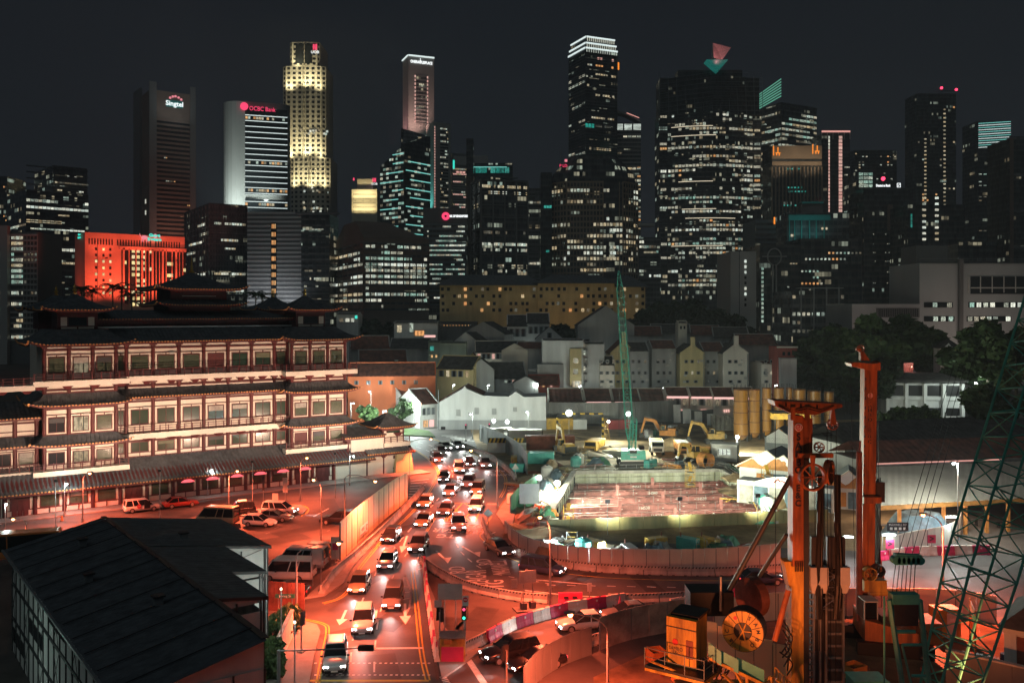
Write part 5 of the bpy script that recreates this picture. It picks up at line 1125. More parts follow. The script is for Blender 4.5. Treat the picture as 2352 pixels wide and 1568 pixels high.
    MB().loft([[(30.2,-.3,0),(33.6,-.3,0),(33.6,.5,0),(30.2,.5,0)],[(30.6,0,3.3),(33.2,0,3.3),(33.2,.5,3.3),(30.6,.5,3.3)]]).build('end_wall','plaster_yellow',TEMPLE)
    balcony(28.4,33.2,.2,1.4,4.4,5.1,.9);cube('turret_wall','timber_red',TEMPLE,(30.6,3.4,6.3),(4.0,4.0,2.4));cube('pane','glass_green',TEMPLE,(30.6,1.36,6.3),(2.2,.08,1.2));cube('panel','plaster_cream',TEMPLE,(29.1,1.36,6.3),(.4,.06,1.3));cube('panel','plaster_cream',TEMPLE,(32.1,1.36,6.3),(.4,.06,1.3));hip_roof(TEMPLE,30.6,3.6,3.6,3.6,.4,.4,7.6,9.6,.4,8)
    # car-park mouth, lit inside
    cube('car_park_mouth','interior',TEMPLE,(-31.5,5.5,1.5),(8.5,.1,2.8));cube('jamb','timber_red',TEMPLE,(-27,.2,1.6),(.7,.7,3.2));cube('jamb','timber_red',TEMPLE,(-36.4,.2,1.6),(.7,.7,3.2));cube('shutter_panel','sign_white',TEMPLE,(-29,3.0,1.2),(2.6,.1,2.2));cube('barrier_arm','paint_yellow',TEMPLE,(-32.5,2,1.1),(3.5,.12,.12))
    lamp('AREA',900,(.86,1,.96),(-31.5,2.2,3.0),TEMPLE,(0,0,0),size=1).data.size=5
    for i in range(5):cube('ramp_stripe','paint_white',TEMPLE,(-35+1.9*i,-2.6,.02),(.9,1.6,.02),(0,0,R(12)))
temple()

# ------------------------------------------------------------------ site office, lower left
def site_office():
    r=thing('site_office','long three-storey site office with dark stepped roof and white panelled walls, lower left','building',(-34.2,75.3,0),math.atan2(-.794,.607))
    zr=9.5;sl=1.5/9.7;secs=[(-.6,11.2,9.7),(11.2,19.6,5.9),(19.6,26.3,3.3),(26.3,34.9,0.0)]
    zl=zr-7.1*.211
    mb=MB();n=118                                              # ribbed sheet, left slope
    mb.loft([[(-.6+35.5*i/n,-7.4,zl-.06+(.04 if i % 2 else 0)) for i in range(n+1)],[(-.6+35.5*i/n,0,zr+(.04 if i % 2 else 0)) for i in range(n+1)]],cap=False,closed=False);roof=mb.build('roof','roof_tile_dark',r)
    for (a,b,y) in secs:
        if y<=0:continue
        k=int((b-a)/.3);mb=MB();e=y+.25
        mb.loft([[(a+(b-a)*i/k,0,zr+(.04 if i % 2 else 0)) for i in range(k+1)],[(a+(b-a)*i/k,e,zr-e*sl+(.04 if i % 2 else 0)) for i in range(k+1)]],cap=False,closed=False);mb.build('roof_sheet','roof_tile_dark',roof)
        cube('eave_edge','frame_dark',r,((a+b)/2,e,zr-e*sl-.12),(b-a,.1,.22));cube('verge','frame_dark',r,(b+.02,e/2,zr-e*sl/2-.1),(.1,e,.2),(R(-math.degrees(math.atan(sl))),0,0))
    for x,y in ((6,-3),(15,-4.5),(24,-2.5),(8,4)):v=cube('roof_vent','frame_grey',r,(x,y,zr-abs(y)*.19+.25),(.5,.5,.5));cube('vent_cowl','frame_dark',r,(x,y,zr-abs(y)*.19+.55),(.7,.7,.1))
    cube('gutter','frame_grey',r,(17,-7.48,zl-.12),(35.4,.16,.14));[cube('roof_seam','frame_dark',r,(2.9*i+1,-3.7,zr-.73+.09),(.06,7.4,.05),(R(11.9),0,0)) for i in range(12)]
    cube('ridge_cap','frame_dark',r,(17,0,zr+.06),(35.4,.4,.06))
    # walls: white panels between dark steel posts, three storeys
    def panels(x0,y0,x1,y1,ztop,wn=None,out=(0,-1)):
        L=math.hypot(x1-x0,y1-y0);ang=math.atan2(y1-y0,x1-x0);n=max(1,int(round(L/1.82)));
        for i in range(n):
            for j in range(3):
                za=2.7*j;zb=min(2.7*(j+1),ztop)
                if zb-za<.3:continue
                u=(i+.5)/n;cube('wall_panel','plaster_white',r,(x0+(x1-x0)*u,y0+(y1-y0)*u,(za+zb)/2),(L/n-.02,.08,zb-za-.02),(0,0,ang))
                if wn and wn(i,j):cube('window','win_green' if random.random()<.0 else 'glass_dark',r,(x0+(x1-x0)*u+out[0]*.04,y0+(y1-y0)*u+out[1]*.04,za+1.5),(L/n*.62,.1,1.05),(0,0,ang));
        for i in range(n+1):
            u=i/n;cube('post','frame_dark',r,(x0+(x1-x0)*u+out[0]*.07,y0+(y1-y0)*u+out[1]*.07,ztop/2),(.09,.1,ztop),(0,0,ang))
        for z in (2.7,5.4):cube('floor_beam','frame_dark',r,((x0+x1)/2+out[0]*.08,(y0+y1)/2+out[1]*.08,z),(L,.1,.2),(0,0,ang))
    panels(0,-6.8,34.6,-6.8,zl-.1,lambda i,j:(i*7+j*5) % 11 in (0,3,7))
    for (x0,y0,x1,y1) in ((11.1,9.4,11.1,0.),(19.5,5.7,19.5,0.),(26.2,3.1,26.2,0.)):panels(x0,y0,x1,y1,zr-y0*sl-.16,None,(1,0))
    panels(34.5,0,34.5,-6.8,zl-.1,None,(1,0));panels(-.1,-6.8,-.1,9.4,zl-.4,lambda i,j:True,(-1,0))
    for (a,b,y) in secs[:3]:panels(b,y-.1,a,y-.1,zr-y*sl-.2,None,(0,1))
    MB().poly([(34.45,-6.9,zl-.2),(34.45,0,zr-.1),(34.45,0,zl-.4),(34.45,-6.9,zl-.4)]).build('gable','plaster_white',r);mb=MB().poly([(-.05,-6.9,zl-.2),(-.05,0,zr-.1),(-.05,9.5,zl-.2)]);mb.build('gable','plaster_white',r)
    for (x0,y0,y1) in ((11.1,9.4,0),(19.5,5.7,0),(26.2,3.1,0)):MB().poly([(x0,y0,zr-y0*sl-.1),(x0,y0,zr-y0*sl-.4),(x0,0,zr-y0*sl-.4),(x0,0,zr-.08)]).build('gable','plaster_white',r)
    br=MB()
    for i in range(0,18,3):
        for z in (0,2.7,5.4):br.tube((i*1.82,-6.92,z),((i+1)*1.82,-6.92,z+2.6),.02,k=4);br.tube(((i+1)*1.82,-6.93,z),(i*1.82,-6.93,z+2.6),.02,k=4)
    for z in (.2,2.9,5.5):br.tube((11.2,.5,z),(11.2,9.2,z+2.3),.02,k=4);br.tube((11.2,9.2,z),(11.2,.5,z+2.3),.02,k=4)
    br.build('brace_wires','frame_dark',r)
    for (x,z) in ((1.2,6.8),(1.2,4.2)):cube('lit_window','win_bright',r,(-.2,-4.5+(x-1.2),z),(.06,1.6,1.7))
    # lean-to with air conditioners at its foot
    s=thing('lean_to_shed','green-lit lean-to shed with outdoor units beside the site office','shed',(-38.5,58.5,0),math.atan2(-.794,.607));cube('roof','crane_dark_green',s,(0,0,3.0),(8,3,.1),(R(-10),0,0));[cube('post','frame_grey',s,(x,-1.3,1.4),(.1,.1,2.8)) for x in (-3.8,0,3.8)]
    for i in range(4):
        u=thing('air_conditioner',f'{("first", "second", "third", "fourth")[i]} white outdoor unit from the bottom under the site office wall','air conditioner',(-33.6+(-1.5)*(i*.61)+1,55.2+1.5*i*.79,0),math.atan2(-.794,.607),'outdoor units by the site office');cube('case','plaster_white',u,(0,0,1.2),(.95,.4,.75));MB().tube((0,-.21,0),(0,-.24,0),.28,k=14).build('fan_grille','frame_dark',u,(0,0,1.2));cube('stand','frame_grey',u,(0,0,.4),(.8,.4,.8))
    f=thing('wall_lamp','cool lamp on a bracket beside the site office wall','lamp',(-36.5,57,0),0);MB().cyl((0,0,0),.06,4.2,8).build('pole','galvanised',f);MB().sphere((0,0,4.3),.16).build('bulb','bulb_white',f);lamp('POINT',300,(.75,1,.88),(0,0,4.5),f,size=.3)
    for i,(x,y) in enumerate(((15.5,9.0),(23.0,6.8))):
        q=r.matrix_basis @ Vector((x,y,0));f=thing('wall_lamp',f'{("upper", "lower")[i]} small lamp post at the stepped right side of the site office','lamp',q,0,'lamps by the site office');MB().cyl((0,0,0),.05,5.6,8).build('pole','galvanised',f);MB().sphere((0,0,5.7),.1).build('bulb','bulb_small',f);lamp('POINT',420,(.85,1,.9),(0,0,5.9),f,size=.2)
site_office()
# ------------------------------------------------------------------ vehicles
def car_parts(kind):
    """meshes of one car model, nose towards +x, wheels on z = 0"""
    P=dict(sedan=(4.6,.88,.24,.86,1.44,(-1.95,1.0),(-1.15,.02),.80,.92),hatch=(4.1,.86,.24,.88,1.48,(-1.95,.95),(-1.60,.0),.82,.92),mpv=(4.7,.88,.24,.95,1.72,(-2.25,1.35),(-2.05,.45),.88,.98),
             suv=(4.7,.92,.30,1.0,1.72,(-2.2,1.0),(-1.85,.12),.96,1.06),minibus=(5.2,.92,.26,1.05,2.25,(-2.55,2.25),(-2.5,1.35),1.0,1.05),bus=(10.5,1.22,.35,1.15,3.0,(-5.2,5.15),(-5.15,4.9),1.15,1.15))[kind]
    L,W,zb,belt,Ht,(cx0,cx1),(rx0,rx1),hood,boot=P;h=L/2;o={}
    def st(x,w,z0,z1):h_=z1-z0;return [(x,-w*.88,z0),(x,-w,z0+h_*.26),(x,-w,z0+h_*.66),(x,-w*.96,z0+h_*.86),(x,-w*.84,z1-.02),(x,-w*.4,z1+.015),(x,w*.4,z1+.015),(x,w*.84,z1-.02),(x,w*.96,z0+h_*.86),(x,w,z0+h_*.66),(x,w,z0+h_*.26),(x,w*.88,z0)]
    if kind in ('minibus','bus'):sts=[st(-h,W*.94,zb+.05,belt),st(-h+.12,W,zb,belt+.02),st(0,W,zb,belt+.02),st(h*.82,W,zb,belt+.02),st(h-.12,W*.97,zb,belt-.06),st(h,W*.9,zb+.1,belt-.2)]
    else:sts=[st(-h,W*.86,zb+.12,boot-.22),st(-h+.1,W*.94,zb+.05,boot-.03),st(-h+.4,W,zb,boot),st(cx0+.4,W,zb,belt),st(0,W,zb,belt),st(cx1-.1,W,zb,belt),st(cx1+.35,W*.98,zb,hood+.04),st(h-.35,W*.95,zb,hood-.06),st(h-.08,W*.86,zb+.06,hood-.2),st(h,W*.76,zb+.14,hood-.32)]
    o['body']=MB().loft(sts).mesh('car_body','car_white',kind not in ('minibus','bus'));w1=W*.91;w2=W*.72 if kind not in ('minibus','bus') else W*.86
    zr=Ht-.06
    o['glass']=MB().loft([[(cx0,-w1,belt-.03),(cx1,-w1,belt-.03),(cx1,w1,belt-.03),(cx0,w1,belt-.03)],[(rx0,-w2,zr),(rx1,-w2,zr),(rx1,w2,zr),(rx0,w2,zr)]]).mesh('car_glass','car_glass')
    rf=MB().loft([[(rx0-.04,-w2-.02,zr-.03),(rx1+.06,-w2-.02,zr-.03),(rx1+.06,w2+.02,zr-.03),(rx0-.04,w2+.02,zr-.03)],[(rx0+.02,-w2,zr+.03),(rx1-.02,-w2,zr+.03),(rx1-.02,w2,zr+.03),(rx0+.02,w2,zr+.03)],[(rx0+.25,-w2*.8,Ht),(rx1-.2,-w2*.8,Ht),(rx1-.2,w2*.8,Ht),(rx0+.25,w2*.8,Ht)]])
    for sy in (-1,1):                                   # pillars
        e=.012*sy
        for (xa,xb,wd) in ((cx0,rx0,.16),(cx1,rx1,.09),((cx0+cx1)/2+.05,(rx0+rx1)/2+.08,.10))+((((cx0*2+cx1)/3-.1,(rx0*2+rx1)/3-.1,.1),) if kind in ('mpv','minibus','bus','suv') else ()):
            a=Vector((xa,sy*w1+e,belt-.03));b=Vector((xb,sy*w2+e,zr))
            q=[(a.x-wd/2,a.y,a.z),(a.x+wd/2,a.y,a.z),(b.x+wd/2,b.y,b.z),(b.x-wd/2,b.y,b.z)];rf.poly(q if sy<0 else q[::-1])
    if kind in ('minibus','bus'):rf.loft([[(rx0,-w2,zr-.38),(rx1+.2,-w2,zr-.38),(rx1+.2,w2,zr-.38),(rx0,w2,zr-.38)],[(rx0,-w2-.01,zr),(rx1,-w2-.01,zr),(rx1,w2+.01,zr),(rx0,w2+.01,zr)]])
    o['roof']=rf.mesh('car_roof','car_white');wr=.33 if kind not in ('bus',) else .48
    o['wheel']=MB().tube((0,-.11,0),(0,.11,0),wr,k=16).mesh('tyre','rubber');o['rim']=MB().tube((0,-.125,0),(0,.125,0),wr*.62,k=10).mesh('rim','rim');o['wr']=wr;o['W']=W;o['L']=L
    o['wx']=(L*.29,-L*.29) if kind !='minibus' else (L*.33,-L*.24);o['hood']=hood;o['belt']=belt;o['boot']=boot
    o['headlight']=MB().loft([[(0,-.2,-.07),(0,.2,-.09),(0,.2,.07),(0,-.2,.06)],[(.1,-.14,-.06),(.02,.2,-.08),(.02,.2,.05),(.09,-.14,.05)]]).mesh('headlight','frame_pale');o['bumper']=MB().box((0,0,0),(.1,W*1.5,.2)).mesh('bumper','black');o['mirror']=MB().box((0,0,0),(.12,.2,.13)).mesh('mirror','black')
    return o
MODELS={k:car_parts(k) for k in ('sedan','hatch','mpv','suv','minibus','bus')}
def recol(me,m):
    key=(me.name,m)
    def f():n=me.copy();n.materials.clear();n.materials.append(M[m]);return n
    return shared(key,f)
def car(kind,colour,label,loc,heading,lights=False,group=None,power=420,cat=None,beam=True):
    d=MODELS[kind];r=thing({'minibus':'minibus','bus':'bus','mpv':'van'}.get(kind,'car'),label,cat or {'minibus':'minibus','bus':'bus','mpv':'van'}.get(kind,'car'),(loc[0],loc[1],.004),heading,group);cm='car_'+colour
    inst('body',recol(d['body'],cm),r);inst('windows',d['glass'],r);inst('roof',recol(d['roof'],cm),r)
    for x in d['wx']:
        for s in (-1,1):w=inst('wheel',d['wheel'],r,(x,s*(d['W']-.1),d['wr']));inst('rim',d['rim'],w)
    hl=recol(d['headlight'],'headlamp') if lights else d['headlight'];zz=(d['hood']-.28) if kind not in ('bus',) else .8
    for s in (-1,1):
        inst('headlight',hl,r,(d['L']/2-.10,s*d['W']*.66,zz),scale=(1,s,1));cube('taillight','taillamp' if lights else 'sign_red',r,(-d['L']/2+.02,s*d['W']*.7,d['boot']-.25),(.08,.26,.16));inst('mirror',d['mirror'],r,(d['L']*.2,s*(d['W']+.06),d['belt']+.03))
    inst('bumper',d['bumper'],r,(d['L']/2-.03,0,.36));inst('bumper',d['bumper'],r,(-d['L']/2+.03,0,.4));cube('number_plate','sign_white',r,(d['L']/2+.025,0,.40),(.02,.5,.11))
    if lights and beam:lamp('SPOT',power,(1,.93,.88),(d['L']/2+.15,0,zz),r,aim((0,0,0),(1,0,-.04)),56,.9,.12,'headlight_beam')
    return r
PK='cars parked in the open car park'
v=car('mpv','white','white van with its side door open parked beside the temple',gp(326,1173),R(33));cube('open_doorway','black',v,(.5,-.9,.95),(.75,.06,1.0));MB().tube((-.5,-.89,.85),(-.5,-.93,.85),.3,k=8).build('round_sign','sign_red',v);text('sign_lettering','STOP','sign_white',v,(-.5,-.94,.85),.2,(R(90),0,0),.002)
car('sedan','red','red sedan parked ahead of the white van beside the temple',gp(415,1163),R(33))
v=car('suv','black','black taxi with a roof rack at the end of the parking row',gp(545,1181),R(200),group=PK);cube('roof_rack','frame_pale',v,(-.6,0,1.78),(1.1,1.2,.08))
car('mpv','silver','silver people carrier with headlights on in the car park',gp(643,1180),R(-8),True,PK,900)
car('hatch','white','white hatchback nearest the dark roof in the parking row',gp(597,1207),R(-10),group=PK)
car('sedan','grey','dark saloon half hidden behind the white hatchback',gp(632,1195),R(-9),group=PK)
car('minibus','gold','pale van half hidden behind the site office roof edge',gp(500,1202),R(170),group=PK)
car('suv','black','black car tucked against the left end of the cream hoarding',gp(778,1202),R(172),group=PK)
car('minibus','white','white minibus with dark side windows beside the site office',gp(664,1330),R(176));car('minibus','silver','pale minibus parked behind the white minibus',gp(694,1303),R(174));car('suv','black','black car behind the two minibuses',gp(712,1280),R(174));car('sedan','black','black car in front of the white minibus',gp(654,1368),R(176))
car('bus','orange','orange and white bus at the left edge behind the site office',gp(20,1285),R(20))
car('suv','black','black car with green-tinted headlights waiting at the slip road line',gp(1172,1512),R(206),True,'black cars at the slip road line',500);car('sedan','black','black car with white headlights, nearer of the two at the slip road line',gp(1232,1532),R(207),True,'black cars at the slip road line',500)
names={0:'left lane',1:'middle lane',2:'right lane',3:'outer fork lane',4:'inner fork lane'}
for li,lane in enumerate(LANES):
    pts=along(lane,18.5 if li<3 else 22);n=len(pts);rr=random.Random(40+li)
    for i,(p,a) in enumerate(pts):
        if i==0 or (li==4 and i<1):continue
        if p.y<62:continue
        kind=rr.choice(['sedan','hatch','sedan','mpv','suv','hatch']);colr=rr.choice(['silver','white','black','grey','white','silver','navy','gold'])
        jx=rr.uniform(-.25,.25);q=n-1-i
        car(kind,colr,f'{ {"silver": "silver", "white": "white", "black": "black", "grey": "dark grey", "navy": "navy", "gold": "pale gold"}[colr]} {dict(sedan="saloon", hatch="hatchback", mpv="van", suv="tall car")[kind]} with lit headlights, {ordn[min(q, 17)]} from the near end of the {names[li]}',
            (p.x-jx*math.sin(a),p.y+jx*math.cos(a)),a+R(rr.uniform(-1,1)),True,'cars driving with headlights lit',520 if li<3 else 450)
for i,(x,y) in enumerate(((1340,1443),(1440,1420))):p=gp(x,y);car('sedan',('white','grey')[i],f'{("white", "dark grey")[i]} saloon with headlights lit on the slip road, {("nearer", "farther")[i]} of two',p,R(194-3*i),True,'cars driving with headlights lit',600)

# ------------------------------------------------------------------ street lamps
def street_lamp(label,base,head,sod=True,power=None,cat='street lamp',post_top=False,spot=148):
    base=Vector(base);head=Vector(head);r=thing('street_lamp',label,cat,base,0,'orange street lamps' if sod else 'white street lamps');hv=head-base
    pole=MB();top=hv.z
    if post_top:pole.tube((0,0,0),(0,0,top+.3),.08,.05,8);pole.tube((0,0,top),(hv.x,hv.y,top),.04,k=6)
    else:
        pole.tube((0,0,0),(0,0,top*.82),.11,.07,8);n=6
        pts=[Vector((hv.x*(1-math.cos(t*math.pi/2/n)),hv.y*(1-math.cos(t*math.pi/2/n)),top*.82+top*.18*math.sin(t*math.pi/2/n))) for t in range(n+1)];pole.path(pts,.05,6)
    pole.cyl((0,0,0),.16,.5,8);pole.build('pole','galvanised',r);t=math.atan2(hv.y,hv.x)
    MB().loft([[(-.3,-.08,.02),(-.3,.08,.02),(-.3,.08,.12),(-.3,-.08,.12)],[(.1,-.17,0),(.1,.17,0),(.1,.15,.16),(.1,-.15,.16)],[(.42,-.1,.02),(.42,.1,.02),(.42,.08,.1),(.42,-.08,.1)]]).build('lamp_head','frame_grey',r,hv,t)
    MB().sphere((0,0,0),.17 if sod else .15,10,6).build('bulb','bulb_orange' if sod else 'bulb_white',r,hv-Vector((0,0,.08)))
    lamp('SPOT' if sod else 'POINT',power or (27000 if sod else 2500),SODIUM if sod else COOL,hv-Vector((0,0,.3)),r,(0,0,0),spot,.6,.2)
    return r
def head_at(x,y,base):return pp(x,y,base.y)
def sl_px(label,bx,by,hx,hy,**k):b=gp(bx,by);return street_lamp(label,b,pp(hx,hy,b.y),**k)
b=gp(792,1212);street_lamp('orange street lamp whose arm reaches over the cream hoarding top',b,pp(862,1103,b.y-8),power=26000)
sl_px('orange street lamp beside the parked minibuses, arm ending at the hoarding',681,1428,778,1245)
b=gp(1396,1655);street_lamp('orange street lamp arching over the slip road near the black cars',b,pp(1310,1408,b.y))
sl_px('orange street lamp at the far bend beside the temple end',936,1082,990,1007);sl_px('orange street lamp over the inside of the bend above the brown hoarding',1142,1168,1082,1033)
sl_px('tall bare-topped street lamp standing by the curved hoarding',1264,1398,1240,1185,power=24000);sl_px('orange street lamp at right over the road behind the crane ropes',2166,1395,2120,1180,power=36000);
for lb,X,Y in (('orange street lamp on the near pavement below the road',-9.5,40),('orange street lamp on the near pavement below the rigs',9.0,38),('orange street lamp inside the rig compound, right',34.0,42)):street_lamp(lb,(X,Y,0),(X+1.6,Y+.6,8.5),power=12000)
sl_px('orange lamp on the thin pole in the middle of the car park',525,1184,545,1080,power=22000);sl_px('orange lamp on the thin pole right of the parked cars',738,1240,720,1100,power=20000);sl_px('orange lamp on the pole before the temple doors',690,1150,705,1050,power=12000)
sl_px('orange lamp on the thin post before the temple left pavilion',190,1198,206,1085,power=15000);sl_px('orange street lamp in the left street behind the bus',60,1262,30,1190,power=30000)
for lb,bx,by,hx,hy,pw in (('white street lamp at the car park mouth, far left',12,1238,14,1156,900),('white street lamp in front of the temple left pavilion',148,1186,153,1110,900),('white street lamp in front of the temple centre',477,1138,486,1078,900),('white street lamp in front of the temple right pavilion',803,1114,812,1046,1100)):sl_px(lb,bx,by,hx,hy,sod=False,power=pw,post_top=True)
for lb,bx,by,hx,hy,pw in (('white street lamp beside the tree at the temple end',806,1000,812,925,1200),('white street lamp between the two small trees of the shophouse street',880,998,886,943,3200),('white street lamp before the red-roofed shophouses',952,985,958,922,3000),('white street lamp at the tree by the white clan house',852,985,848,898,1200),('white street lamp in the lane behind the shophouses',1072,945,1076,873,1600),('white street lamp against the large blank gable wall',1086,1008,1080,950,1300),('white street lamp by the striped gantry',1214,1010,1210,945,1100),('white street lamp in the lane at the far right',2245,970,2240,878,1200)):sl_px(lb,bx,by,hx,hy,sod=False,power=pw*3,post_top=True)
for i,(x,d_,z_,pw,c_) in enumerate(((1420,241,6,1200,WARM),(1520,243,6,1200,WARM),(1600,241,6,1200,WARM),(1680,241,6,1200,WARM),(1228,232,8,2200,COOL),(1330,238,7,2400,WARM),(1120,228,8,2200,COOL),(1040,229,8,1800,WARM),(1010,258,9,1800,COOL),(1110,262,10,1800,COOL),(1210,292,12,2200,COOL),(1400,275,9,1800,COOL),(940,290,12,1500,COOL),(1780,240,7,1800,WARM))):street_lamp(f'small added lamp brightening the shophouses, {ordn[i]} of the added lamps',(xat(x,d_),d_,0),(xat(x,d_)+.4,d_-.3,z_),sod=False,power=pw*.26,post_top=True)  # lamps added to brighten the shophouse walls and their warm bases
sl_px('tall lamp added to light the food centre roof',2200,1262,2190,1062,sod=False,power=5200,post_top=True)  # lamp post added to brighten the food centre roof
# floodlights of the building site: mast, head, reflector
def flood_mast(label,base,head,target,power,col=SITE,spot=150,blob=.22):
    base=Vector(base);h=Vector(head)-base;r=thing('flood_mast',label,'floodlight',base,0,'site floodlights');m=MB();m.tube((0,0,0),(h.x,h.y,h.z),.06,.05,8);[m.tube((0,0,.5),(.6*math.cos(a),.6*math.sin(a),0),.03,k=5) for a in (0,2.1,4.2)];m.build('mast','galvanised',r)
    q=aim(head,target);cube('lamp_box','frame_dark',r,h+Vector((0,.12,0)),(.6,.2,.5));MB().sphere((0,0,0),blob*1.5,12,8).build('bulb','bulb_white',r,h-Vector((0,.12,0)));lamp('SPOT',power*4.2,col,h-Vector((0,.45,.1)),r,q,spot,.5,.25);return r
def fm(label,bx,by,hx,hy,tx,ty,power,**k):b=gp(bx,by);flood_mast(label,b,pp(hx,hy,b.y),gp(tx,ty),power,**k)
fm('brightest floodlight mast in the site behind the yellow excavator',1307,1016,1307,948,1420,1110,42000,blob=.42,spot=165)
fm('floodlight on a mast behind the green crane boom',1448,1030,1443,950,1480,1110,20000,blob=.28,spot=165)
fm('floodlight at the foot of the yellow silos',1690,1046,1693,1003,1720,960,16000,blob=.22,spot=165)
for i,(X_,Y_) in enumerate(((11.5,107.8),(20.5,109.4),(30.5,111.2))):
    r=thing('flood_mast',f'{ordn[i]} slim floodlight pole from the left on the near edge, facing the pit','floodlight',(X_,Y_,0),0,'floodlight poles facing the pit');MB().cyl((0,0,0),.05,3.9,8).build('mast','galvanised',r);cube('lamp_box','frame_dark',r,(0,0,4.0),(.6,.2,.45));cube('lens','bulb_white',r,(0,.12,4.0),(.5,.04,.36));lamp('SPOT',15000,SITE,(0,.3,4.0),r,aim((X_,Y_,4),(X_+.8,134,-2.5)),110,.7,.3)
fm('left of the two low floodlights beside the road sign',1238,1128,1238,1096,1400,1140,13000,blob=.26,spot=165);fm('right of the two low floodlights beside the road sign',1280,1140,1280,1109,1480,1150,18000,blob=.28,spot=165)
fm('floodlight on the white site cabins, left one',1128,1012,1134,966,1180,1030,1600,blob=.24,spot=165);fm('floodlight on the white site cabins, right one',1166,1010,1165,968,1240,1040,2000,blob=.26,spot=165)
fm('floodlight over the striped site house at right',1738,1120,1740,1060,1500,1150,30000,blob=.26,spot=165);fm('floodlight by the ladder tower in the yard',1375,1010,1397,968,1420,1030,2500,blob=.2,spot=165)
def tube_light(label,x,y,d,z0=0.,pw=420,wd=1.4):
    p=pp(x,y,d);r=thing('tube_light',label,'lamp',(p.x,p.y,0),0,'tube lights on the hoardings');cube('post','galvanised',r,(-wd/2,.05,p.z/2),(.06,.06,p.z));cube('tube','tube_white',r,(0,0,p.z),(wd,.1,.14));cube('housing','frame_pale',r,(0,.08,p.z+.1),(wd+.1,.14,.08));lamp('POINT',pw,(.8,1,1),(0,-.3,p.z),r,size=.3)
for lb,x,y,d in (('tube light on the curved hoarding, left of the tall lamp pole',1265,1243,98.5),('tube light on the curved hoarding above the notice board',1394,1262,98.5),('tube light on the hoarding between the two rigs',1945,1233,96),('tube light on the hoarding right of the second rig',2042,1228,97),('tube light on the pink hoarding below the market roof',2186,1187,103)):tube_light(lb,x,y,d,pw=8000 if x<1500 else 600)
# ------------------------------------------------------------------ signs and signals
def sign_post(label,base,parts,h=2.6,cat='sign',rz=0.,posts=(0,)):
    r=thing('road_sign',label,cat,base,rz);[MB().cyl((x,0,0),.04,h,8).build('post','galvanised',r) for x in posts]
    for (nm,m,c,s) in parts:cube(nm,m,r,c,s)
    return r
r=sign_post('round blue arrow sign on a pole before the temple wall',gp(366,1150),[('board','sign_white',(0,-.06,3.3),(.62,.03,.62))],3.6);MB().tube((0,-.08,3.3),(0,-.1,3.3),.27,k=16).build('roundel','sign_blue',r);text('arrow_symbol','→','sign_white',r,(0,-.11,3.3),.42,(R(90),0,0),.003)
sign_post('two grey sign backs on a pair of posts at the excavation corner',gp(1216,1190),[('board','sign_back',(0,0,3.2),(2.6,.05,2.6)),('stiffener','galvanised',(0,.05,3.9),(2.6,.05,.1)),('stiffener','galvanised',(0,.05,2.7),(2.6,.05,.1))],3.0,posts=(-.6,.6))
sign_post('grey back of a direction sign above the small striped hut',gp(1034,1470),[('board','sign_back',(0,0,4.0),(2.0,.05,1.3)),('stiffener','galvanised',(0,.05,4.3),(2.0,.05,.08)),('plate','sign_back',(-1.0,0,3.0),(.6,.04,.6))],3.6,posts=(-.45,.45))
sign_post('large sign frame on two posts set on concrete blocks',gp(1212,1400),[('board','sign_back',(0,0,3.0),(1.6,.06,1.1)),('concrete_block','concrete_dark',(-.4,0,.35),(.5,.5,.7)),('concrete_block','concrete_dark',(.5,.1,.35),(.5,.5,.7)),('side_plate','sign_back',(-1.3,0,2.5),(.6,.04,.8)),('plinth','concrete_dark',(0,.1,.06),(2.4,1.4,.12))],3.5,posts=(-.4,.5),rz=R(18))
sign_post('small orange-lit plate above the barrier right of the plastic barriers',gp(1354,1388),[('plate','sign_back',(0,0,1.6),(.4,.04,.75))],1.9)
r=sign_post('round red no-entry sign by the traffic signal',gp(1069,1505),[('board','sign_white',(0,-.03,4.3),(.5,.03,.8))],4.4);MB().tube((0,-.05,4.4),(0,-.07,4.4),.2,k=16).build('roundel','sign_red',r);cube('bar','sign_white',r,(0,-.08,4.4),(.28,.02,.07))
r=sign_post('green street name plate by the minibuses',gp(655,1420),[('board','sign_green',(0,-.05,2.0),(1.7,.05,.36))],1.8,posts=(-.6,.6));text('lettering','Spring St','sign_white',r,(0,-.085,2.0),.3,(R(90),0,0),.002)
r=sign_post('diamond-shaped grey sign back at the fork',gp(1121,1215),[],2.2);cube('board','sign_back',r,(0,0,2.0),(.8,.04,.8),(0,R(45),0))
r=sign_post('triangular sign back at the far bend',gp(1184,1106),[],2.4);MB().prism([(-.6,-.02),(.6,-.02),(.6,.02),(-.6,.02)],0,.01).build('bracket','galvanised',r,(0,0,2.0));MB().loft([[(-.55,-.03,2.0),(.55,-.03,2.0),(0,-.03,2.95)],[(-.55,.03,2.0),(.55,.03,2.0),(0,.03,2.95)]]).build('board','sign_back',r)
sign_post('blank orange-lit notice standing in the car park, left of two',gp(632,1162),[('board','hoarding',(0,0,1.3),(.8,.05,.95))],1.0);sign_post('tall narrow notice standing in the car park, right of two',gp(655,1162),[('board','hoarding',(0,0,2.9),(.65,.05,2.0))],2.4)
sign_post('pillar sign with striped post before the temple doors',gp(605,1158),[('board','ink',(0,0,2.9),(.3,.1,1.9))],2.4);sign_post('red pedestrian diversion board beside the cream hoarding end',gp(770,1290),[('board','hoarding',(0,0,1.5),(.9,.05,2.4)),('picture','plastic_pink',(0,-.04,1.7),(.6,.02,.8))],1.6);sign_post('grey sign back on two posts beside the minibuses',gp(728,1345),[('board','sign_back',(0,0,2.9),(1.0,.05,1.6))],2.6,posts=(-.4,.4))
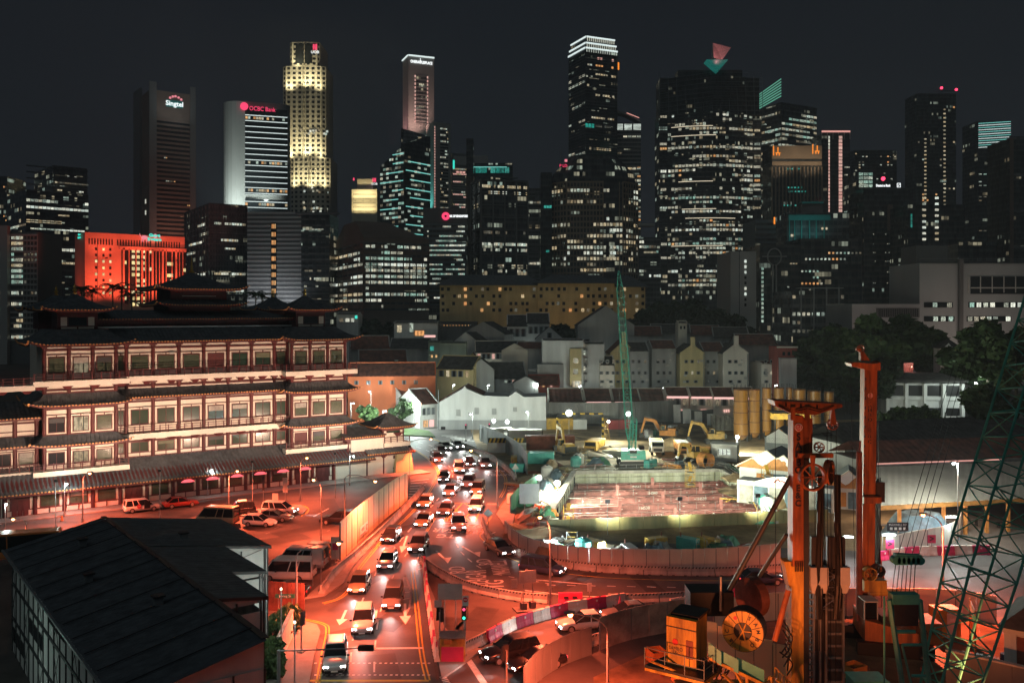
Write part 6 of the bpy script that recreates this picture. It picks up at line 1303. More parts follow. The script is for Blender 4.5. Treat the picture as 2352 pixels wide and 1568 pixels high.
r=sign_post('crimson chevron board beside the pink hoarding',gp(2140,1268),[('board','plastic_pink',(0,0,1.5),(.9,.05,.9))],1.2);text('lettering','>','ink',r,(0,-.04,1.5),.9,(R(90),0,0),.003,bold=.03)
r=sign_post('left crimson chevron board beside the second rig',gp(2044,1285),[('board','plastic_pink',(0,0,1.7),(.9,.05,1.0))],1.2);text('lettering','>','ink',r,(0,-.04,1.7),.9,(R(90),0,0),.003,bold=.03)
def signal(label,base,h,rz=0.,aspect='signal_red',green=False):
    r=thing('traffic_signal',label,'traffic light',base,rz,'traffic signals');MB().cyl((0,0,0),.07,h,8).build('pole','galvanised',r);cube('base','concrete',r,(0,0,.12),(.5,.5,.24));cube('case','black',r,(0,-.14,h-.2),(.36,.24,1.05))
    for i,z in enumerate((.33,0,-.33)):lit=(aspect if i==0 else None) if not green else ('signal_green' if i==2 else ('signal_red' if i==0 else None));MB().tube((0,-.26,h-.2+z),(0,-.30,h-.2+z),.11,k=12).build('lens',lit or 'frame_dark',r)
    cube('visor_plate','black',r,(.3,0,h-.2),(.06,.3,1.0));return r
signal('traffic signal left of the striped hut, facing away',gp(1010,1512),3.6,R(120),'frame_dark');signal('traffic signal showing pink and green beside the no-entry sign',gp(1066,1506),3.6,0,green=True);signal('traffic signal on the near corner beside the wall by the left kerb',gp(692,1500),3.0,R(70),'frame_dark');signal('traffic signal cut by the bottom edge below the black cars',gp(1163,1612),3.6,R(200),'frame_dark');signal('red traffic signal by the zebra crossing, left one',gp(1070,1012),3.2);signal('red traffic signal by the zebra crossing, right one',gp(1124,1010),3.2)
r=thing('signal_mast_arm','long dark signal arm reaching over the near lanes from the left','traffic light',gp(640,1640),0);p0=gp(640,1640);e=pp(856,1487,p0.y)-p0;MB().cyl((0,0,0),.12,e.z-.15,8).build('pole','frame_grey',r);MB().tube((0,0,e.z-.2),(e.x-1.0,0,e.z-.03),.06,.04,8).build('arm','frame_grey',r);cube('signal_case','black',r,(e.x-.45,0,e.z),(1.05,.3,.34))
r=thing('striped_hut','small corrugated-roofed hut with a crimson barrier front by the traffic signal','hut',gp(1040,1516),0);cube('roof','sheet_metal',r,(0,0,2.0),(2.0,1.2,.08),(R(8),0,0));[cube('post','plant_yellow',r,(x,y,1),(.08,.08,2)) for x in (-.9,.9) for y in (-.5,.5)];cube('front_board','plastic_pink',r,(0,-.55,.7),(1.7,.08,1.1));cube('back_board','plant_yellow',r,(0,.5,1.3),(1.7,.06,1.2));cube('box','plant_orange',r,(-.4,0,1.5),(.5,.4,.4))
r=thing('traffic_cone','orange traffic cone on the pavement before the temple door','cone',gp(142,1196),0);MB().lathe((0,0,.04),[(.2,0),(.04,.72)],10).build('cone','plant_orange',r);cube('base','black',r,(0,0,.02),(.45,.45,.04))
for i,(x,y) in enumerate(((1421,1390),)):r=thing('traffic_cone','orange traffic cone at the end of the plastic barriers','cone',gp(1424,1392),0);MB().lathe((0,0,.04),[(.2,0),(.04,.9)],10).build('cone','plastic_pink',r);cube('base','black',r,(0,0,.02),(.45,.45,.04));cube('band','sign_white',r,(0,0,.5),(.2,.2,.12))
# floodlight posts added on the pavement edge to light the temple front
for i,t in enumerate((-22,-10,2,14,26)):
    q=Vector((-44.2+.822*t+.569*13,131+.569*t-.822*13,0));r=thing('flood_mast',f'{ordn[i]} added slim floodlight post from the left before the temple','floodlight',q,0,'added floodlights before the temple');MB().cyl((0,0,0),.05,6.5,8).build('mast','galvanised',r);cube('lamp_box','frame_dark',r,(0,0,6.5),(.35,.3,.3));tgt=Vector((-44.2+.822*t-.569*4,131+.569*t+.822*4,12));lamp('SPOT',(13500,15500,12000,16500,14000)[i],(1,.64,.45),(-.05,.35,6.7),r,aim((q.x,q.y,6.6),tgt),92,.9,.2)

for lb,p,q_,pw in (('added orange light on a short mast aimed up at the lettered mast',(13,41,0),(17,52,15),6500),('added orange light on a short mast aimed up at the second rig',(25,43,0),(29,73,15),15000),('added orange light on a short mast beside the cable reel',(6,42,0),(12,52,9),5500)):  # unseen lights added to throw orange onto the rig masts and reel
    r=thing('added_light',lb,'floodlight',p,0,'added lights of the rig compound');MB().cyl((0,0,0),.05,6,8).build('mast','galvanised',r);cube('lamp_box','frame_dark',r,(0,-.1,6.1),(.4,.2,.3));a=Vector(p)+Vector((0,.2,6.2));lamp('SPOT',pw,(1,.24,.08),(0,.2,6.2),r,aim(a,q_),75,.9,.2)
# ------------------------------------------------------------------ excavation
def lattice(mb,a,b,w0,w1,n,rc=.07,rb=.035,end=0,fwd=None):
    """four-chord lattice mast from a to b; end > 0 tapers both tips over that many bays"""
    a=Vector(a);b=Vector(b);ax=(b-a).normalized();s=ax.cross(Vector((0,1,0)) if fwd is None else Vector(fwd)).normalized();t=ax.cross(s).normalized();rings=[]
    for i in range(n+1):
        q=i/n;w_=w0+(w1-w0)*q
        if end:w_*=min(1,.18+.82*i/end,.18+.82*(n-i)/end)
        c=a+(b-a)*q;rings.append([c+s*w_/2+t*w_/2,c-s*w_/2+t*w_/2,c-s*w_/2-t*w_/2,c+s*w_/2-t*w_/2])
    for r0,r1,i in zip(rings,rings[1:],range(n)):
        for k in range(4):
            j=(k+1) % 4;mb.tube(r0[k],r1[k],rc,k=5);mb.tube(r0[k] if i % 2 else r0[j],r1[j] if i % 2 else r1[k],rb,k=4);mb.tube(r1[k],r1[j],rb,k=4)
    return mb
zf=-9.0
pit=thing('excavation',None,None);pit['kind']='structure';mb=MB()
def sub(p,q,n):return [p+(q-p)*(i/n) for i in range(n+1)]
for i in range(4):
    j=(i+1) % 4;pts=sub(PIT[i],PIT[j],26);rnd=random.Random(i)
    off=[(PIT[0]+PIT[1]+PIT[2]+PIT[3])/4]
    for k in range(26):
        a=pts[k];b=pts[k+1];cw=(off[0]-(a+b)/2).normalized()*rnd.uniform(0,.35)
        mb.quad((b.x+cw.x,b.y+cw.y,.0),(a.x+cw.x,a.y+cw.y,.0),(a.x+cw.x,a.y+cw.y,zf),(b.x+cw.x,b.y+cw.y,zf));mb.quad((a.x,a.y,0),(b.x,b.y,0),(b.x+cw.x,b.y+cw.y,0),(a.x+cw.x,a.y+cw.y,0))
mb.build('pit_wall',mat('pit_concrete',(.56,.58,.48),.9,var=.2,scale=.8,bump=.5,streak=True,col2=(.30,.30,.20)),pit)
MB().poly([(p.x,p.y,zf) for p in PIT]).build('pit_floor','wet_mud',pit)
for i in range(4):
    j=(i+1) % 4;a,b=PIT[i],PIT[j];u=b-a;ang=math.atan2(u.y,u.x);c=(a+b)/2
    cube('capping_beam','concrete',pit,(c.x,c.y,.25 if i !=2 else .55),(u.length+.5,.8,.5 if i !=2 else 1.1),(0,0,ang))
    cin=c+((PIT[0]+PIT[1]+PIT[2]+PIT[3])/4-c).normalized()*.7
    for z in (-1.9,-5.2):cube('waler','steel_red',pit,(cin.x,cin.y,z),(u.length-1,.6,.7),(0,0,ang))
def lerp(a,b,t):return a+(b-a)*t
for n_,(t,z,lab) in enumerate([(.06+.142*i,-1.7,f'1HS{41-i}') for i in range(7)]+[(.13+.19*i,-5.2,'') for i in range(5)]):
    A=lerp(PIT[0],PIT[3],t);B=lerp(PIT[1],PIT[2],t);u=B-A;ang=math.atan2(u.y,u.x);L=u.length-1.6;c=(A+B)/2
    r=thing('steel_strut',(f'red steel strut marked {lab} across the excavation' if lab else f'unmarked lower red strut, {ordn[n_-7]} from the far wall of the pit'),'strut',(c.x,c.y,z),ang,'struts across the excavation')
    for yy in (-.75,.75):
        ib=shared(('ibeam',round(L,1)),lambda:MB().box((0,0,.31),(L,.5,.07)).box((0,0,-.31),(L,.5,.07)).box((0,0,0),(L,.06,.6)).mesh('beam','steel_red'));inst('beam',ib,r,(0,yy,0))
    lc=MB();nb=int(L/1.6)
    for i in range(nb):x0=-L/2+i*L/nb;lc.tube((x0,-.7 if i % 2 else .7,.34),(x0+L/nb,.7 if i % 2 else -.7,.34),.07,k=4)
    lc.build('lacing','steel_red',r);[cube('end_plate','steel_red',r,(s*L/2,0,0),(.25,2.2,.9)) for s in (-1,1)]
    [cube('stiffener','steel_red',r,(-L/2+L*q/9,-1.02,0),(.05,.06,.6)) for q in range(1,9)];
    if lab:text('lettering',lab,'paint_white',r,(random.uniform(-.2,.25)*L,-1.01,0),.62,(R(90),0,0),.004);text('lettering',lab,'paint_white',r,(L*.36,-1.01,0),.4,(R(90),0,0),.004)
    for q in range(9):cube('paint_dash','paint_white',r,(-L/2+L*(q+.6)/9.5,-1.005,random.uniform(-.1,.15)),(.28,.01,.09))
    rl=MB()
    if lab:
        for q in range(12):rl.tube((-L/2+L*q/11,.9,.3),(-L/2+L*q/11,.9,1.3),.025,k=4)
        rl.tube((-L/2,.9,1.3),(L/2,.9,1.3),.025,k=4);rl.build('handrail','galvanised',r)
for i,(t,q) in enumerate(((.15,.5),(.45,.5),(.75,.5),(.3,.28),(.6,.28),(.3,.74),(.6,.74))):
    p=lerp(lerp(PIT[0],PIT[1],q),lerp(PIT[3],PIT[2],q),t);r=thing('king_post',f'vertical red king post standing in the pit, {ordn[i]} of seven','post',(p.x,p.y,zf),0,'king posts in the pit');cube('flange','steel_red',r,(0,-.2,4.6),(.42,.05,9.2));cube('flange','steel_red',r,(0,.2,4.6),(.42,.05,9.2));cube('web','steel_red',r,(0,0,4.6),(.05,.36,9.2))
def stair_tower(label,p,h,z0,rz=0.,m='plant_yellow',w=1.3):
    r=thing('stair_tower',label,'stair tower',(p[0],p[1],z0),rz,'scaffold stair towers');[cube('post',m,r,(x,y,h/2),(.07,.07,h)) for x in (-w/2,w/2) for y in (-w/2,w/2)]
    for i in range(int(h/.5)):cube('rung',m,r,(0,-w/2,.3+i*.5),(w,.05,.05))
    for i in range(int(h/2)):cube('deck','galvanised',r,(0,0,1+i*2.0),(w,w,.05));cube('flight',m,r,(0,0,1.9+i*2.0),(.5,w*1.3,.05),(R(45 if i % 2 else -45),0,0))
    return r
stair_tower('yellow ladder tower down the far pit wall',gp(1585,1112,-1),8,-6);stair_tower('yellow scaffold stair beside the striped site house',gp(1762,1140),4.4,0);stair_tower('scaffold stair at the near left corner of the pit',Vector((7.5,119,0)),6,-5)
lad=thing('ladder_tower','yellow A-shaped ladder frame near the back fence','ladder',gp(1392,1012),R(10));[cube('rail','plant_yellow',lad,(x,0,2.3),(.08,.08,4.8),(0,R(8*s),0)) for x,s in ((-.5,1),(.5,-1))];[cube('rung','plant_yellow',lad,(0,0,.4+.5*i),(1.1-.1*i,.05,.06)) for i in range(9)]
# near rim: mossy steel parapet, walkway rails, pipes, debris
r=thing('steel_parapet','long green-stained steel parapet along the near edge of the excavation','parapet',(0,0,0));a=PIT[3]+Vector((.5,-1.2,0));b=PIT[2]+Vector((0,-1.2,0));u=b-a;ang=math.atan2(u.y,u.x);n=12
mat('mossy',(.32,.25,.11),.6,var=.25,scale=.6,streak=True,col2=(.15,.15,.07))
for i in range(n):c=a+u*((i+.5)/n);cube('panel','mossy',r,(c.x,c.y,.75),(u.length/n-.04,.2,1.5),(0,0,ang))
for (pa,pb,lab,m) in ((PIT[0],PIT[1],'pipe handrail along the far edge of the pit','galvanised'),(PIT[1],PIT[2],'pipe handrail along the right edge of the pit','galvanised'),(PIT[3],PIT[0],'pipe handrail along the left edge of the pit','plant_yellow')):
    r=thing('handrail',lab,'railing',(0,0,0));o_=((pa+pb)/2-(PIT[0]+PIT[1]+PIT[2]+PIT[3])/4).normalized()*1.0;mb=MB();P=[p+o_ for p in sub(pa,pb,14)]
    for p in P:MB().tube((p.x,p.y,0),(p.x,p.y,1.2),.03,k=5).build('post',m,r)
    for z in (1.2,.65):MB().tube((P[0].x,P[0].y,z),(P[-1].x,P[-1].y,z),.03,k=5).build('rail',m,r)
rr=random.Random(5)
def heap(label,p,rx,ry,h,m,seed):
    q=random.Random(seed);mb=MB();n=14;rings=[]
    for t in (0,.3,.6,.85,1):rings.append([(rx*(1-t)**.8*math.cos(2*math.pi*i/n)*q.uniform(.75,1.2),ry*(1-t)**.8*math.sin(2*math.pi*i/n)*q.uniform(.75,1.2),h*t*q.uniform(.8,1.15)) for i in range(n)])
    mb.loft(rings);o=mb.build('soil_heap',m,None,(p[0],p[1],-.02));return tag(o,label,'soil heap','soil heaps in the site')
for i,(x,y,rx,ry,h,lab) in enumerate(((1340,1050,6,3,1.6,'brown soil heap left of the green crane'),(1400,1040,5,3,1.3,'low soil heap before the dump truck'),(1250,1230,6,1.6,1.1,'netted soil bank inside the curved hoarding'),(1330,1262,8,1.6,1.2,'dark soil bank above the notice board'),(1440,1268,6,1.4,.8,'muddy bank at the foot of the steel parapet'),(1545,1020,4,2.5,1.4,'soil heap behind the orange skip truck'),(1700,1130,3,5,1.2,'spoil bank along the right rim of the pit'),(1690,1100,2.5,3,1.0,'small spoil bank at the far right pit corner'),(1225,1190,3,4,1.0,'bright spoil bank at the left rim of the pit'),(1300,1010,5,2,1.2,'sandy heap behind the excavator'))):heap(lab,gp(x,y),rx,ry,h,'mud' if i % 3 else 'wet_mud',i)
lp=sorted([gp(x+rr.uniform(-22,22),y+rr.uniform(-10,10)) for x,y in [rr.choice([(1225,1200),(1250,1170),(1700,1140),(1720,1110),(1760,1160),(1690,1075),(1500,1068),(1380,1068),(1550,1060)]) for _ in range(30)]],key=lambda v:v.x/v.y);kc={}
for p in lp:
    k=rr.choice(['steel section','timber plank','pipe length']);kc[k]=kc.get(k,-1)+1
    r=thing(k.replace(' ','_'),f'{ordn[kc[k]]} loose {k} from the left on the ground round the pit','building material',(p.x,p.y,.12+rr.uniform(0,.1)),rr.uniform(0,3.1),'loose material round the pit');L=rr.uniform(2,5)
    if k=='pipe length':MB().tube((-L/2,0,.05),(L/2,0,.05),.1,k=10).build('pipe',rr.choice(['pipe_pale','rust','plant_yellow']),r)
    elif k=='timber plank':[cube('plank','lattice',r,(0,q*.26,.05*q),(L,.22,.05),(0,0,R(q*3))) for q in range(3)]
    else:cube('flange','steel_red',r,(0,0,.2),(L,.2,.03));cube('web','steel_red',r,(0,0,.05),(L,.03,.3));cube('flange','steel_red',r,(0,0,-.1),(L,.2,.03))
# hoses and netting along the right rim
for i in range(5):
    q=[gp(1660+i*6,1078),gp(1690+i*5,1100),gp(1715+i*6,1128),gp(1735+i*8,1165),gp(1745+i*10,1190)];P=smooth([p+Vector((0,0,.25+.15*i % 3)) for p in q],6);tag(MB().path(P,.09,6).build('hose',('plant_yellow','pipe_pale','galvanised','green_mesh','pipe_pale')[i]),f'{("yellow", "pale", "steel-grey", "green", "cream")[i]} hose running down the right rim of the pit','hose')
# ------------------------------------------------------------------ plant in the yard
def tracks(r,L,W,wd=.6,h=.8):
    for s in (-1,1):
        n=8;prof=[(L/2*math.copysign(1,math.cos(a))*.86+L*.07*math.cos(a),h/2+h/2*math.sin(a)) for a in [math.pi*2*i/16 for i in range(16)]]
        MB().loft([[(x,s*W/2-wd/2,z) for x,z in prof],[(x,s*W/2+wd/2,z) for x,z in prof]]).build('track','black',r)
def excavator(label,p,rz,m='plant_yellow',reach=1.0,lift=1.0):
    r=thing('excavator',label,'excavator',p,rz,'excavators in the site');tracks(r,3.6,2.2);MB().cyl((0,0,.8),.6,.25,12).build('slew_ring','black',r)
    MB().prism([(-1.9,-1.2),(-2.3,-.7),(-2.3,.7),(-1.9,1.2),(1.3,1.2),(1.3,-1.2)],1.05,2.1).build('body',m,r);cube('engine_cover',m,r,(-1.2,0,2.3),(1.6,1.8,.45));cube('counterweight','frame_dark',r,(-2.15,0,1.6),(.5,2.2,1.0))
    cab=MB().loft([[(.0,.25,2.1),(1.3,.25,2.1),(1.3,1.2,2.1),(0,1.2,2.1)],[(.05,.3,3.1),(.9,.3,3.1),(.9,1.15,3.1),(.05,1.15,3.1)]]).build('cab','car_glass',r);cube('cab_roof',m,r,(.48,.72,3.14),(1.0,1.0,.1));[cube('cab_post',m,r,(x,y,2.6),(.08,.08,1.05)) for x in (.05,.95) for y in (.3,1.15)]
    pts=[(1.1,-.2,1.8),(2.4*reach,-.2,3.9*lift),(4.6*reach,-.2,4.2*lift)]
    def arm(nm,a,b,h0,h1,w=.38):a=Vector(a);b=Vector(b);ax=(b-a).normalized();n_=Vector((-ax.z,0,ax.x));MB().loft([[a+n_*h0/2+Vector((0,-w/2,0)),a+n_*h0/2+Vector((0,w/2,0)),a-n_*h0/2+Vector((0,w/2,0)),a-n_*h0/2+Vector((0,-w/2,0))],[b+n_*h1/2+Vector((0,-w/2,0)),b+n_*h1/2+Vector((0,w/2,0)),b-n_*h1/2+Vector((0,w/2,0)),b-n_*h1/2+Vector((0,-w/2,0))]]).build(nm,m,r)
    arm('boom',pts[0],pts[1],.5,.7);arm('boom',pts[1],pts[2],.7,.45);e=(5.2*reach,-.2,1.3);arm('stick',(4.3*reach,-.2,4.5*lift),e,.5,.3,.32);MB().tube((1.6,-.2,1.7),(2.6*reach,-.2,3.5*lift),.08,k=8).build('ram','galvanised',r);MB().tube((3.0*reach,-.2,4.5*lift),(4.4*reach,-.2,4.8*lift),.07,k=8).build('ram','galvanised',r)
    MB().loft([[(e[0]-.1,y,e[2]+.1),(e[0]+.35,y,e[2]-.3),(e[0]+.1,y,e[2]-1.0),(e[0]-.8,y,e[2]-.9),(e[0]-.6,y,e[2]-.6)] for y in (-.8,.4)]).build('bucket','frame_dark',r)
excavator('yellow excavator with raised boom before the floodlight mast',gp(1300,1048),R(110),lift=1.2);excavator('yellow excavator with arched arm right of the green crane',gp(1640,1018),R(175));excavator('orange excavator behind the green crane',gp(1530,1010),R(165),'plant_orange');excavator('yellow excavator near the white cabin',gp(1600,1062),R(200),'plant_yellow',.7,.8)
def lorry(label,p,rz,m,load='mud'):
    r=thing('tipper_lorry',label,'lorry',p,rz,'tipper lorries in the site');cube('chassis','frame_dark',r,(0,0,.85),(6.6,.9,.3));MB().loft([[(2.0,-1.15,.7),(3.3,-1.15,.7),(3.3,1.15,.7),(2.0,1.15,.7)],[(2.0,-1.15,1.7),(3.35,-1.15,1.7),(3.35,1.15,1.7),(2.0,1.15,1.7)],[(2.05,-1.1,2.6),(3.1,-1.1,2.6),(3.1,1.1,2.6),(2.05,1.1,2.6)]]).build('cab',m,r);cube('windscreen','car_glass',r,(3.26,0,2.1),(.1,2.0,.7),(0,R(-14),0));cube('grille','black',r,(3.36,0,1.1),(.05,1.6,.5))
    MB().loft([[(-3.3,-1.05,1.1),(1.7,-1.05,1.1),(1.7,1.05,1.1),(-3.3,1.05,1.1)],[(-3.5,-1.25,2.4),(1.8,-1.25,2.4),(1.8,1.25,2.4),(-3.5,1.25,2.4)]]).build('tipping_body',m,r);cube('load',load,r,(-.85,0,2.38),(5.0,2.2,.15));[cube('body_rib',m,r,(x,s*1.2,1.75),(.12,.12,1.25)) for x in (-2.8,-1.5,-.2,1.1) for s in (-1,1)]
    for x in (2.6,-1.2,-2.3):
        for s in (-1,1):w=inst('wheel',MODELS['bus']['wheel'],r,(x,s*1.05,.5),scale=(1,2,1));inst('rim',MODELS['bus']['rim'],w)
lorry('yellow tipper lorry with dark load left of the green crane',gp(1366,1040),R(250),'plant_yellow','wet_mud');lorry('white-cabbed lorry facing out right of the green crane',gp(1508,1040),R(265),'plastic_white','mud');lorry('orange tipper lorry with a white canopy at the yard centre',gp(1568,1045),R(268),'plant_orange','sign_white')
def box_unit(name,label,p,rz,s,m,ribs=True,cat='container',group='containers and cabins in the site',windows=0,roof=None):
    r=thing(name,label,cat,p,rz,group);cube('shell',m,r,(0,0,s[2]/2+.1),s);n=int(s[0]/.5)
    if ribs:[cube('rib',m,r,(-s[0]/2+(i+.5)*s[0]/n,-s[1]/2-.03,s[2]/2+.1),(.16,.06,s[2]-.3)) for i in range(n)]
    [cube('corner_post','frame_dark' if not ribs else m,r,(x*s[0]/2,y*s[1]/2,s[2]/2+.1),(.14,.14,s[2]+.05)) for x in (-1,1) for y in (-1,1)]
    for i in range(windows):cube('window','win_bright' if i % 2==0 else 'glass_dark',r,(-s[0]/2+(i+.5)*s[0]/windows,-s[1]/2-.03,s[2]*.6),(s[0]/windows*.45,.06,s[2]*.32))
    if roof:cube('roof',roof,r,(0,0,s[2]+.18),(s[0]+.3,s[1]+.3,.12))
    return r
box_unit('waste_skip','teal ribbed skip left of the yellow excavator',gp(1243,1064),R(-6),(4.4,2.2,1.9),'teal_paint',cat='skip');box_unit('shipping_container','rust-red container before the white gable wall',gp(1262,1030),R(2),(9.5,2.4,2.5),'rust');box_unit('shipping_container','yellow container near the back fence',gp(1285,985),R(-3),(6,2.4,2.4),'plant_yellow');box_unit('portable_cabin','bright white cabins left of the striped gantry',gp(1140,1012),R(3),(6,2.4,2.5),'plaster_white',False,'cabin',windows=3,roof='sheet_metal');box_unit('portable_cabin','white boarded cabin below the gable wall',gp(1206,1016),R(0),(7,2.2,2.6),'plaster_white',False,'cabin');box_unit('portable_cabin','white cabin with one small window below the silos',gp(1665,1058),R(-18),(4.6,2.6,3.0),'plaster_white',False,'cabin',windows=1,roof='sheet_metal');box_unit('shipping_container','small white container behind the sandy heap',gp(1330,985),R(5),(3,2.4,2.2),'plaster_white');box_unit('shipping_container','red container by the ladder tower',gp(1420,985),R(0),(5,2.4,2.0),'sign_red');box_unit('waste_skip','orange steel skip right of the centre lorry',gp(1632,1052),R(4),(3.2,2.0,1.9),'plant_orange',cat='skip')
r=thing('casing_pipe','short wide orange steel casing ring lying by the cabin','pipe',gp(1612,1072),R(-60));mb=MB();n=20;[mb.quad((0,math.cos(a)*1.3,1.3+math.sin(a)*1.3),(0,math.cos(b)*1.3,1.3+math.sin(b)*1.3),(1.8,math.cos(b)*1.3,1.3+math.sin(b)*1.3),(1.8,math.cos(a)*1.3,1.3+math.sin(a)*1.3)) for a,b in [(2*math.pi*i/n,2*math.pi*(i+1)/n) for i in range(n)]];mb.build('ring','plant_orange',r);cube('cradle','frame_dark',r,(.9,0,.08),(1.8,2.2,.16))
r=thing('striped_gantry','black and yellow striped height gantry at the site entrance','gantry',gp(1280,1012),0);h=5.8
for x in (0,9.4):[cube('post_block','paint_yellow' if i % 2 else 'black',r,(x,0,.3+i*.6),(.4,.4,.6)) for i in range(9)]
[cube('beam_block','paint_yellow' if i % 2 else 'black',r,(.5+i*.94,0,h-.2),(.94,.3,.3)) for i in range(10)]
r=thing('striped_beam','black and yellow diagonal-striped entrance beam below the white cabins','barrier',gp(1165,1040),0);cube('board','black',r,(0,0,2.4),(7.2,.2,.9));mb=MB();[mb.quad((-3.5+i*.75,-.11,1.97),(-3.15+i*.75,-.11,1.97),(-2.85+i*.75,-.11,2.83),(-3.2+i*.75,-.11,2.83)) for i in range(9)];mb.build('stripes','paint_yellow',r);cube('wall','plaster_white',r,(0,.1,1.0),(7.2,.15,1.9));cube('red_patch','sign_red',r,(1.6,-.0,.9),(1.4,.2,1.0))
for i,(x,y,w_,h_) in enumerate(((1555,966,1.6,4.2),(1578,968,1.9,3.4),(1604,966,1.8,2.6),(1632,972,1.6,2.6))):r=thing('steel_plate',f'{ordn[i]} white steel plate from the left leaning behind the excavators','steel plate',gp(x,y+10),0,'white plates behind the excavators');cube('plate','plaster_white',r,(0,0,h_/2+.6),(w_,.12,h_),(R(-8),0,0));cube('prop','frame_grey',r,(0,.5,h_*.3),(.1,.1,h_*.7),(R(25),0,0))
r=thing('dust_sheet','pale hanging dust sheet beside the white plates','sheet',gp(1662,992),0);mb=MB();n=18;mb.loft([[(-2.8+5.6*i/n,.15*math.sin(i*1.9),z+(.3*math.sin(i*.7) if z>1 else 0)) for i in range(n+1)] for z in (.3,2.0,3.6)],cap=False,closed=False);mb.build('cloth','tarp_grey',r);[cube('post','frame_grey',r,(x,.2,1.9),(.1,.1,3.8)) for x in (-2.8,0,2.8)]
# green crawler crane
p=gp(1452,1070);cr=thing('crawler_crane','green crawler crane with tall lattice boom in the middle of the site','crane',p,0);tracks(cr,5.0,3.6,.9,1.1);cube('counterweight','crane_green',cr,(0,-1.2,2.1),(4.2,.9,1.6));cube('counterweight_base','plastic_white',cr,(0,-1.25,1.15),(4.1,.9,.4));[cube('faded_mark','paint_worn',cr,(-1.0+.17*q,-1.66,2.3),(.11,.02,.2)) for q in range(13)];cube('name_plate','paint_white',cr,(0,-1.66,1.85),(1.1,.03,.26));cube('deck_slot','black',cr,(0,-1.66,2.72),(1.2,.04,.5));cube('body','crane_green',cr,(0,1.0,2.0),(3.0,4.0,1.3));cube('cab','car_glass',cr,(1.9,2.4,2.4),(.9,1.6,1.5))
tip=pp(1421,622,p.y+6)-p;foot=Vector((.1,2.4,2.4));lattice(MB(),foot,tip,1.35,1.1,26,.055,.03,3).build('boom','crane_green',cr);g_=MB();lattice(g_,(.1,1.2,2.4),(.2,-.8,8.2),1.2,1.0,5,.06,.035);g_.build('gantry','crane_green',cr);rp_=MB();[rp_.tube((.2+q,-.8,8.2),tip+Vector((q*.3,0,-.3)),.025,k=4) for q in (-.4,.4)];[rp_.tube(tip,tip+Vector((q,.6,-30)),.02,k=4) for q in (.1,.3)];rp_.build('ropes','black',cr)
# silos
for i,(x,yt,yb,m_) in enumerate(((1702,893,1003,16.5),(1733,893,990,12.5),(1761,890,985,10.5),(1789,890,985,11.5),(1813,890,985,7),(1836,893,985,14),(1870,897,985,15),(1904,899,985,11))):
    d=185+i*3;k=d/F;P0=Vector((xat(x,d),d,0));hh=zat(yt,d);rad=m_*k;r=thing('silo',f'{ordn[i]} yellow steel silo from the left behind the rigs','silo',P0,0,'yellow silos');MB().cyl((0,0,1.2),rad,hh-1.2,20).build('drum','silo_yellow',r,smooth=False);[MB().lathe((0,0,z),[(rad+.0,0),(rad+.06,.03),(rad+.06,.12),(rad,.15)],20).build('hoop','rust',r) for z in [1.2+(hh-1.4)*q/4 for q in range(5)]];MB().lathe((0,0,0),[(rad*.4,.3),(rad,1.2)],16).build('hopper','silo_yellow',r);mb=MB();[mb.tube((rad*math.cos(a),rad*math.sin(a),hh),(rad*math.cos(a),rad*math.sin(a),hh+.9),.03,k=4) for a in [2*math.pi*q/10 for q in range(10)]];mb.build('top_rail','frame_dark',r)['kind']='stuff';cube('leg','frame_dark',r,(rad*.7,-rad*.6,.6),(.2,.2,1.2));cube('leg','frame_dark',r,(-rad*.7,-rad*.6,.6),(.2,.2,1.2))
r=thing('walkway','yellow lit walkway box below the silos','walkway',pp(1815,955,178),0);r.location.z=0;zz=zat(955,178);cube('deck','plant_yellow',r,(0,0,zz),(7.5,2,1.2));cube('cover','black',r,(0,0,zz+.9),(8,2.2,.3));[cube('leg','frame_dark',r,(x,0,zz/2),(.25,.25,zz)) for x in (-3,0,3)]
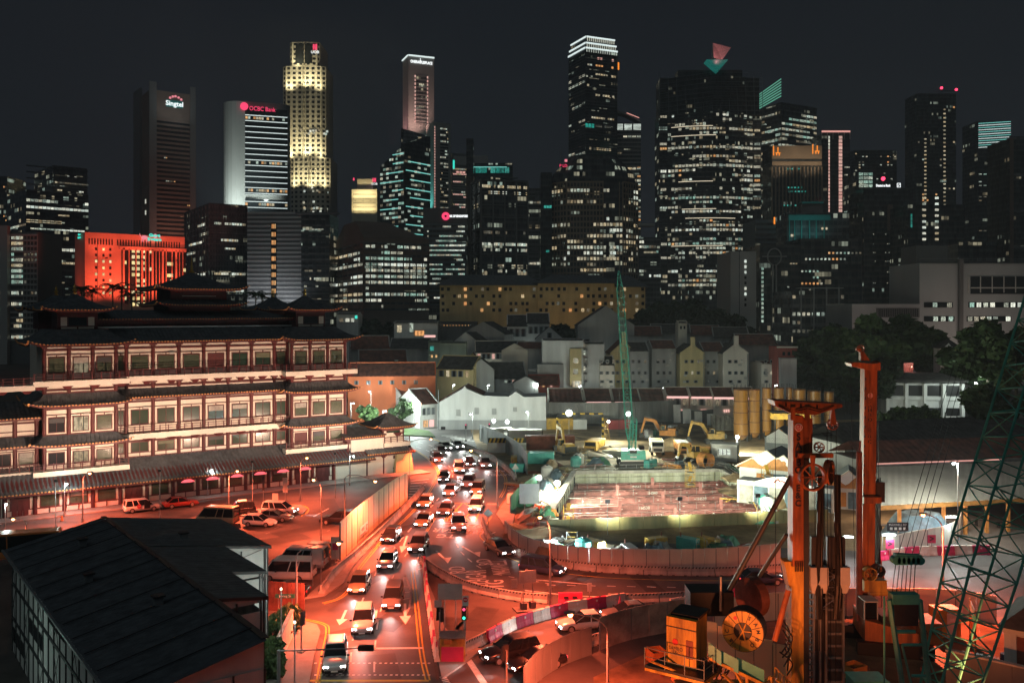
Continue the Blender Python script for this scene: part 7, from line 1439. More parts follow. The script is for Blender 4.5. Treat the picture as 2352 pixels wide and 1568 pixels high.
# striped site houses with wavy gables
def wavy_house(label,p,rz,w_,dep,h,rise):
    r=thing('painted_house',label,'house',p,rz,'painted gable houses beside the pit');cube('body','plaster_white',r,(0,dep/2,h/2),(w_,dep,h));g_=MB();pts=[(-w_/2-.5,h-.3),(0,h+rise),(w_*.18,h+rise*.55),(w_*.3,h+rise*.8),(w_/2+.5,h-.1)]
    g_.loft([[(x,-.25,z) for x,z in pts],[(x,-.05,z) for x,z in pts]]);g_.build('gable','sign_white',r);wv=MB();n=14;top=[(-w_/2-.3+(w_+.6)*i/n,h+.15+rise*.28*(1+math.sin(i*.95-1))) for i in range(n+1)]
    for a,b in zip(top,top[1:]):wv.quad((a[0],-.28,h-.28),(b[0],-.28,h-.28),(b[0],-.28,min(b[1],h-.1+rise*1.1*(1-abs(b[0])/(w_/2+.6)))),(a[0],-.28,min(a[1],h-.1+rise*1.1*(1-abs(a[0])/(w_/2+.6)))))
    wv.build('painted_wave','plant_orange',r);MB().tube((w_*.3,-.27,h+rise*.35),(w_*.3,-.31,h+rise*.35),.35,k=14).build('painted_spot','plant_orange',r)
    for a,b in ((pts[0],pts[1]),(pts[1],pts[2]),(pts[2],pts[3]),(pts[3],pts[4])):cube('verge_board','plaster_cream',r,((a[0]+b[0])/2,-.2,(a[1]+b[1])/2+.08),(math.hypot(b[0]-a[0],b[1]-a[1])+.1,.35,.16),(0,-math.atan2(b[1]-a[1],b[0]-a[0]),0))
    MB().loft([[(pts[0][0],y,pts[0][1]) for y in (0,dep)],[(0,y,h+rise) for y in (0,dep)],[(pts[4][0],y,pts[4][1]) for y in (0,dep)]],cap=False,closed=False).build('roof','frame_grey',r)
    [cube('shutter','plant_orange',r,(-w_/2+(i+.5)*w_/4,-.04,h*.42),(w_/4*.5,.1,h*.6)) for i in range(4) if i % 2];cube('tarpaulin','tarp_blue',r,(w_*.15,-.12,h*.4),(w_*.34,.08,h*.7));return r
wavy_house('white house with orange waves on its gable, right of the pit',gp(1762,1128),R(-34),8.5,7,3.6,2.4);wavy_house('second wavy-gabled house half hidden behind the orange mast',gp(1950,1170),R(-20),5.5,6,3.2,2.0)
r=thing('monitor_roof','small glazed roof lantern behind the wavy house','roof lantern',gp(1790,1055),R(-30));cube('body','frame_grey',r,(0,2,2),(5,5,4));MB().loft([[(-2.6,y,4) for y in (-.6,4.6)],[(0,y,5.8) for y in (-.6,4.6)],[(2.6,y,4) for y in (-.6,4.6)]],cap=False,closed=False).build('roof','frame_grey',r);MB().poly([(-2.2,-.5,3.0),(2.2,-.5,3.0),(2.2,-.5,4.1),(0,-.5,5.6),(-2.2,-.5,4.1)]).build('gable','plaster_white',r)
r=thing('shop_front','low shop front with a white curved name board and blue tarpaulins, right of the pit','shop',gp(1800,1165),R(-32));cube('wall','plaster_white',r,(0,1.5,1.6),(13,3,3.2));MB().loft([[(-4+8*i/10,-.1,3.2+1.0*math.sin(math.pi*i/10)) for i in range(11)],[(-4+8*i/10,-.1,3.1) for i in range(11)]],cap=False,closed=False).build('name_board','sign_white',r);MB().path([(-1.3,-.16,3.3),(-.7,-.16,3.85),(-.5,-.16,3.5),(-.1,-.16,3.6),(.2,-.16,3.45),(.6,-.16,3.6),(1.0,-.16,3.42),(1.3,-.16,3.5)],.1,5).build('script_mark','plaster_red',r);[cube('tarpaulin','tarp_blue' if i % 2 else 'tarp_grey',r,(-5.2+i*2.1,-.1,1.3),(1.9,.1,2.5)) for i in range(6)]
# ------------------------------------------------------------------ market roofs at right
r=thing('food_centre','open-sided food centre with a broad pale sloping roof, right','building',(0,0,0));Pq=[pp(1985,1162,108),pp(2420,1138,104),pp(2420,1060,136),pp(1990,1085,140)]
Pq=[gp(2000,1162,4.2),gp(2450,1138,4.2),gp(2450,1055,6.6),gp(2000,1072,6.6)]
n=60;mb=MB();mb.loft([[lerp(Pq[0],Pq[1],i/n)+Vector((0,0,.05*(i % 2))) for i in range(n+1)],[lerp(lerp(Pq[0],Pq[1],i/n),lerp(Pq[3],Pq[2],i/n),.5)+Vector((0,0,.35+.05*(i % 2))) for i in range(n+1)],[lerp(Pq[3],Pq[2],i/n)+Vector((0,0,.05*(i % 2))) for i in range(n+1)]],cap=False,closed=False);mb.build('roof','food_roof',r)
u=Pq[1]-Pq[0];cube('fascia','plant_orange',r,(Pq[0]+u/2)+Vector((0,-.1,-.25)),(u.length,.2,.5),(0,0,math.atan2(u.y,u.x)))
for i in range(9):q=Pq[0]+u*(i+.3)/9;cube('column','plant_orange',r,(q.x+.3,q.y+1.0,2.0),(.35,.35,4.0));cube('ceiling_light','strip_warm',r,(q.x+1,q.y+2.2,3.7),(1.6,.3,.1))
q=Pq[0]+u*.35;l_=lamp('AREA',1600,(1,.72,.5),(q.x,q.y+3,3.6),r,(0,0,0));l_.data.size=16
for i in range(12):q=Pq[0]+u*(i+.5)/12;t_=thing('food_table',f'{ordn[i]} dark table from the left under the food centre roof','table',(q.x,q.y+3+(i % 2)*1.5,0),0,'tables under the food centre roof');cube('top','frame_dark',t_,(0,0,.75),(1.6,.8,.06));cube('leg','frame_dark',t_,(0,0,.37),(.12,.5,.74))
def long_roof(label,x0,y0,x1,y1,ze,zr,dep,strip=None,m='roof_tile_grey'):
    a=gp(x0,y0,ze);b=gp(x1,y1,ze);u=b-a;ang=math.atan2(u.y,u.x);r=thing('market_hall',label,'building',(a.x,a.y,0),ang,'long market halls');L=u.length;cube('wall','plaster_grey',r,(L/2,dep/2,ze/2),(L-.6,dep-.6,ze-.1));n=int(L/.5)
    mb=MB();mb.loft([[(L*i/n,-.6,ze+.05*(i % 2)) for i in range(n+1)],[(L*i/n,dep/2,zr+.05*(i % 2)) for i in range(n+1)],[(L*i/n,dep+.6,ze+.05*(i % 2)) for i in range(n+1)]],cap=False,closed=False);mb.build('roof',m,r)
    if strip:cube('eave_light',strip,r,(L*.35,-.7,ze-.1),(L*.62,.12,.14))
long_roof('long dark-roofed hall with a glowing pink eave, behind the food centre',1990,1062,2440,1046,5.2,7.5,10,'strip_pink','roof_tile_red');long_roof('farthest long dark hall with a thin white eave light',1940,1022,2440,1000,5.0,7.4,12,'strip_white');long_roof('long dark hall roof below the silos',1900,1008,2330,985,4.5,6.5,10)
r=thing('tarpaulin_store','heap of stores under dark blue tarpaulins behind the pink hoarding','store',gp(2110,1232),R(-12));mb=MB();rings=[];q=random.Random(3)
for t in (0,.35,.7,1):rings.append([(4.6*(1-.45*t)*math.cos(2*math.pi*i/16),2.2*(1-.45*t)*math.sin(2*math.pi*i/16),2.6*t*q.uniform(.85,1.15)) for i in range(16)])
mb.loft(rings);mb.build('tarpaulin','tarp_blue',r);MB().path([(-4,-1.8,.6),(0,-2.3,1.2),(4,-1.6,.5)],.03).build('tie_rope','black',r)
r=sign_post('small black sign board before the tarpaulin store',gp(2062,1262),[('board','ink',(0,0,2.6),(2.4,.06,1.0))],2.2);text('lettering','MAXWELL RD','sign_white',r,(0,-.05,2.82),.32,(R(90),0,0),.003);[cube('glyph','sign_white',r,(-.75+.5*q,-.05,2.4),(.3,.02,.28)) for q in range(4)]

# clutter of the yard
def clutter(kind,p,rz,n):
    names_=dict(rebar='bundle of rusty bars',pipes='stack of pale pipes',tank='squat site tank',gen='boxed generator',timber='stack of planks',heap='covered heap under netting',scaff='loose scaffold frame',crate='steel tool box')
    r=thing({'rebar':'bar_bundle','pipes':'pipe_stack','tank':'water_tank','gen':'generator','timber':'plank_stack','heap':'netted_heap','scaff':'scaffold_frame','crate':'tool_box'}[kind],f'{ordn[n]} {names_[kind]} from the left in the site yard',kind if kind in ('tank','crate') else {'rebar':'bars','pipes':'pipes','gen':'generator','timber':'planks','heap':'heap','scaff':'scaffold'}[kind],p,rz,names_[kind]+' in the yard');q=random.Random(n*7+len(kind))
    if kind=='rebar':[MB().tube((-2.5,y,.1+.12*j),(2.5,y+q.uniform(-.1,.1),.1+.12*j),.05,k=5).build('bar','rust',r) for j in range(3) for y in (-.3,-.1,.1,.3)];[cube('bearer','lattice',r,(x,0,.03),(.15,1,.06)) for x in (-1.5,1.5)]
    elif kind=='pipes':[MB().tube((-2,y,.2+.34*j),(2,y,.2+.34*j),.18,k=10).build('pipe',('pipe_pale','plant_orange','galvanised')[n % 3],r) for j,ys in enumerate(((-.6,-.2,.2,.6),(-.4,0,.4),(-.2,.2))) for y in ys]
    elif kind=='tank':MB().lathe((0,0,0),[(.9,0),(.95,.1),(.95,1.5),(.5,1.8),(.3,1.85)],16).build('drum',('plaster_white','teal_paint')[n % 2],r);MB().cyl((0,0,1.8),.25,.2,10).build('lid','black',r)
    elif kind=='gen':cube('case',('plant_yellow','plaster_white','teal_paint')[n % 3],r,(0,0,.85),(2.4,1.1,1.3));[cube('louvre','frame_dark',r,(-.6+.0*i,-.56,.5+.14*i),(.8,.04,.06)) for i in range(5)];cube('skid','frame_dark',r,(0,0,.1),(2.6,1.2,.2));MB().cyl((.8,.2,1.5),.06,.5,8).build('exhaust','rust',r)
    elif kind=='timber':[cube('plank','plaster_yellow',r,(q.uniform(-.2,.2),-.5+.26*i,.06+.07*j),(3.4,.22,.05),(0,0,q.uniform(-.03,.03))) for j in range(4) for i in range(4)]
    elif kind=='heap':
        rings=[[(2.2*(1-.55*t)*math.cos(i*.45)*q.uniform(.85,1.15),1.3*(1-.55*t)*math.sin(i*.45)*q.uniform(.85,1.15),1.2*t*q.uniform(.8,1.2)) for i in range(14)] for t in (0,.4,.75,1)];MB().loft(rings).build('netting',('green_mesh','tarp_grey','mud','tarp_blue')[n % 4],r);cube('weight','concrete',r,(1.6,-.9,.15),(.4,.3,.3))
    elif kind=='scaff':[cube('upright','galvanised',r,(x,0,.95),(.05,.05,1.9)) for x in (-.6,.6)];[cube('ledger','plant_yellow',r,(0,0,z),(1.25,.045,.045)) for z in (.1,.7,1.3,1.85)];cube('brace','galvanised',r,(0,.03,.95),(.04,.04,2.1),(0,R(32),0))
    else:cube('box',('plant_orange','sign_blue','sign_red')[n % 3],r,(0,0,.45),(1.5,.7,.8));cube('lid','frame_dark',r,(0,0,.88),(1.55,.75,.06));cube('hasp','galvanised',r,(0,-.37,.6),(.12,.04,.2))
q=random.Random(77);cl=[]
for (x0,x1,y0,y1,n_) in ((1320,1430,1036,1072,14),(1480,1660,1062,1078,18),(1180,1260,1105,1215,14),(1235,1790,1256,1284,34),(1715,1800,1110,1200,14),(1180,1300,1066,1100,10),(1420,1600,985,1015,10)):
    for _ in range(n_):cl.append(gp(q.uniform(x0,x1),q.uniform(y0,y1)))
cl.sort(key=lambda v:v.x/v.y);cc={}
for p in cl:
    k=q.choice(['rebar','pipes','tank','gen','timber','timber','heap','heap','heap','scaff','scaff','crate']);cc[k]=cc.get(k,-1)+1
    if any((p-Vector((o.location.x,o.location.y,0))).length<3.2 for o in bpy.data.objects if o.parent is None and o.name.startswith(('tipper','excav','crawler','waste','portable','casing'))):cc[k] -=1;continue
    clutter(k,p,q.uniform(0,3.1),cc[k])
# ------------------------------------------------------------------ shophouses and low town
def house(label,x,d,wpx,ye,yr,dep=9.,yaw=0.,wall='plaster_white',roof='roof_tile_grey',gable=False,wins=(),name='shophouse',group='shophouses',chimney=False,ribs=True,z_lift=0.,cat='shophouse'):
    """gabled house; x centre, d depth of its front, ye/yr eave and ridge rows; gable=True turns the gable to the viewer"""
    k=d/F;w_=wpx*k;ze=zat(ye,d);zr=zat(yr,d+dep/2) if not gable else zat(yr,d);r=thing(name,label,cat,(xat(x,d),d,0),R(yaw),group)
    cube('wall',wall,r,(0,dep/2,ze/2),(w_,dep,ze));o=.35
    if gable:
        MB().poly([(-w_/2,0,ze-.01),(w_/2,0,ze-.01),(0,0,zr)]).build('gable',wall,r);MB().poly([(-w_/2,dep,ze-.01),(0,dep,zr),(w_/2,dep,ze-.01)]).build('gable',wall,r);n=int(dep/.55);sl=(zr-ze)/(w_/2)
        mb=MB();mb.loft([[(-w_/2-o,-.2+(dep+.4)*i/n,ze-o*sl+.1+.06*(i % 2)) for i in range(n+1)],[(0,-.2+(dep+.4)*i/n,zr+.12+.06*(i % 2)) for i in range(n+1)],[(w_/2+o,-.2+(dep+.4)*i/n,ze-o*sl+.1+.06*(i % 2)) for i in range(n+1)]],cap=False,closed=False);mb.build('roof',roof,r)
        for s in (-1,1):L=math.hypot(w_/2,zr-ze);cube('gable_coping',wall,r,(s*w_/4,-.02,(ze+zr)/2+.1),(L,.35,.22),(0,s*math.atan2(zr-ze,w_/2),0))
    else:
        n=int(w_/.55);sl=(zr-ze)/(dep/2);mb=MB();mb.loft([[(-w_/2-.1+(w_+.2)*i/n,-o*1.6,ze-o*1.6*sl+.1+.06*(i % 2)) for i in range(n+1)],[(-w_/2-.1+(w_+.2)*i/n,dep/2,zr+.1+.06*(i % 2)) for i in range(n+1)],[(-w_/2-.1+(w_+.2)*i/n,dep+o,ze+.1+.06*(i % 2)) for i in range(n+1)]],cap=False,closed=False);mb.build('roof',roof,r)
        for s in (-1,1):MB().poly([(s*w_/2,0,ze-.01),(s*w_/2,dep,ze-.01),(s*w_/2,dep/2,zr)][::s]).build('gable',wall,r)
        cube('ridge',wall,r,(0,dep/2,zr+.2),(w_+.2,.4,.2))
        if ribs:[cube('party_wall',wall,r,(s*w_/2,dep*.24,(ze+zr)/2+.25),(.3,dep*.56,.22),(math.atan(sl),0,0)) for s in (-1,1)]
    for (u,y,ww,hh,m) in wins:
        o_=cube('window',m,r,(u*k,-.06,zat(y,d)),(ww*k,.14,hh*k));
        cube('sill',wall,r,(u*k,-.12,zat(y+hh/2+.6,d)),(ww*k*1.25,.3,.14));cube('lintel',wall,r,(u*k,-.1,zat(y-hh/2-.6,d)),(ww*k*1.2,.22,.12))
        if m.startswith('glass') and ww>4:[cube('shutter','frame_grey',r,((u+s*ww*.72)*k,-.08,zat(y,d)),(ww*.4*k,.08,hh*k)) for s in (-1,1)]
    if group=='pale shophouse backs':
        for i_ in range(4):cube('outdoor_unit','frame_pale',r,(random.uniform(-.42,.42)*w_,-.3,random.uniform(2.5,ze-1.2)),(.8,.45,.55))
        cube('downpipe','frame_grey',r,(w_*.46,-.12,ze/2),(.14,.14,ze));cube('string_course',wall,r,(0,-.08,ze*.52),(w_,.2,.18));cube('awning','roof_tile_red',r,(0,-.6,ze*.3),(w_*.7,1.2,.08),(R(20),0,0))
    if chimney:cube('chimney',wall,r,(w_*.02,.2,zr+.2),(1.2,1.0,zr-ze+1.6))
    return r
def row(n,x0,dx,y,w_,h_,m):return [(x0+dx*i,y,w_,h_,m if isinstance(m,str) else m[i % len(m)]) for i in range(n)]
G='glass_dark'
house('orange-walled long shophouse with white shuttered windows at the temple end',900,216,200,862,834,10,6,'plaster_orange','roof_tile_red',wins=row(6,-80,27,878,5,9,G))
house('yellow shophouse with arched lit windows right of the orange wall',1045,236,92,846,818,9,-20,'plaster_yellow','roof_tile_grey',wins=row(5,-34,16,858,7,14,[G,'win_warm',G]))
house('narrow yellow shophouse gable behind the arched windows',1085,246,40,838,812,8,0,'plaster_yellow','roof_tile_red',True)
# big blank gable wall with two peaks
d=203;k=d/F;r=thing('gable_wall_house','big white blank-walled house with two gable peaks facing the site','shophouse',(xat(1005,d),d,0),R(-2),'shophouses')
out_=[(0,0),(249*k,0),(249*k,zat(909,d)),(198*k,zat(911,d)),(180*k,zat(899,d)),(163*k,zat(910,d)),(104*k,zat(908,d)),(66*k,zat(892,d)),(62*k,zat(886,d)),(58*k,zat(892,d)),(0,zat(926,d))]
MB().loft([[(x,0,z) for x,z in out_],[(x,9,z) for x,z in out_]]).build('wall','plaster_white',r)
for u,y,a,b in ((48,947,10,15),(90,943,10,15),(130,944,10,14),(178,939,9,10),(50,985,10,14)):cube('blocked_window','plaster_grey',r,(u*k,-.03,zat(y,d)),(a*k,.1,b*k));cube('sill','plaster_white',r,(u*k,-.1,zat(y+b/2+1,d)),(a*k*1.2,.25,.15))
cube('plinth_band','plaster_grey',r,(125*k,-.03,zat(985,d)),(249*k,.06,46*k));cube('doorway','black',r,(13*k,-.08,zat(990,d)),(10*k,.1,22*k));cube('eave_band','plaster_white',r,(125*k,-.08,zat(963,d)),(249*k,.14,.2));cube('pipe','frame_grey',r,(2*k,-.1,4.5),(.15,.15,9))
MB().loft([[(x,y,z+.12) for x,z in ((-4*k,zat(928,d)),(62*k,zat(888,d)),(106*k,zat(908,d)))] for y in (.3,9)],cap=False,closed=False).build('roof','roof_tile_red',r)
# red-roofed row facing the left-hand street
for i,(x,dd,w_) in enumerate(((985,205,46),(952,213,44),(918,222,44),(886,232,42))):
    h_=house(f'red-roofed white shophouse, {ordn[i]} from the big blank gable',x,dd,w_,926-i*2,893-i*2,11,34,'plaster_white','roof_tile_red',wins=row(3,-13,12,944-i*2,5,16,G)+row(2,-9,16,972-i*2,12,16,['win_orange','shop_pink','win_warm']))
house('tall white clan house with stepped decorated top beside the small trees',868,225,26,905,898,8,20,'plaster_white','roof_tile_grey',wins=row(2,-6,11,925,5,10,G)+row(2,-6,11,950,5,12,['win_warm','win_white']))
house('grey hipped house with dark roof left of the tall white tower house',1150,240,120,868,832,12,8,'plaster_grey','roof_tile_grey',wins=row(4,12,9,848+28,6,6,['win_white',G,'win_pink',G]))
house('grey gable end of the hipped house',1105,236,60,850,826,9,0,'plaster_grey','roof_tile_grey',True);house('small grey rear annex with arched roof below the dark roof',1208,232,56,880,866,7,0,'plaster_grey','roof_tile_grey',True)
house('cream shophouse with a pink-stained side wall',1150,270,116,808,784,10,4,'plaster_cream','roof_tile_grey',wins=row(6,-50,11,818,6,12,['win_pink',G,G]));house('rounded pink-stained gable beside the cream shophouse',1182,262,60,806,790,8,0,'plaster_cream','roof_tile_grey',True)
# tall white tower house with bay
r=house('tall white block with warm-lit bay window beside the fire stairs',1293,245,94,782,779,9,0,'plaster_white','concrete_dark',wins=());k=245/F
cube('bay','plaster_yellow',r,(28*k,-1.0,zat(842,245)),(26*k,2.2,84*k));[cube('bay_window','glass_dark' if 1 else G,r,(28*k,-2.15,zat(y,245)),(11*k,.1,12*k)) for y in (827,852)];cube('lit_porch','win_warm',r,(30*k,-2.2,zat(880,245)),(22*k,.2,14*k));cube('lower_wall','plaster_white',r,(-62*k,2,zat(850,245)/1),(34*k,6,.2));cube('wing','plaster_grey',r,(-30*k,-1.5,zat(835,245)/2),(60*k,4,zat(835,245)))
r=house('white stair block with dark zigzag fire escape beside the crane boom',1365,248,46,790,786,8,0,'plaster_white','concrete_dark');k=248/F
for i in range(5):cube('landing','frame_dark',r,(-30*k,-.8,zat(875-i*18,248)),(26*k,1.6,.15));cube('flight','frame_dark',r,(-30*k,-1.2,zat(866-i*18,248)),(28*k,.5,.15),(0,R(-30 if i % 2 else 30),0));cube('lit_panel','win_white' if i % 2 else 'win_dim',r,(-26*k,-.1,zat(864-i*18,248)),(10*k,.1,9*k))
cube('screen_wall','plaster_white',r,(-30*k,.6,zat(830,248)/2),(40*k,.4,zat(830,248)))
house('small red tiled house glowing pink inside below the white tower',1250,235,70,884,862,9,0,'plaster_red','roof_tile_red',wins=row(3,-20,18,886,5,5,['win_pink','win_orange']))
# pale narrow backs with chimneys
for i,(x,w_,ye,yr,wl,dd) in enumerate(((1395,34,838,818,'plaster_cream',246),(1432,60,812,784,'plaster_yellow',252),(1468,44,806,786,'plaster_grey',250),(1525,56,800,782,'plaster_grey',256),(1590,56,812,792,'plaster_yellow',252),(1640,50,806,786,'plaster_grey',258),(1690,58,812,790,'plaster_cream',252),(1772,46,836,830,'plaster_cream',250))):
    house(f'pale narrow shophouse back with small windows, {ordn[i]} from the crane boom',x,dd,w_,ye,yr,12,0,wl,'roof_tile_red' if i % 2 else 'roof_tile_grey',i in (1,4,6),wins=row(3,-14,14,830,4.5,7,[G,G,'win_dim'])+row(3,-14,14,856,4.5,7,[G,'win_warm' if i in (4,5,7) else G,G])+row(2,-12,20,876,5,6,[G]),chimney=i in (1,4,6),group='pale shophouse backs')
# low rows with pink lit eaves behind the fence
for i,(x,w_,dd) in enumerate(((1300,78,228),(1375,62,228),(1440,62,230),(1500,58,230))):
    r=house(f'low red-roofed shophouse behind the corrugated fence, {ordn[i]} from the white gable',x,dd,w_,921,893,10,2,'plaster_cream','roof_tile_red',wins=row(3,-w_*.3,w_*.3,932,9,8,[G]),group='low shophouses behind the fence');cube('eave_light','shop_pink',r,(0,-.5,zat(923.6,dd)),(w_*dd/F*.9,.15,.35)) if i else None
for i,(x,w_,dd) in enumerate(((1556,52,226),(1612,52,224),(1664,52,222),(1712,46,220))):
    r=house(f'pink-lit two-storey shophouse, {ordn[i]} from the left before the silos',x,dd,w_,909+i,890,9,-3,'plaster_cream','roof_tile_red',wins=row(3,-16,16,922+i,8,15,['win_dim',G,'win_dim']),group='pink-lit shophouses before the silos');cube('eave_light','shop_pink',r,(0,-.55,zat(911.5+i,dd)),(w_*dd/F*.94,.2,.5));cube('shop_light','win_pink',r,(4*dd/F,-.2,zat(943,dd)),(14*dd/F,.2,6*dd/F))
r=thing('red_house','dark red house front with lit windows left of the big trees','shophouse',(xat(1808,245),245,0),0,'shophouses');cube('wall','plaster_red',r,(0,4,zat(796,245)/2),(46*245/F,8,zat(796,245)));[cube('window',m,r,(u*245/F,-.06,zat(y,245)),(6*245/F,.1,8*245/F)) for u,y,m in ((-8,812,G),(4,812,G),(-6,836,'win_pink'),(4,836,'win_pink'))];cube('cornice','plaster_cream',r,(0,-.1,zat(797,245)),(48*245/F,.5,.4))
r=thing('blank_wall','tall blank white wall standing left of the big trees','wall',(xat(1812,225),225,0),0);cube('slab','plaster_white',r,(0,1,zat(824,225)/2),(36*225/F,2,zat(824,225)));cube('coping','plaster_grey',r,(0,1,zat(823,225)),(37*225/F,2.2,.2))
# back rows up to the yellow flats
house('white modern house with open lit rooms and dark flat roof',955,300,100,742,739,12,0,'plaster_white','concrete_dark',wins=((-38,755,10,16,'win_warm'),(-10,752,8,20,'win_green'),(8,765,22,12,'win_orange'),(8,783,22,12,'win_white'),(32,772,26,5,'shop_pink')),cat='house',name='house');house('dark terrace with a row of orange lamps under its edge',1050,305,90,742,740,10,0,'concrete_dark','concrete_dark',wins=row(9,-30,7,747,2,2,['win_orange']),cat='house',name='house')
house('ornate white colonial shophouse with arched upper windows, left of the pair',1188,300,46,748,724,9,0,'plaster_white','roof_tile_grey',wins=row(3,-14,14,764,7,18,[G]));house('ornate white colonial shophouse with arched upper windows, right of the pair',1236,300,52,742,720,9,0,'plaster_white','roof_tile_grey',wins=row(4,-17,12,758,6,16,[G]))
house('white gabled house below the colonial pair',1262,285,60,778,752,9,0,'plaster_white','roof_tile_grey',True,wins=((0,770,6,12,G),));house('large grey gable wall behind the crane boom',1392,285,130,748,704,14,0,'plaster_grey','roof_tile_grey',True);house('long low gabled roof with a pale sloping end',1110,285,100,768,740,12,-14,'plaster_grey','roof_tile_grey',True);house('white party wall house with round-topped gable',1070,278,70,790,764,10,-22,'plaster_white','roof_tile_grey',True)
house('green-tinted flat block with outdoor units',1010,268,52,786,784,9,0,'plaster_green','concrete_dark',wins=((-18,800,8,10,'win_teal'),(-18,818,4,6,'win_orange'),(-8,818,4,6,'win_orange')));house('plain pale flat block right of the outdoor units',1040,264,60,788,786,8,0,'plaster_green','concrete_dark');house('red-roofed house behind the temple right turret',850,260,90,800,772,10,12,'plaster_grey','roof_tile_red');house('dark red roof left of the green-tinted block',880,250,110,830,804,10,10,'plaster_grey','roof_tile_red',wins=((30,832,8,10,'plaster_white'),));house('low dark roofed house behind the white clan house',940,275,90,800,778,10,0,'plaster_grey','roof_tile_grey');house('small white shop with teal sign behind the temple right turret',798,300,50,722,719,8,0,'plaster_white','concrete_dark',wins=((-14,735,9,8,'win_dim'),(0,735,9,8,'win_bright'),(12,735,6,8,'win_bright'),(20,728,5,7,'neon_teal')))
for i,(x,dd,w_,ye,yr) in enumerate(((1480,285,80,770,750),(1540,290,90,765,745),(1610,290,90,768,748),(1680,285,80,775,752),(1740,270,90,790,768),(1330,262,60,800,780),(1215,262,60,800,786),(1150,300,80,770,752))):house(f'dark tiled roof of the middle rows, {ordn[i]} counted from the crane boom rightwards then left',x,dd,w_,ye,yr,11,random.uniform(-8,8),'plaster_grey','roof_tile_grey' if i % 2 else 'roof_tile_red',group='dark roofs of the middle rows')
house('small cream roof-top room among the dark roofs',1568,280,20,742,738,5,0,'plaster_cream','concrete_dark',wins=((-4,752,4,7,G),(4,752,4,7,G)))
# yellow flats with hipped roofs
d=335;k=d/F;r=thing('yellow_flats','wide yellow block of flats with dark hipped roofs behind the shophouses','flats',(xat(1010,d),d,0),0)
for j,(a,b,yt,rx) in enumerate(((0,235,654,(90,660)),(225,400,650,(310,628)),(390,472,658,(440,628)))):
    z1=zat(yt,d);fr=-2 if j==1 else 0;cube('wall','plaster_yellow',r,((a+b)/2*k,7+fr,z1/2),((b-a)*k,14,z1));o=1.6;x0=a*k-o;x1=b*k+o;zt=zat(630,d)
    MB().loft([[(x0,-o+fr,z1-.2),(x1,-o+fr,z1-.2),(x1,14+o+fr,z1-.2),(x0,14+o+fr,z1-.2)],[(x0+7,6.5+fr,zt),(x1-7,6.5+fr,zt),(x1-7,7.5+fr,zt),(x0+7,7.5+fr,zt)]]).build('roof','roof_tile_dark',r)
    n=int((b-a)/13)
    for i in range(n):
        for y in (664,680,697,712):
            if random.random()<.35:continue
            u=a+(i+.5)*(b-a)/n+random.uniform(-1.5,1.5);m=random.choice([G]*12+['win_warm','win_orange','win_dim','win_dim']) if not (j==0 and i==4) else 'win_orange';cube('window',m,r,(u*k,fr-.06,zat(y,d)),(6.5*k,.14,7.5*k));
    for y in (672,689):cube('string_course','plaster_yellow',r,((a+b)/2*k,fr-.12,zat(y,d)),((b-a)*k,.3,.35))
a=Vector((200*k,-26,6));
for u in (60,230,380):a=Vector((u*k,-22,5));cube('floodlight','frame_dark',r,a,(.5,.4,.4));lamp('SPOT',2600,(1,.60,.25),a+Vector((0,.3,.3)),r,aim(a,(u*k,0,33)),120,.9,.5)
# colonial building and pavilion at right
d=225;k=d/F;r=thing('colonial_building','white two-storey building with deep verandas below the big trees, right','building',(xat(2040,d),d,0),R(-6));w_=165*k;cube('wall','plaster_white',r,(w_/2,5,zat(880,d)/2),(w_,8,zat(880,d)));cube('roof','roof_tile_grey',r,(w_/2,5,zat(874,d)),(w_+2,11,.5));MB().loft([[(-1,-1,zat(874,d)),(w_+1,-1,zat(874,d)),(w_+1,11,zat(874,d)),(-1,11,zat(874,d))],[(4,4,zat(858,d)),(w_-4,4,zat(858,d)),(w_-4,6,zat(858,d)),(4,6,zat(858,d))]]).build('hipped_roof','roof_tile_grey',r)
for i in range(5):cube('pier','plaster_white',r,(w_*i/4,.6,zat(880,d)/2),(.8,1.2,zat(880,d)))
for i in range(4):cube('veranda','black',r,(w_*(i+.5)/4,.96,zat(897,d)),(w_/4-1,.1,24*k));cube('balustrade','plaster_white',r,(w_*(i+.5)/4,.7,zat(914,d)),(w_/4-.8,.3,8*k));cube('veranda','black',r,(w_*(i+.5)/4,.96,zat(945,d)),(w_/4-1,.1,18*k))
a=Vector((w_*.4,-18,3.5));cube('garden_light','frame_dark',r,a-Vector((0,0,1.7)),(.2,.2,3.4));lamp('SPOT',2600,(.9,1,.9),a,r,aim(a,(w_*.5,0,8)),120,.9,.3)
d=240;k=d/F;r=thing('corner_pavilion','small white corner pavilion with pediment and pink lit balcony','pavilion',(xat(2160,d),d,0),R(-8));w_=44*k;hh=zat(800,d);cube('body','plaster_white',r,(w_/2,3,hh/2),(w_,5.4,hh));MB().loft([[(-.6,-.8,hh),(w_+.6,-.8,hh),(w_+.6,6,hh),(-.6,6,hh)],[(w_/2,2.4,hh+2.6),(w_/2+.1,2.4,hh+2.6),(w_/2+.1,2.6,hh+2.6),(w_/2,2.6,hh+2.6)]]).build('roof','roof_tile_grey',r);MB().poly([(.4,-.85,hh),(w_*.62,-.85,hh),(w_*.31+.2,-.85,hh+1.5)]).build('pediment','plaster_white',r)
for i in range(4):cube('column','plaster_white',r,(w_*(i+.15)/3.4,-.5,hh-2.4),(.3,.3,4.6))
cube('lit_room','win_pink',r,(w_*.4,-.05,hh-2.2),(w_*.6,.1,3.0));cube('balcony','plaster_white',r,(w_*.5,-.6,hh-4.2),(w_+.4,1.2,.5));cube('lit_room','win_orange',r,(w_*.4,-.05,hh-7),(w_*.3,.1,2.4))
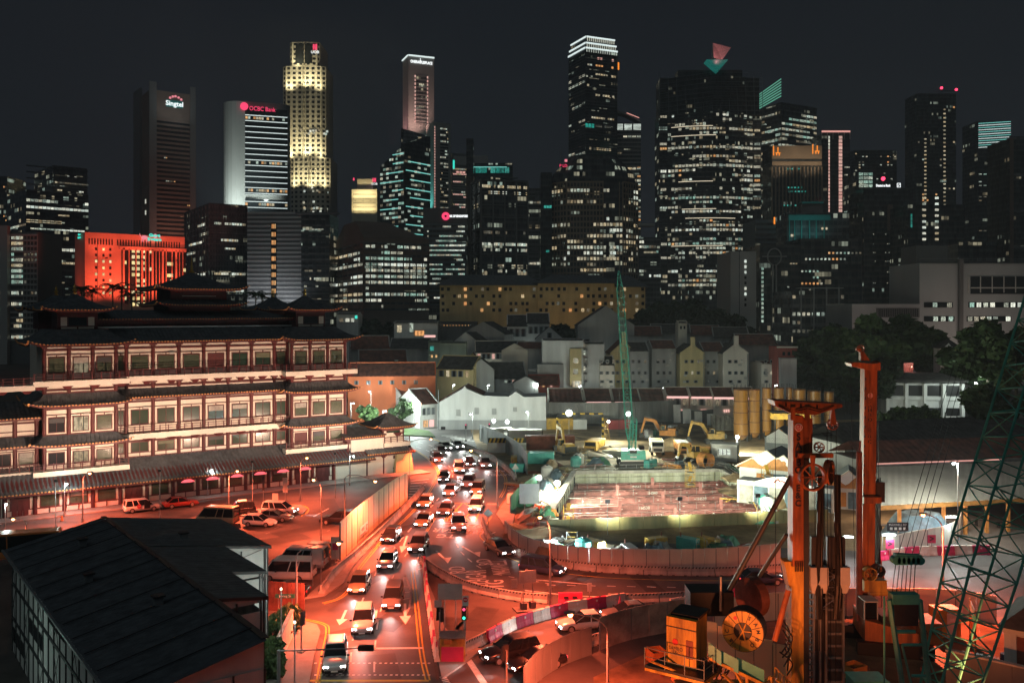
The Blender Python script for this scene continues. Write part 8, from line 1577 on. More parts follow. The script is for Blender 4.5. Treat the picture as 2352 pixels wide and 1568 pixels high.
r=thing('carved_screen','glowing pink carved screen among the trees','screen',pp(2086,850,235),0);r.location.z=0;zz=zat(850,235);mat('screen_pink',(.7,.35,.28),.6,var=.4,scale=2.5);cube('panel','screen_pink',r,(0,0,zz/2+1),(22*235/F,.4,zz+2));MB().sphere((0,-2,zz+1),.15).build('bulb','bulb_small',r);lamp('POINT',260,(1,.4,.35),(0,-2.2,zz+1),r)
# ------------------------------------------------------------------ trees
def crown_mesh(seed,m,n=2600,size=.30,flat=.75):
    """leaf-sized faces gathered in clumps through a unit crown"""
    q=random.Random(seed);mb=MB();clumps=[]
    for i in range(26):
        while True:
            p=Vector((q.uniform(-1,1),q.uniform(-1,1),q.uniform(-1,1)))
            if .25<p.length<.92:break
        clumps.append((Vector((p.x,p.y,p.z*flat)),q.uniform(.18,.36)))
    for i in range(n):
        c,rad=q.choice(clumps);v=Vector((q.gauss(0,1),q.gauss(0,1),q.gauss(0,1))).normalized()*rad*q.uniform(.55,1.0);p=c+v;t=Vector((q.gauss(0,1),q.gauss(0,1),q.gauss(0,.7))).normalized();b=t.cross(Vector((q.gauss(0,1),q.gauss(0,1),q.gauss(0,1)))).normalized();s=size*.14*q.uniform(.6,1.4)
        mb.quad(p-t*s,p+b*s*.7,p+t*s,p-b*s*.7)
    return mb.mesh('crown',m)
def tree(label,p,h,rad,var=0,m='leaf',trunk=.3,group='trees',dense=2600,up=.62):
    r=thing('tree',label,'tree',(p[0],p[1],0),random.uniform(0,6),group);q=random.Random(int(p[0]*7+p[1]));t=MB();th=h*up*.8;t.tube((0,0,0),(.1,0,th),trunk,trunk*.6,8)
    for i in range(6):a=i*1.05+q.uniform(0,.6);e=(rad*.6*math.cos(a),rad*.6*math.sin(a),h*up+rad*q.uniform(-.1,.45));t.tube((.05,0,th*q.uniform(.7,1)),e,trunk*.4,trunk*.12,6)
    t.build('trunk','bark',r);inst('crown',shared(('crown',var,m,dense),lambda:crown_mesh(var,m,dense,1.0 if dense<3000 else .8)),r,(0,0,h*up+rad*.15),scale=(rad,rad,rad*.85));return r
tree('small street tree lit green, left of the white clan house',gp(846,990),6.0,2.9,1,'leaf_bright',.16,'street trees');tree('small dark green street tree before the shophouse row',gp(926,985),6.6,3.0,2,'leaf',.16,'street trees')
for i,(x,d_,h,rad,m) in enumerate(((1870,250,20,9,'leaf'),(1925,262,24,10.5,'leaf'),(1985,250,25,11,'leaf_bright'),(2050,262,25,11,'leaf'),(2110,255,22,10,'leaf'),(1880,235,13,7,'leaf_dark'),(1945,232,13,8,'leaf'),(2010,228,12,7,'leaf_dark'))):tree(f'big spreading rain tree at right, {ordn[i]} of the group counted from the silos',(xat(x,d_),d_),h,rad,i % 4,m,.5,'big trees behind the silos',4200)
for i,(x,d_,h,rad) in enumerate(((2270,215,24,10),(2335,200,25,10),(2300,170,14,7),(2250,235,15,8))):tree(f'dark tree at the right edge behind the crane boom, {ordn[i]} from the back',(xat(x,d_),d_),h,rad,i % 4,'leaf',.5,'trees at the right edge',4200)
for i,(x,d_,h,rad) in enumerate(((1500,312,32,10),(1545,318,35,11),(1600,315,33,11),(1650,312,28,10),(1690,310,23,9),(1560,300,24,10),(1625,300,22,9))):tree(f'dark hillside tree behind the dark roofs, {ordn[i]} counted from the crane boom',(xat(x,d_),d_),h,rad,i % 4,'leaf_dark',.5,'hillside trees',4200)
for i,(x,d_,h,rad) in enumerate(((830,310,26,9),(862,315,27,9),(890,312,24,8),(1300,300,24,8),(1275,305,22,7))):tree(f'dark tree behind the low roofs, {ordn[i]} from the temple turret',(xat(x,d_),d_),h,rad,i % 4,'leaf_dark',.4,'trees behind the low roofs')
for i,(x,y,h,rad) in enumerate(((2065,985,4,2.6),(2095,982,4.4,3),(2130,980,4,2.8),(2020,990,3.5,2.4))):tree(f'low garden tree before the white veranda building, {ordn[i]} from the right',gp(x,y),h,rad,i % 4,'leaf_bright',.14,'garden trees')
def palm(label,p,h,z0=0.):
    r=thing('palm_tree',label,'palm',(p[0],p[1],z0),random.uniform(0,6),'palms behind the temple');t=MB();t.tube((0,0,0),(.3,0,h),.22,.14,8);t.build('trunk','bark',r);q=random.Random(int(p[0]*13));f=MB()
    for i in range(15):
        a=i*2*math.pi/15+q.uniform(-.2,.2);el=q.uniform(-.1,1.0);L=q.uniform(2.6,3.6);pts=[Vector((.3,0,h))+Vector((math.cos(a)*L*s*math.cos(el*(1-s)),math.sin(a)*L*s*math.cos(el*(1-s)),L*(s*math.sin(el)-.55*s*s))) for s in (0,.25,.5,.75,1)]
        for u,v in zip(pts,pts[1:]):
            dr=(v-u).normalized();sd=dr.cross(Vector((0,0,1))).normalized()
            for s in (-1,1):
                for e in (0,.33,.66):b=u+(v-u)*e;f.poly([b,b+dr*.25,b+sd*s*.7+dr*.4-Vector((0,0,.35))])
    f.build('fronds','leaf_dark',r)
for i,(x,y,d_) in enumerate(((190,662,205),(214,668,206),(262,658,204),(282,662,208),(300,676,205),(588,676,215),(602,680,216))):palm(f'palm silhouette behind the temple roof, {ordn[i]} from the left',(xat(x,d_),d_),zat(y,d_))
for i,(x,y) in enumerate(((665,1450),(640,1470),(622,1560),(625,1535))):p=gp(x,y);r=thing('shrub',f'climbing shrub on the low wall beside the site office, {ordn[i]} from the top','shrub',p,0,'shrubs beside the site office');inst('foliage',shared(('crown',7,'leaf_bright',900),lambda:crown_mesh(7,'leaf_bright',900,1.6)),r,(0,0,1.2),scale=(1.1,1.0,1.5));MB().tube((0,0,0),(0,0,1.4),.05,k=5).build('stem','bark',r)
g_=MB();P=px([(925,1000),(1000,1004),(985,990),(930,985)]);g_.prism([(p.x,p.y) for p in P],0,.2);tag(g_.build('verge','grass'),kind='structure')
r=thing('boundary_wall','orange-lit low wall below the street name plate','wall',gp(640,1530),math.atan2(*((gp(676,1452)-gp(640,1530)).yx)));[cube('panel','plaster_cream',r,(i*1.2+.6,0,1.1),(1.18,.2,2.2)) for i in range(5)];cube('coping','concrete',r,(3,0,2.25),(6.2,.3,.1))
r=thing('wooden_fence','tall brown board fence between the site office and the side street','fence',gp(615,1400),R(-12));[cube('board','rust',r,(i*.42,0,1.3),(.38,.06,2.6)) for i in range(9)]
# ------------------------------------------------------------------ drilling rigs in the foreground
def ring_text(parent,body,radius,a0,da,size,m,y):
    for i,ch in enumerate(body):
        a=a0-da*i;text('lettering',ch,m,parent,(radius*math.cos(a),y,radius*math.sin(a)),size,(R(90),a-math.pi/2 if False else -(a-math.pi/2),0),.01) if ch !=' ' else None
def column_text(parent,letters,x,y,size,m,zs):
    for ch,z in zip(letters,zs):text('lettering',ch,m,parent,(x,y,z),size,(R(90),0,0),.006,bold=.012)
def emblem(parent,x,y,z,r_,ring='sign_white',fill='sign_red'):
    MB().tube((x,y,z),(x,y-.02,z),r_,k=20).build('emblem_ring',ring,parent);MB().tube((x,y-.02,z),(x,y-.035,z),r_*.8,k=20).build('emblem_disc',fill,parent)
    mb=MB();[mb.box((x+dx*r_,y-.045,z),(r_*.16,.02,r_*1.1)) for dx in (-.42,.42)];mb.path([(x+r_*.16,y-.045,z+r_*.5),(x-r_*.16,y-.045,z+r_*.3),(x+r_*.16,y-.045,z-r_*.3),(x-r_*.16,y-.045,z-r_*.5)],r_*.08,4);mb.build('emblem_mark',ring,parent)
def spoke_wheel(parent,name,c,r_,m,rz=0.,n=8,th=.12):
    o=bpy.data.objects.new(name,None);o.parent=parent;o.location=c;o.rotation_euler=(0,0,rz);link(o);mb=MB();k=28
    for i in range(k):
        a,b=2*math.pi*i/k,2*math.pi*(i+1)/k
        for r0,r1 in ((r_*.86,r_),):
            q=[(r0*math.cos(a),r0*math.sin(a)),(r1*math.cos(a),r1*math.sin(a)),(r1*math.cos(b),r1*math.sin(b)),(r0*math.cos(b),r0*math.sin(b))];mb.loft([[(x,-th,z) for x,z in q],[(x,th,z) for x,z in q]])
    mb.build('rim',m,o);s=MB();[s.tube((0,0,0),(r_*.88*math.cos(2*math.pi*i/n),0,r_*.88*math.sin(2*math.pi*i/n)),.035,k=6) for i in range(n)];s.tube((0,-th*1.4,0),(0,th*1.4,0),r_*.12,k=10);s.build('spokes',m,o);return o
def rig_one():
    d=52.;k=d/F;X=lambda x:(x-1830)*k;Z=lambda y:zat(y,d);r=thing('drilling_rig','big orange drilling rig with lettered mast, cable reel and yellow trussed platform, foreground','drilling rig',(xat(1830,d),d,0),0)
    # mast, crosshead
    MB().loft([[(X(1818),0,0),(X(1846),0,0),(X(1846),1.1,0),(X(1818),1.1,0)],[(X(1818),0,Z(1300)),(X(1846),0,Z(1300)),(X(1846),1.1,Z(1300)),(X(1818),1.1,Z(1300))]]).build('lower_mast','rig_yellow',r)
    MB().loft([[(X(1821),.02,Z(1300)),(X(1846),.02,Z(1300)),(X(1846),1.0,Z(1300)),(X(1821),1.0,Z(1300))],[(X(1822),.02,Z(955)),(X(1846),.02,Z(955)),(X(1846),1.0,Z(955)),(X(1822),1.0,Z(955))]]).build('upper_mast','rig_orange',r)
    MB().box((X(1857),.45,(Z(962)+Z(1050))/2),(.5,.8,Z(962)-Z(1050))).build('mast_side_box','rig_orange',r);cube('mast_side_box','frame_dark',r,(X(1853),.5,Z(1360)),(.3,.9,18));
    MB().loft([[(X(1802),.05,Z(1290)),(X(1818),.05,Z(1290)),(X(1818),.9,Z(1290)),(X(1802),.9,Z(1290))],[(X(1814),.05,Z(1350)),(X(1818),.05,Z(1350)),(X(1818),.9,Z(1350)),(X(1814),.9,Z(1350))]]).build('shoulder_plate','rig_yellow',r)
    head=[(1775,919),(1931,927),(1931,934),(1905,940),(1868,952),(1815,948),(1790,936),(1778,930)];MB().loft([[(X(x),y,Z(z)) for x,z in head] for y in (-.25,1.15)]).build('crosshead','rig_orange',r);[cube('crosshead_lug','rig_orange',r,(X(x),-.3,Z(948)),(.28,.12,.75)) for x in (1817,1850)];[cube('bolt','black',r,(X(x),-.27,Z(y)),(.08,.06,.2)) for x,y in ((1802,928),(1836,931),(1873,933))];MB().path([(X(1785),-.3,Z(930)),(X(1812),-.32,Z(945)),(X(1850),-.34,Z(936)),(X(1880),-.33,Z(944)),(X(1912),-.3,Z(930))],.03).build('cable','black',r)
    emblem(r,X(1834),0,Z(981),.23);column_text(r,'SAMBO',X(1834),-.01,.56,'ink',[Z(y) for y in (1004,1024,1043,1062,1080)]);column_text(r,'E&C',X(1833),-.01,.5,'ink',[Z(y) for y in (1121,1138,1156)])
    # hanging sheave block and ropes
    MB().loft([[(X(1908),-.2,Z(940)),(X(1914),-.2,Z(940)),(X(1914),.1,Z(940)),(X(1908),.1,Z(940))],[(X(1904),-.25,Z(972)),(X(1918),-.25,Z(972)),(X(1918),.15,Z(972)),(X(1904),.15,Z(972))]]).build('sheave_hanger','rig_orange',r);spoke_wheel(r,'sheave',(X(1911),-.05,Z(974)),.32,'rig_orange',0,6);rp=MB();[rp.tube((X(x),-.05,Z(974)),(X(x2),-.3,Z(1560)),.018,k=4) for x,x2 in ((1899,1898),(1920,1915),(1908,1904),(1780,1779))];[rp.tube((X(x),.6,Z(y0)),(X(x2),.4,Z(1500)),.02,k=4) for x,y0,x2 in ((1880,1110,1878),(1892,1110,1888),(1902,1110,1900),(1925,1080,1926))];rp.build('ropes','black',r)
    spoke_wheel(r,'hose_wheel',(X(1856),-.7,Z(1090)),.80,'rig_orange',R(8),8,.16);spoke_wheel(r,'hose_wheel',(X(1908),.3,Z(1086)),.72,'rig_orange',R(55),8,.16);cube('wheel_bracket','rig_orange',r,(X(1870),-.2,Z(1044)),(2.0,.3,.25));MB().loft([[(X(1850),-.85,Z(1040)),(X(1862),-.85,Z(1040)),(X(1862),-.75,Z(1040)),(X(1850),-.75,Z(1040))],[(X(1854),-.9,Z(1092)),(X(1858),-.9,Z(1092)),(X(1858),-.8,Z(1092)),(X(1854),-.8,Z(1092))]]).build('wheel_fork','rig_orange',r);spoke_wheel(r,'sheave',(X(1880),-.1,Z(1026)),.3,'rig_orange',0,6)
    # hydraulic leads hanging in loops below the wheels
    for i,x in enumerate((1884,1890,1924,1929)):MB().path(smooth([(X(x),.1,Z(1090)),(X(x-1),.05,Z(1200)),(X(x-6+3*i),0,Z(1320)),(X(x-4),0,Z(1420))],5),.16 if i % 2==0 else .1,7).build('hydraulic_lead','black',r)
    # trench-cutter leader frame
    fr=MB();[fr.box((X(x),.5,Z(1470)),(.11,.16,8.0)) for x in (1862,1876,1890,1904,1944)];fr.build('leader_rails','steel_grey',r);[cube('rung','steel_grey',r,(X(1869),.5,Z(1352+i*15)),(.36,.08,.08)) for i in range(16)];[cube('cross_frame','steel_grey',r,(X(1924),.7,Z(1380+i*28)),(1.0,.12,.14)) for i in range(8)]
    cube('cutter_body','frame_dark',r,(X(1910),1.1,Z(1450)),(1.9,.8,7.5));[MB().loft([[(X(x)-w_/2,-.1,Z(1302)),(X(x)+w_/2,-.1,Z(1302)),(X(x)+w_/2,.5,Z(1302)),(X(x)-w_/2,.5,Z(1302))],[(X(x)-w_/2,-.15,Z(1340)),(X(x)+w_/2,-.15,Z(1340)),(X(x)+w_/2,.5,Z(1340)),(X(x)-w_/2,.5,Z(1340))],[(X(x)-w_*.25,0,Z(1362)),(X(x)+w_*.25,0,Z(1362)),(X(x)+w_*.25,.5,Z(1362)),(X(x)-w_*.25,.5,Z(1362))]]).build('guide_shoe','frame_pale',r) for x,w_ in ((1872,.55),(1892,.5),(1940,.55))];cr_=MB();lattice(cr_,(X(1905),.6,Z(1300)),(X(1905),.6,Z(1400)),.9,.9,4,.05,.03);cr_.build('cross_bracing','steel_grey',r);[cube('pulley_frame','frame_dark',r,(X(x),.3,Z(1270)),(.5,.3,1.8)) for x in (1876,1912,1934)]
    [cube('tooth','black',r,(X(1826+i*4),-.06,Z(1300)),(.05,.08,.55)) for i in range(5)]
    # stays
    MB().tube((X(1828),.6,Z(1092)),(X(1690),2.0,Z(1388)),.15,k=12).build('back_stay','frame_dark',r);MB().tube((X(1816),.8,Z(1235)),(X(1770),2.4,Z(1352)),.12,k=12).build('back_stay','frame_dark',r);MB().tube((X(1808),-.2,Z(1352)),(X(1772),-.6,Z(1462)),.16,k=12).build('ram','rig_orange',r)
    # cable reel
    c=(X(1697),-.9,Z(1436));reel=bpy.data.objects.new('cable_reel',None);reel.parent=r;reel.location=c;reel.rotation_euler=(0,0,R(-24));link(reel);R0=1.15;mb=MB();n=36
    for i in range(n):
        a,b=2*math.pi*i/n,2*math.pi*(i+1)/n;q=[(.52*math.cos(a),.52*math.sin(a)),(R0*math.cos(a),R0*math.sin(a)),(R0*math.cos(b),R0*math.sin(b)),(.52*math.cos(b),.52*math.sin(b))];mb.loft([[(x,-.05,z) for x,z in q],[(x,.03,z) for x,z in q]])
    mb.build('flange','rig_yellow',reel);MB().tube((0,.02,0),(0,1.0,0),R0*1.04,k=36).build('drum','rubber',reel);MB().tube((0,-.02,0),(0,.3,0),.5,k=18).build('hub_recess','black',reel);sp=MB();[sp.box((.84*math.cos(a),-.06,.84*math.sin(a)),(.6,.02,.03),ry=-a) for a in [R(x) for x in (70,92,110,135,165,200,20,-18,-48,-100,50,232)]];sp.build('spoke_lines','ink',reel)
    for ch,a in (('S',64),('A',34),('M',6),('B',-24),('O',-52),('C',186),('&',222)):a=R(a);text('lettering',ch,'ink',reel,(.87*math.cos(a),-.065,.87*math.sin(a)),.3,(R(90),math.pi/2-a,0),.004,bold=.008)
    mk=MB();[mk.tube((0,0,0),(.5*math.cos(a),-.1,.5*math.sin(a)),.04,k=5) for a in (1.2,2.0,4.2,5.0,.1)];mk.build('hub_arms','rig_yellow',reel);MB().tube((.83*math.cos(R(120)),-.05,.83*math.sin(R(120))),(.83*math.cos(R(120)),-.07,.83*math.sin(R(120))),.11,k=14).build('reel_badge','sign_red',reel)
    # power pack, cabin, platform
    cab=[(X(1520),-1.6),(X(1578),-2.6),(X(1616),-.9),(X(1556),.1)];MB().prism(cab,Z(1500),Z(1412)).build('power_cabin','rig_yellow',r);top=[(p[0],p[1]) for p in cab];MB().loft([[(p[0],p[1],Z(1412)) for p in top],[(p[0],p[1],Z(1392)) for p in top]]).build('cabin_top','rig_yellow',r);MB().prism([(p[0]*.96-.05,p[1]*.9) for p in cab],Z(1391.5),Z(1386)).build('cabin_vent','black',r)
    a=Vector((*cab[0],0));b=Vector((*cab[1],0));u=(b-a).normalized();ang=math.atan2(u.y,u.x);nrm=Vector((u.y,-u.x,0));fc=lambda t,z,out=.02:tuple(a+(b-a)*t+nrm*out+Vector((0,0,z)));MB().tube((0,0,0),(0,-.02,0),.17,k=18).build('cabin_emblem','sign_red',r,fc(.3,Z(1445)),ang);text('cabin_lettering','SAMBO','ink',r,fc(.32,Z(1460)),.26,(R(90),0,ang),.004);text('cabin_lettering','E&C','ink',r,fc(.34,Z(1468.5)),.24,(R(90),0,ang),.004);cube('cabin_door','rust',r,fc(.78,Z(1456),.0),(.42,.06,1.0),(0,0,ang));cube('cabin_seam','frame_dark',r,fc(.5,Z(1413),.0),((b-a).length,.06,.05),(0,0,ang))
    MB().prism([(X(1470),-1.8),(X(1585),-3.8),(X(1640),-2.0),(X(1560),.4)],Z(1503),Z(1498)).build('deck','frame_dark',r);MB().prism([(X(1470),-1.85),(X(1585),-3.85),(X(1640),-2.05),(X(1632),-2.0),(X(1584),-3.6),(X(1474),-1.7)],Z(1509),Z(1503)).build('deck_edge','rig_yellow',r)
    rl=MB();Pn=[Vector((X(1470),-1.8,Z(1498))),Vector((X(1510),-2.5,Z(1498))),Vector((X(1548),-3.2,Z(1498))),Vector((X(1585),-3.8,Z(1498))),Vector((X(1612),-2.9,Z(1498)))];[rl.tube(p,p+Vector((0,0,1.0)),.025,k=5) for p in Pn];[rl.path([p+Vector((0,0,h_)) for p in Pn],.022,5) for h_ in (.5,1.0)];rl.build('deck_railing','frame_grey',r)
    for i,(xa,ya,xb,yb) in enumerate(((1606,1452,1632,1470),(1632,1470,1668,1485),(1668,1485,1723,1506))):MB().quad((X(xa),-2.4+.0*i,Z(ya+16)),(X(xb),-2.7-.1*i,Z(yb+16)),(X(xb),-2.7-.1*i,Z(yb-14)),(X(xa),-2.4,Z(ya-14))).build('trough_panel','crane_dark_green',r)
    MB().loft([[(X(1606),-2.45,Z(1476)),(X(1606),-2.3,Z(1476)),(X(1606),-2.3,Z(1470)),(X(1606),-2.45,Z(1470))],[(X(1725),-3.0,Z(1528)),(X(1725),-2.8,Z(1528)),(X(1725),-2.8,Z(1520)),(X(1725),-3.0,Z(1520))]]).build('trough_rail','rig_yellow',r)
    tr=MB()
    for (x0,y0,x1,y1,w_) in ((1580,1520,1690,1555,.12),(1690,1512,1690,1590,.12),(1664,1500,1690,1548,.09),(1636,1505,1682,1548,.09),(1700,1552,1738,1512,.10),(1742,1510,1742,1600,.13),(1714,1515,1732,1570,.09),(1690,1560,1750,1585,.11),(1752,1516,1806,1562,.09),(1580,1520,1650,1580,.10),(1480,1478,1585,1520,.06),(1583,1505,1583,1580,.12)):tr.tube((X(x0),-2.6,Z(y0)),(X(x1),-2.6,Z(y1)),w_,k=4)
    tr.build('platform_truss','rig_yellow',r);st=MB();[st.tube((X(1754+i*8),-2.2,Z(1496+i*8)),(X(1754+i*8),-2.2,Z(1522+i*8)),.03,k=5) for i in range(6)];st.tube((X(1754),-2.2,Z(1496)),(X(1796),-2.2,Z(1538)),.03,k=5);st.build('stair_rail','rig_yellow',r);q=random.Random(8)
    for i in range(9):x0=1585+i*5;MB().path(smooth([(X(x0),-2.0,Z(1478)),(X(x0+12),-2.5-q.uniform(0,.3),Z(1500+q.uniform(0,25))),(X(x0+34),-2.4,Z(1478+q.uniform(0,20)))],5),.04,5).build('hose','black',r)
    for i in range(8):MB().path(smooth([(X(1790+q.uniform(-6,10)),-.4,Z(1420+10*i)),(X(1806+q.uniform(-8,10)),-.8,Z(1440+10*i)),(X(1796+q.uniform(-10,10)),-.6,Z(1470+10*i))],5),.045,5).build('hose','black',r)
    cube('machine_body','rig_yellow',r,(X(1640),-1.5,Z(1590)),(4.6,3.4,1.4));cube('machine_deck','rust',r,(X(1650),-1.9,Z(1570)),(3.6,2.2,.3));cube('engine_house','black',r,(X(1650),2.5,Z(1408)),(2.6,1.8,1.4));MB().tube((X(1668),1.4,Z(1420)),(X(1668),1.4,Z(1340)),.09,k=10).build('exhaust','galvanised',r);MB().tube((X(1750),3,Z(1410)),(X(1772),3.3,Z(1410)),1.2,k=20).build('rear_drum','rust',r)
    for s in (-1,1):MB().prism([(X(1640)+s*1.9-.45,-4.5),(X(1640)+s*1.9+.45,-4.5),(X(1640)+s*1.9+.45,3.2),(X(1640)+s*1.9-.45,3.2)],0,1.2).build('track','black',r)
    # screen boards of the compound behind the reel
    s=thing('noise_screen','cream noise screen boards standing behind the cable reel','screen',(xat(1628,62),62,0),R(-30));[cube('board','hoarding_cream',s,(i*1.25,0,2.8),(1.2,.1,5.4-.35*i)) for i in range(5)];[cube('post','frame_dark',s,(i*1.25-.62,.1,2.6),(.1,.12,5.4-.35*i)) for i in range(6)]
rig_one()
def rig_two():
    d=73.;k=d/F;X=lambda x:(x-1995)*k;Z=lambda y:zat(y,d);r=thing('drilling_rig','second orange drilling rig with slimmer lettered mast and gooseneck top, right','drilling rig',(xat(1995,d),d,0),0)
    MB().loft([[(X(1979),0,Z(1420)),(X(2007),0,Z(1420)),(X(2007),.9,Z(1420)),(X(1979),.9,Z(1420))],[(X(1986),0,Z(847)),(X(2015),0,Z(847)),(X(2015),.9,Z(847)),(X(1986),.9,Z(847))]]).build('mast','rig_orange',r);[cube('mast_rib','frame_dark',r,(X(1988-i*.4),-.03,Z(870+i*22)),(.1,.06,.22)) for i in range(14)];MB().loft([[(X(1992),-.08,Z(1300)),(X(1994),-.08,Z(1300)),(X(1994),0,Z(1300)),(X(1992),0,Z(1300))],[(X(1997),-.08,Z(860)),(X(1999),-.08,Z(860)),(X(1999),0,Z(860)),(X(1997),0,Z(860))]]).build('mast_rail','rig_orange',r)
    MB().loft([[(X(x),y,Z(z)) for x,z in ((1953,834),(1962,832),(2006,835),(2020,832),(2020,850),(1998,851),(1975,845),(1955,841))] for y in (-.2,1.1)]).build('crosshead','rig_orange',r);MB().loft([[(X(1980),.2,Z(829)),(X(2001),.2,Z(829)),(X(2001),.7,Z(829)),(X(1980),.7,Z(829))],[(X(1979),.25,Z(808)),(X(1987),.25,Z(808)),(X(1987),.65,Z(808)),(X(1979),.65,Z(808))]]).build('gooseneck','rig_orange',r);spoke_wheel(r,'sheave',(X(1981),.4,Z(801)),.3,'rig_orange',0,6);cube('gooseneck_tip','rig_orange',r,(X(1976),.4,Z(803)),(.4,.3,.2));spoke_wheel(r,'sheave',(X(2016),.4,Z(838)),.34,'rig_orange',0,6)
    emblem(r,X(1999),0,Z(908),.2);column_text(r,'SAMBO',X(1998),-.02,.42,'ink',[Z(y) for y in (922,932,942,953,964)]);column_text(r,'E&C',X(1997),-.02,.42,'ink',[Z(y) for y in (988,1001,1014)])
    MB().tube((X(1969),-.4,Z(1420)),(X(1969),-.4,Z(1036)),.24,k=12).build('kelly_bar','rust',r);MB().tube((X(1971),-.4,Z(1036)),(X(1971),-.4,Z(1010)),.08,k=8).build('kelly_swivel','rust',r);rp=MB();[rp.tube((X(x),.4,Z(840)),(X(x2),.3,Z(1350)),.02,k=4) for x,x2 in ((1958,1967),(2020,2024),(2017,2016),(2014,2010))];rp.build('ropes','black',r);tb=MB();[tb.tube((X(2014+i*3),.6,Z(1100)),(X(2012+i*3),.5,Z(1320)),.05,k=6) for i in range(6)];tb.build('hose_bundle','black',r)
    cube('rotary_head','rig_orange',r,(X(1998),-.3,Z(1145)),(1.4,.6,.5));cube('rotary_arm','frame_dark',r,(X(2022),.2,Z(1130)),(.7,.5,1.6));MB().tube((X(2010),1.0,Z(1170)),(X(2052),1.8,Z(1360)),.13,k=10).build('back_stay','rig_orange',r);spoke_wheel(r,'winch',(X(1990),-.6,Z(1312)),.55,'rig_yellow',0,6,.3);spoke_wheel(r,'winch',(X(2012),-.4,Z(1306)),.5,'frame_dark',0,6,.3);cube('winch_frame','rig_yellow',r,(X(2004),-.2,Z(1340)),(1.8,.9,.9));MB().tube((X(1990),-.5,Z(1358)),(X(2060),-.4,Z(1356)),.22,k=12).build('counter_ram','rig_yellow',r)
    cab=MB().loft([[(X(1960),-2.2,Z(1400)),(X(1990),-2.2,Z(1400)),(X(1990),-.8,Z(1400)),(X(1960),-.8,Z(1400))],[(X(1964),-2.1,Z(1362)),(X(1992),-2.1,Z(1362)),(X(1992),-.8,Z(1362)),(X(1964),-.8,Z(1362))]]).build('cab','car_glass',r);cube('cab_roof','frame_pale',r,(X(1978),-1.5,Z(1361)),(1.1,1.5,.1));[cube('cab_post','frame_pale',r,(X(x),-2.2,Z(1381)),(.08,.08,1.4)) for x in (1961,1990)]
    MB().loft([[(X(1960),-2.4,.9),(X(2070),-3.6,.9),(X(2090),.5,.9),(X(1975),1.5,.9)],[(X(1960),-2.4,Z(1400)),(X(2070),-3.6,Z(1420)),(X(2090),.5,Z(1420)),(X(1975),1.5,Z(1400))]]).build('body','rig_orange',r);cube('engine_cover','frame_dark',r,(X(2040),-1.4,Z(1400)),(3.0,2.2,.6));cube('counterweight','rig_orange',r,(X(2090),-2.6,2.0),(1.6,2.4,1.6));text('counterweight_lettering','SAMBO','ink',r,(X(2090),-3.82,2.1),.5,(R(90),0,0),.004);[cube('track','black',r,(X(2020),y,.5),(5.6,.9,1.0),(0,0,R(-14))) for y in (-3.0,.8)]
rig_two()
# ------------------------------------------------------------------ green lattice crane at the right edge
def crane_two():
    d=46.;k=d/F;r=thing('lattice_crane','dark green lattice-boom crane leaning up out of the right edge, foreground','crane',(xat(2100,d),d,0),0);X=lambda x:xat(x,d)-xat(2100,d);Z=lambda y:zat(y,d)
    bm=MB();o_=Vector((xat(2100,d),d,0));A=pp(2120,1800,46)-o_;B=pp(2251,1310,47)-o_;C=pp(2450,640,49.5)-o_
    lattice(bm,A,B,1.5,2.5,9,.075,.04,0);lattice(bm,B,C,2.5,2.5,12,.075,.04,0);bm.build('boom','crane_dark_green',r)
    g_=MB()
    for (x0,y0,x1,y1,w_) in ((2032,1368,2072,1640,.14),(2100,1368,2130,1640,.14),(2045,1440,2090,1440,.1),(2060,1470,2110,1470,.08),(2082,1540,2118,1540,.08),(2020,1360,2020,1640,.05),(2060,1470,2100,1640,.06)):g_.tube((X(x0),-.6,Z(y0)),(X(x1),-.6,Z(y1)),w_,k=6)
    g_.build('gantry_legs','crane_dark_green',r);cube('gantry_head','crane_dark_green',r,(X(2066),-.5,Z(1365)),(1.35,.6,.5));MB().box((X(2068),-.3,Z(1398)),(1.2,.9,1.2)).build('winch_house','frame_dark',r)
    br=MB();br.box((X(2092),.4,Z(1285)),(1.35,.35,.4),rz=R(0),ry=R(2));[br.tube((X(2064+i*11),.2,Z(1290)),(X(2064+i*11),.6,Z(1290)),.22,k=12) for i in range(6)];br.build('bridle_block','crane_dark_green',r);rp=MB()
    for i in range(6):rp.tube((X(2066+i*9),.4,Z(1290)),(X(2040+i*10),-.4,Z(1366)),.02,k=4)
    for i in range(4):rp.tube((X(2070+i*16),.4,Z(1280)),(X(2240+i*14),2.2,Z(840)),.02,k=4)
    rp.build('ropes','black',r);cube('machine_house','crane_dark_green',r,(X(2090),-1.5,4.2),(3.2,4.5,2.2));cube('deck','frame_dark',r,(X(2090),-1.5,2.9),(3.6,5,.3));tracks(r,6.5,4.2,1.0,1.3)
    cube('cab','car_glass',r,(X(2140),-2.0,4.3),(1.1,1.6,1.8));
crane_two()
b=thing('generator_box','teal generator box at the bottom edge between the rigs','generator',(xat(1990,60),60,0),0);cube('case','teal_paint',b,(0,0,1.2),(2.2,1.6,2.4));cube('lid','crane_green',b,(0,0,2.45),(2.3,1.7,.1));[cube('door','crane_green',b,(x,-.82,1.2),(.9,.05,1.9)) for x in (-.55,.55)]
b=thing('generator_box','lower teal box beside the generator','generator',(xat(2030,60),60.5,0),0);cube('case','crane_green',b,(0,0,.8),(1.6,1.4,1.6));cube('lid','crane_dark_green',b,(0,0,1.65),(1.7,1.5,.1))
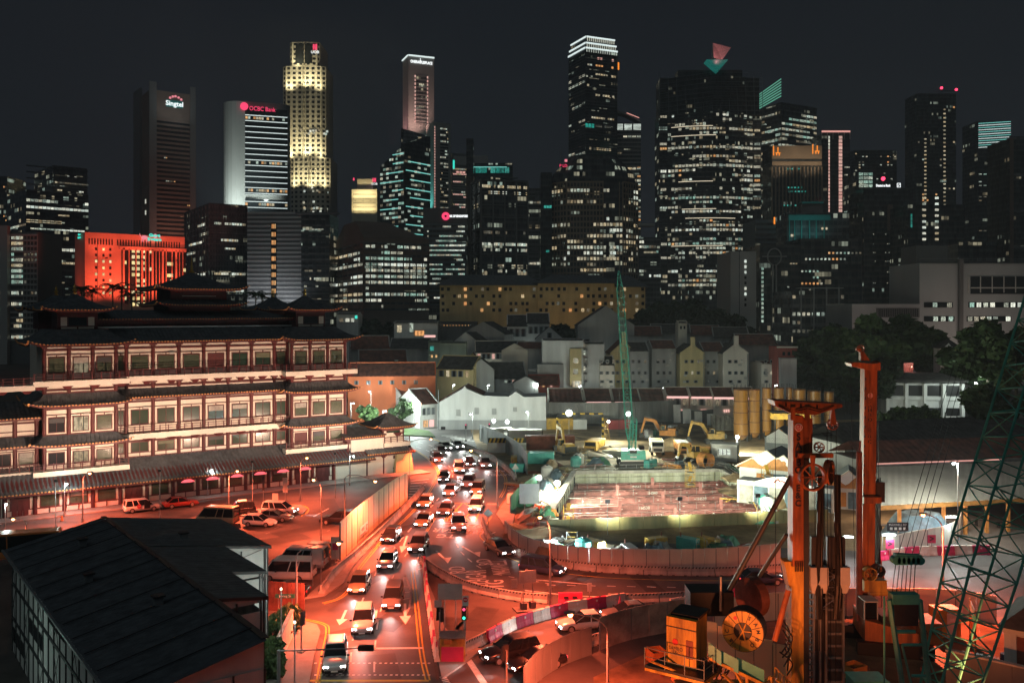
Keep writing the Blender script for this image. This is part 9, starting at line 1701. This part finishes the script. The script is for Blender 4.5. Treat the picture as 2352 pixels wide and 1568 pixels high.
# compound ground, stores, sheds
sheet('rig_compound',[(6,66,0),(11,71,0),(20,76,0),(34,79,0),(48,79,0),(46,40,0),(4,40,0)],'wet_mud',.002)
hoarding('compound_hoarding','orange-lit steel hoarding behind the second rig along the road',px([(1640,1442),(1760,1425),(1900,1415),(2040,1412),(2190,1416),(2330,1440)]),2.4,'hoarding',1.6)
q=random.Random(21)
cnt=dict(pipe=-1,crate=-1,beam=-1,drum=-1)
for i,p in enumerate(sorted([Vector((q.uniform(7,40),q.uniform(54,70),0)) for _ in range(34)],key=lambda v:v.x/v.y)):
    k_=q.choice(['pipe','crate','beam','drum']);cnt[k_]+=1
    r=thing({'pipe':'steel_pipe','crate':'steel_crate','beam':'steel_beam','drum':'oil_drum'}[k_],f'{ordn[cnt[k_]]} '+{'pipe':'rusty steel pipe from the left, lying in the rig compound','crate':'open steel crate from the left in the rig compound','beam':'short steel beam from the left, lying in the rig compound','drum':'oil drum from the left, standing in the rig compound'}[k_],{'pipe':'pipe','crate':'crate','beam':'beam','drum':'drum'}[k_],p,q.uniform(0,3),f'{k_}s in the rig compound')
    if k_=='pipe':MB().tube((-1.6,0,.2),(1.6,0,.2),.18,k=12).build('tube','rust',r);MB().tube((-1.62,0,.2),(-1.55,0,.2),.21,k=12).build('collar','steel_grey',r)
    elif k_=='crate':[cube('side','plant_orange',r,c,s) for c,s in (((0,-.6,.5),(1.4,.05,.9)),((0,.6,.5),(1.4,.05,.9)),((-.7,0,.5),(.05,1.2,.9)),((.7,0,.5),(.05,1.2,.9)))];cube('floor','rust',r,(0,0,.08),(1.4,1.2,.06));cube('contents','frame_dark',r,(.1,0,.35),(.9,.8,.4),(0,0,.4))
    elif k_=='beam':cube('flange','rust',r,(0,0,.3),(3,.3,.04));cube('web','rust',r,(0,0,.16),(3,.04,.3));cube('flange','rust',r,(0,0,.02),(3,.3,.04))
    else:MB().lathe((0,0,0),[(.29,0),(.3,.28),(.28,.3),(.3,.32),(.3,.58),(.28,.6),(.3,.62),(.29,.88),(.2,.88)],14).build('drum',q.choice(['sign_blue','plant_orange','rust']),r);cube('bung','black',r,(.1,0,.9),(.06,.06,.04))
r=thing('site_toilet','orange-lit cabinet with a small window by the compound hoarding','cabin',(xat(2150,76),74.5,0),R(4));cube('case','plant_yellow',r,(0,0,1.2),(2.0,1.4,2.3));cube('door','plaster_cream',r,(.2,-.72,1.1),(.8,.05,1.9));cube('notice','sign_white',r,(.2,-.76,1.5),(.4,.03,.25))
r=thing('cottage','white-walled cottage with a dark roof cut by the right edge','house',(xat(2325,62),62,0),R(-38));cube('wall','plaster_white',r,(4,3,2.6),(9,6,5.2));MB().loft([[(-.8,-.9,5.2),(9.4,-.9,5.2),(9.4,7,5.2),(-.8,7,5.2)],[(2,3,7.4),(7,3,7.4),(7,3.2,7.4),(2,3.2,7.4)]]).build('roof','roof_tile_grey',r);cube('brick_panel','rust',r,(.9,-.05,3.2),(1.2,.1,2.6));[cube('window','glass_dark',r,(x,-.04,3.0),(.7,.1,2.2)) for x in (2.6,3.5,5.4,6.3)];cube('cornice','plaster_white',r,(4,-.2,4.9),(9.3,.5,.3));[cube('pilaster','plaster_white',r,(x,-.08,2.5),(.35,.2,4.8)) for x in (.1,2,4.4,7)]
r=thing('boundary_wall','dark grey boundary wall running down the right edge','wall',(xat(2210,60),60,0),R(-40));[cube('panel','concrete_dark',r,(i*2.0,0,2.0),(1.98,.25,4.0)) for i in range(9)];cube('coping','concrete',r,(8,0,4.06),(18,.4,.12))
r=thing('entrance_gate','orange frame gate by the compound at right','gate',(xat(2240,70),70,0),R(70));[cube('post','plant_orange',r,(x,0,1.8),(.12,.12,3.6)) for x in (0,3)];[cube('bar','plant_orange',r,(1.5,0,z),(3,.08,.08)) for z in (.3,1.2,2.1,3.0,3.5)];[cube('slat','plant_orange',r,(.3+i*.4,0,1.8),(.3,.04,3.2)) for i in range(7)]

# ------------------------------------------------------------------ night haze over the city
tag(MB().box((0,560,155),(1900,1160,320)).build('haze','black'),kind='stuff')
hz=bpy.data.materials.new('haze');hz.use_nodes=True;hz.node_tree.nodes.clear();ho=hz.node_tree.nodes.new('ShaderNodeOutputMaterial');hv_=hz.node_tree.nodes.new('ShaderNodeVolumePrincipled')
hv_.inputs['Density'].default_value=.0002;hv_.inputs['Color'].default_value=(.85,.92,1,1);hz.node_tree.links.new(hv_.outputs[0],ho.inputs['Volume'])
bpy.data.objects['haze'].data.materials[0]=hz
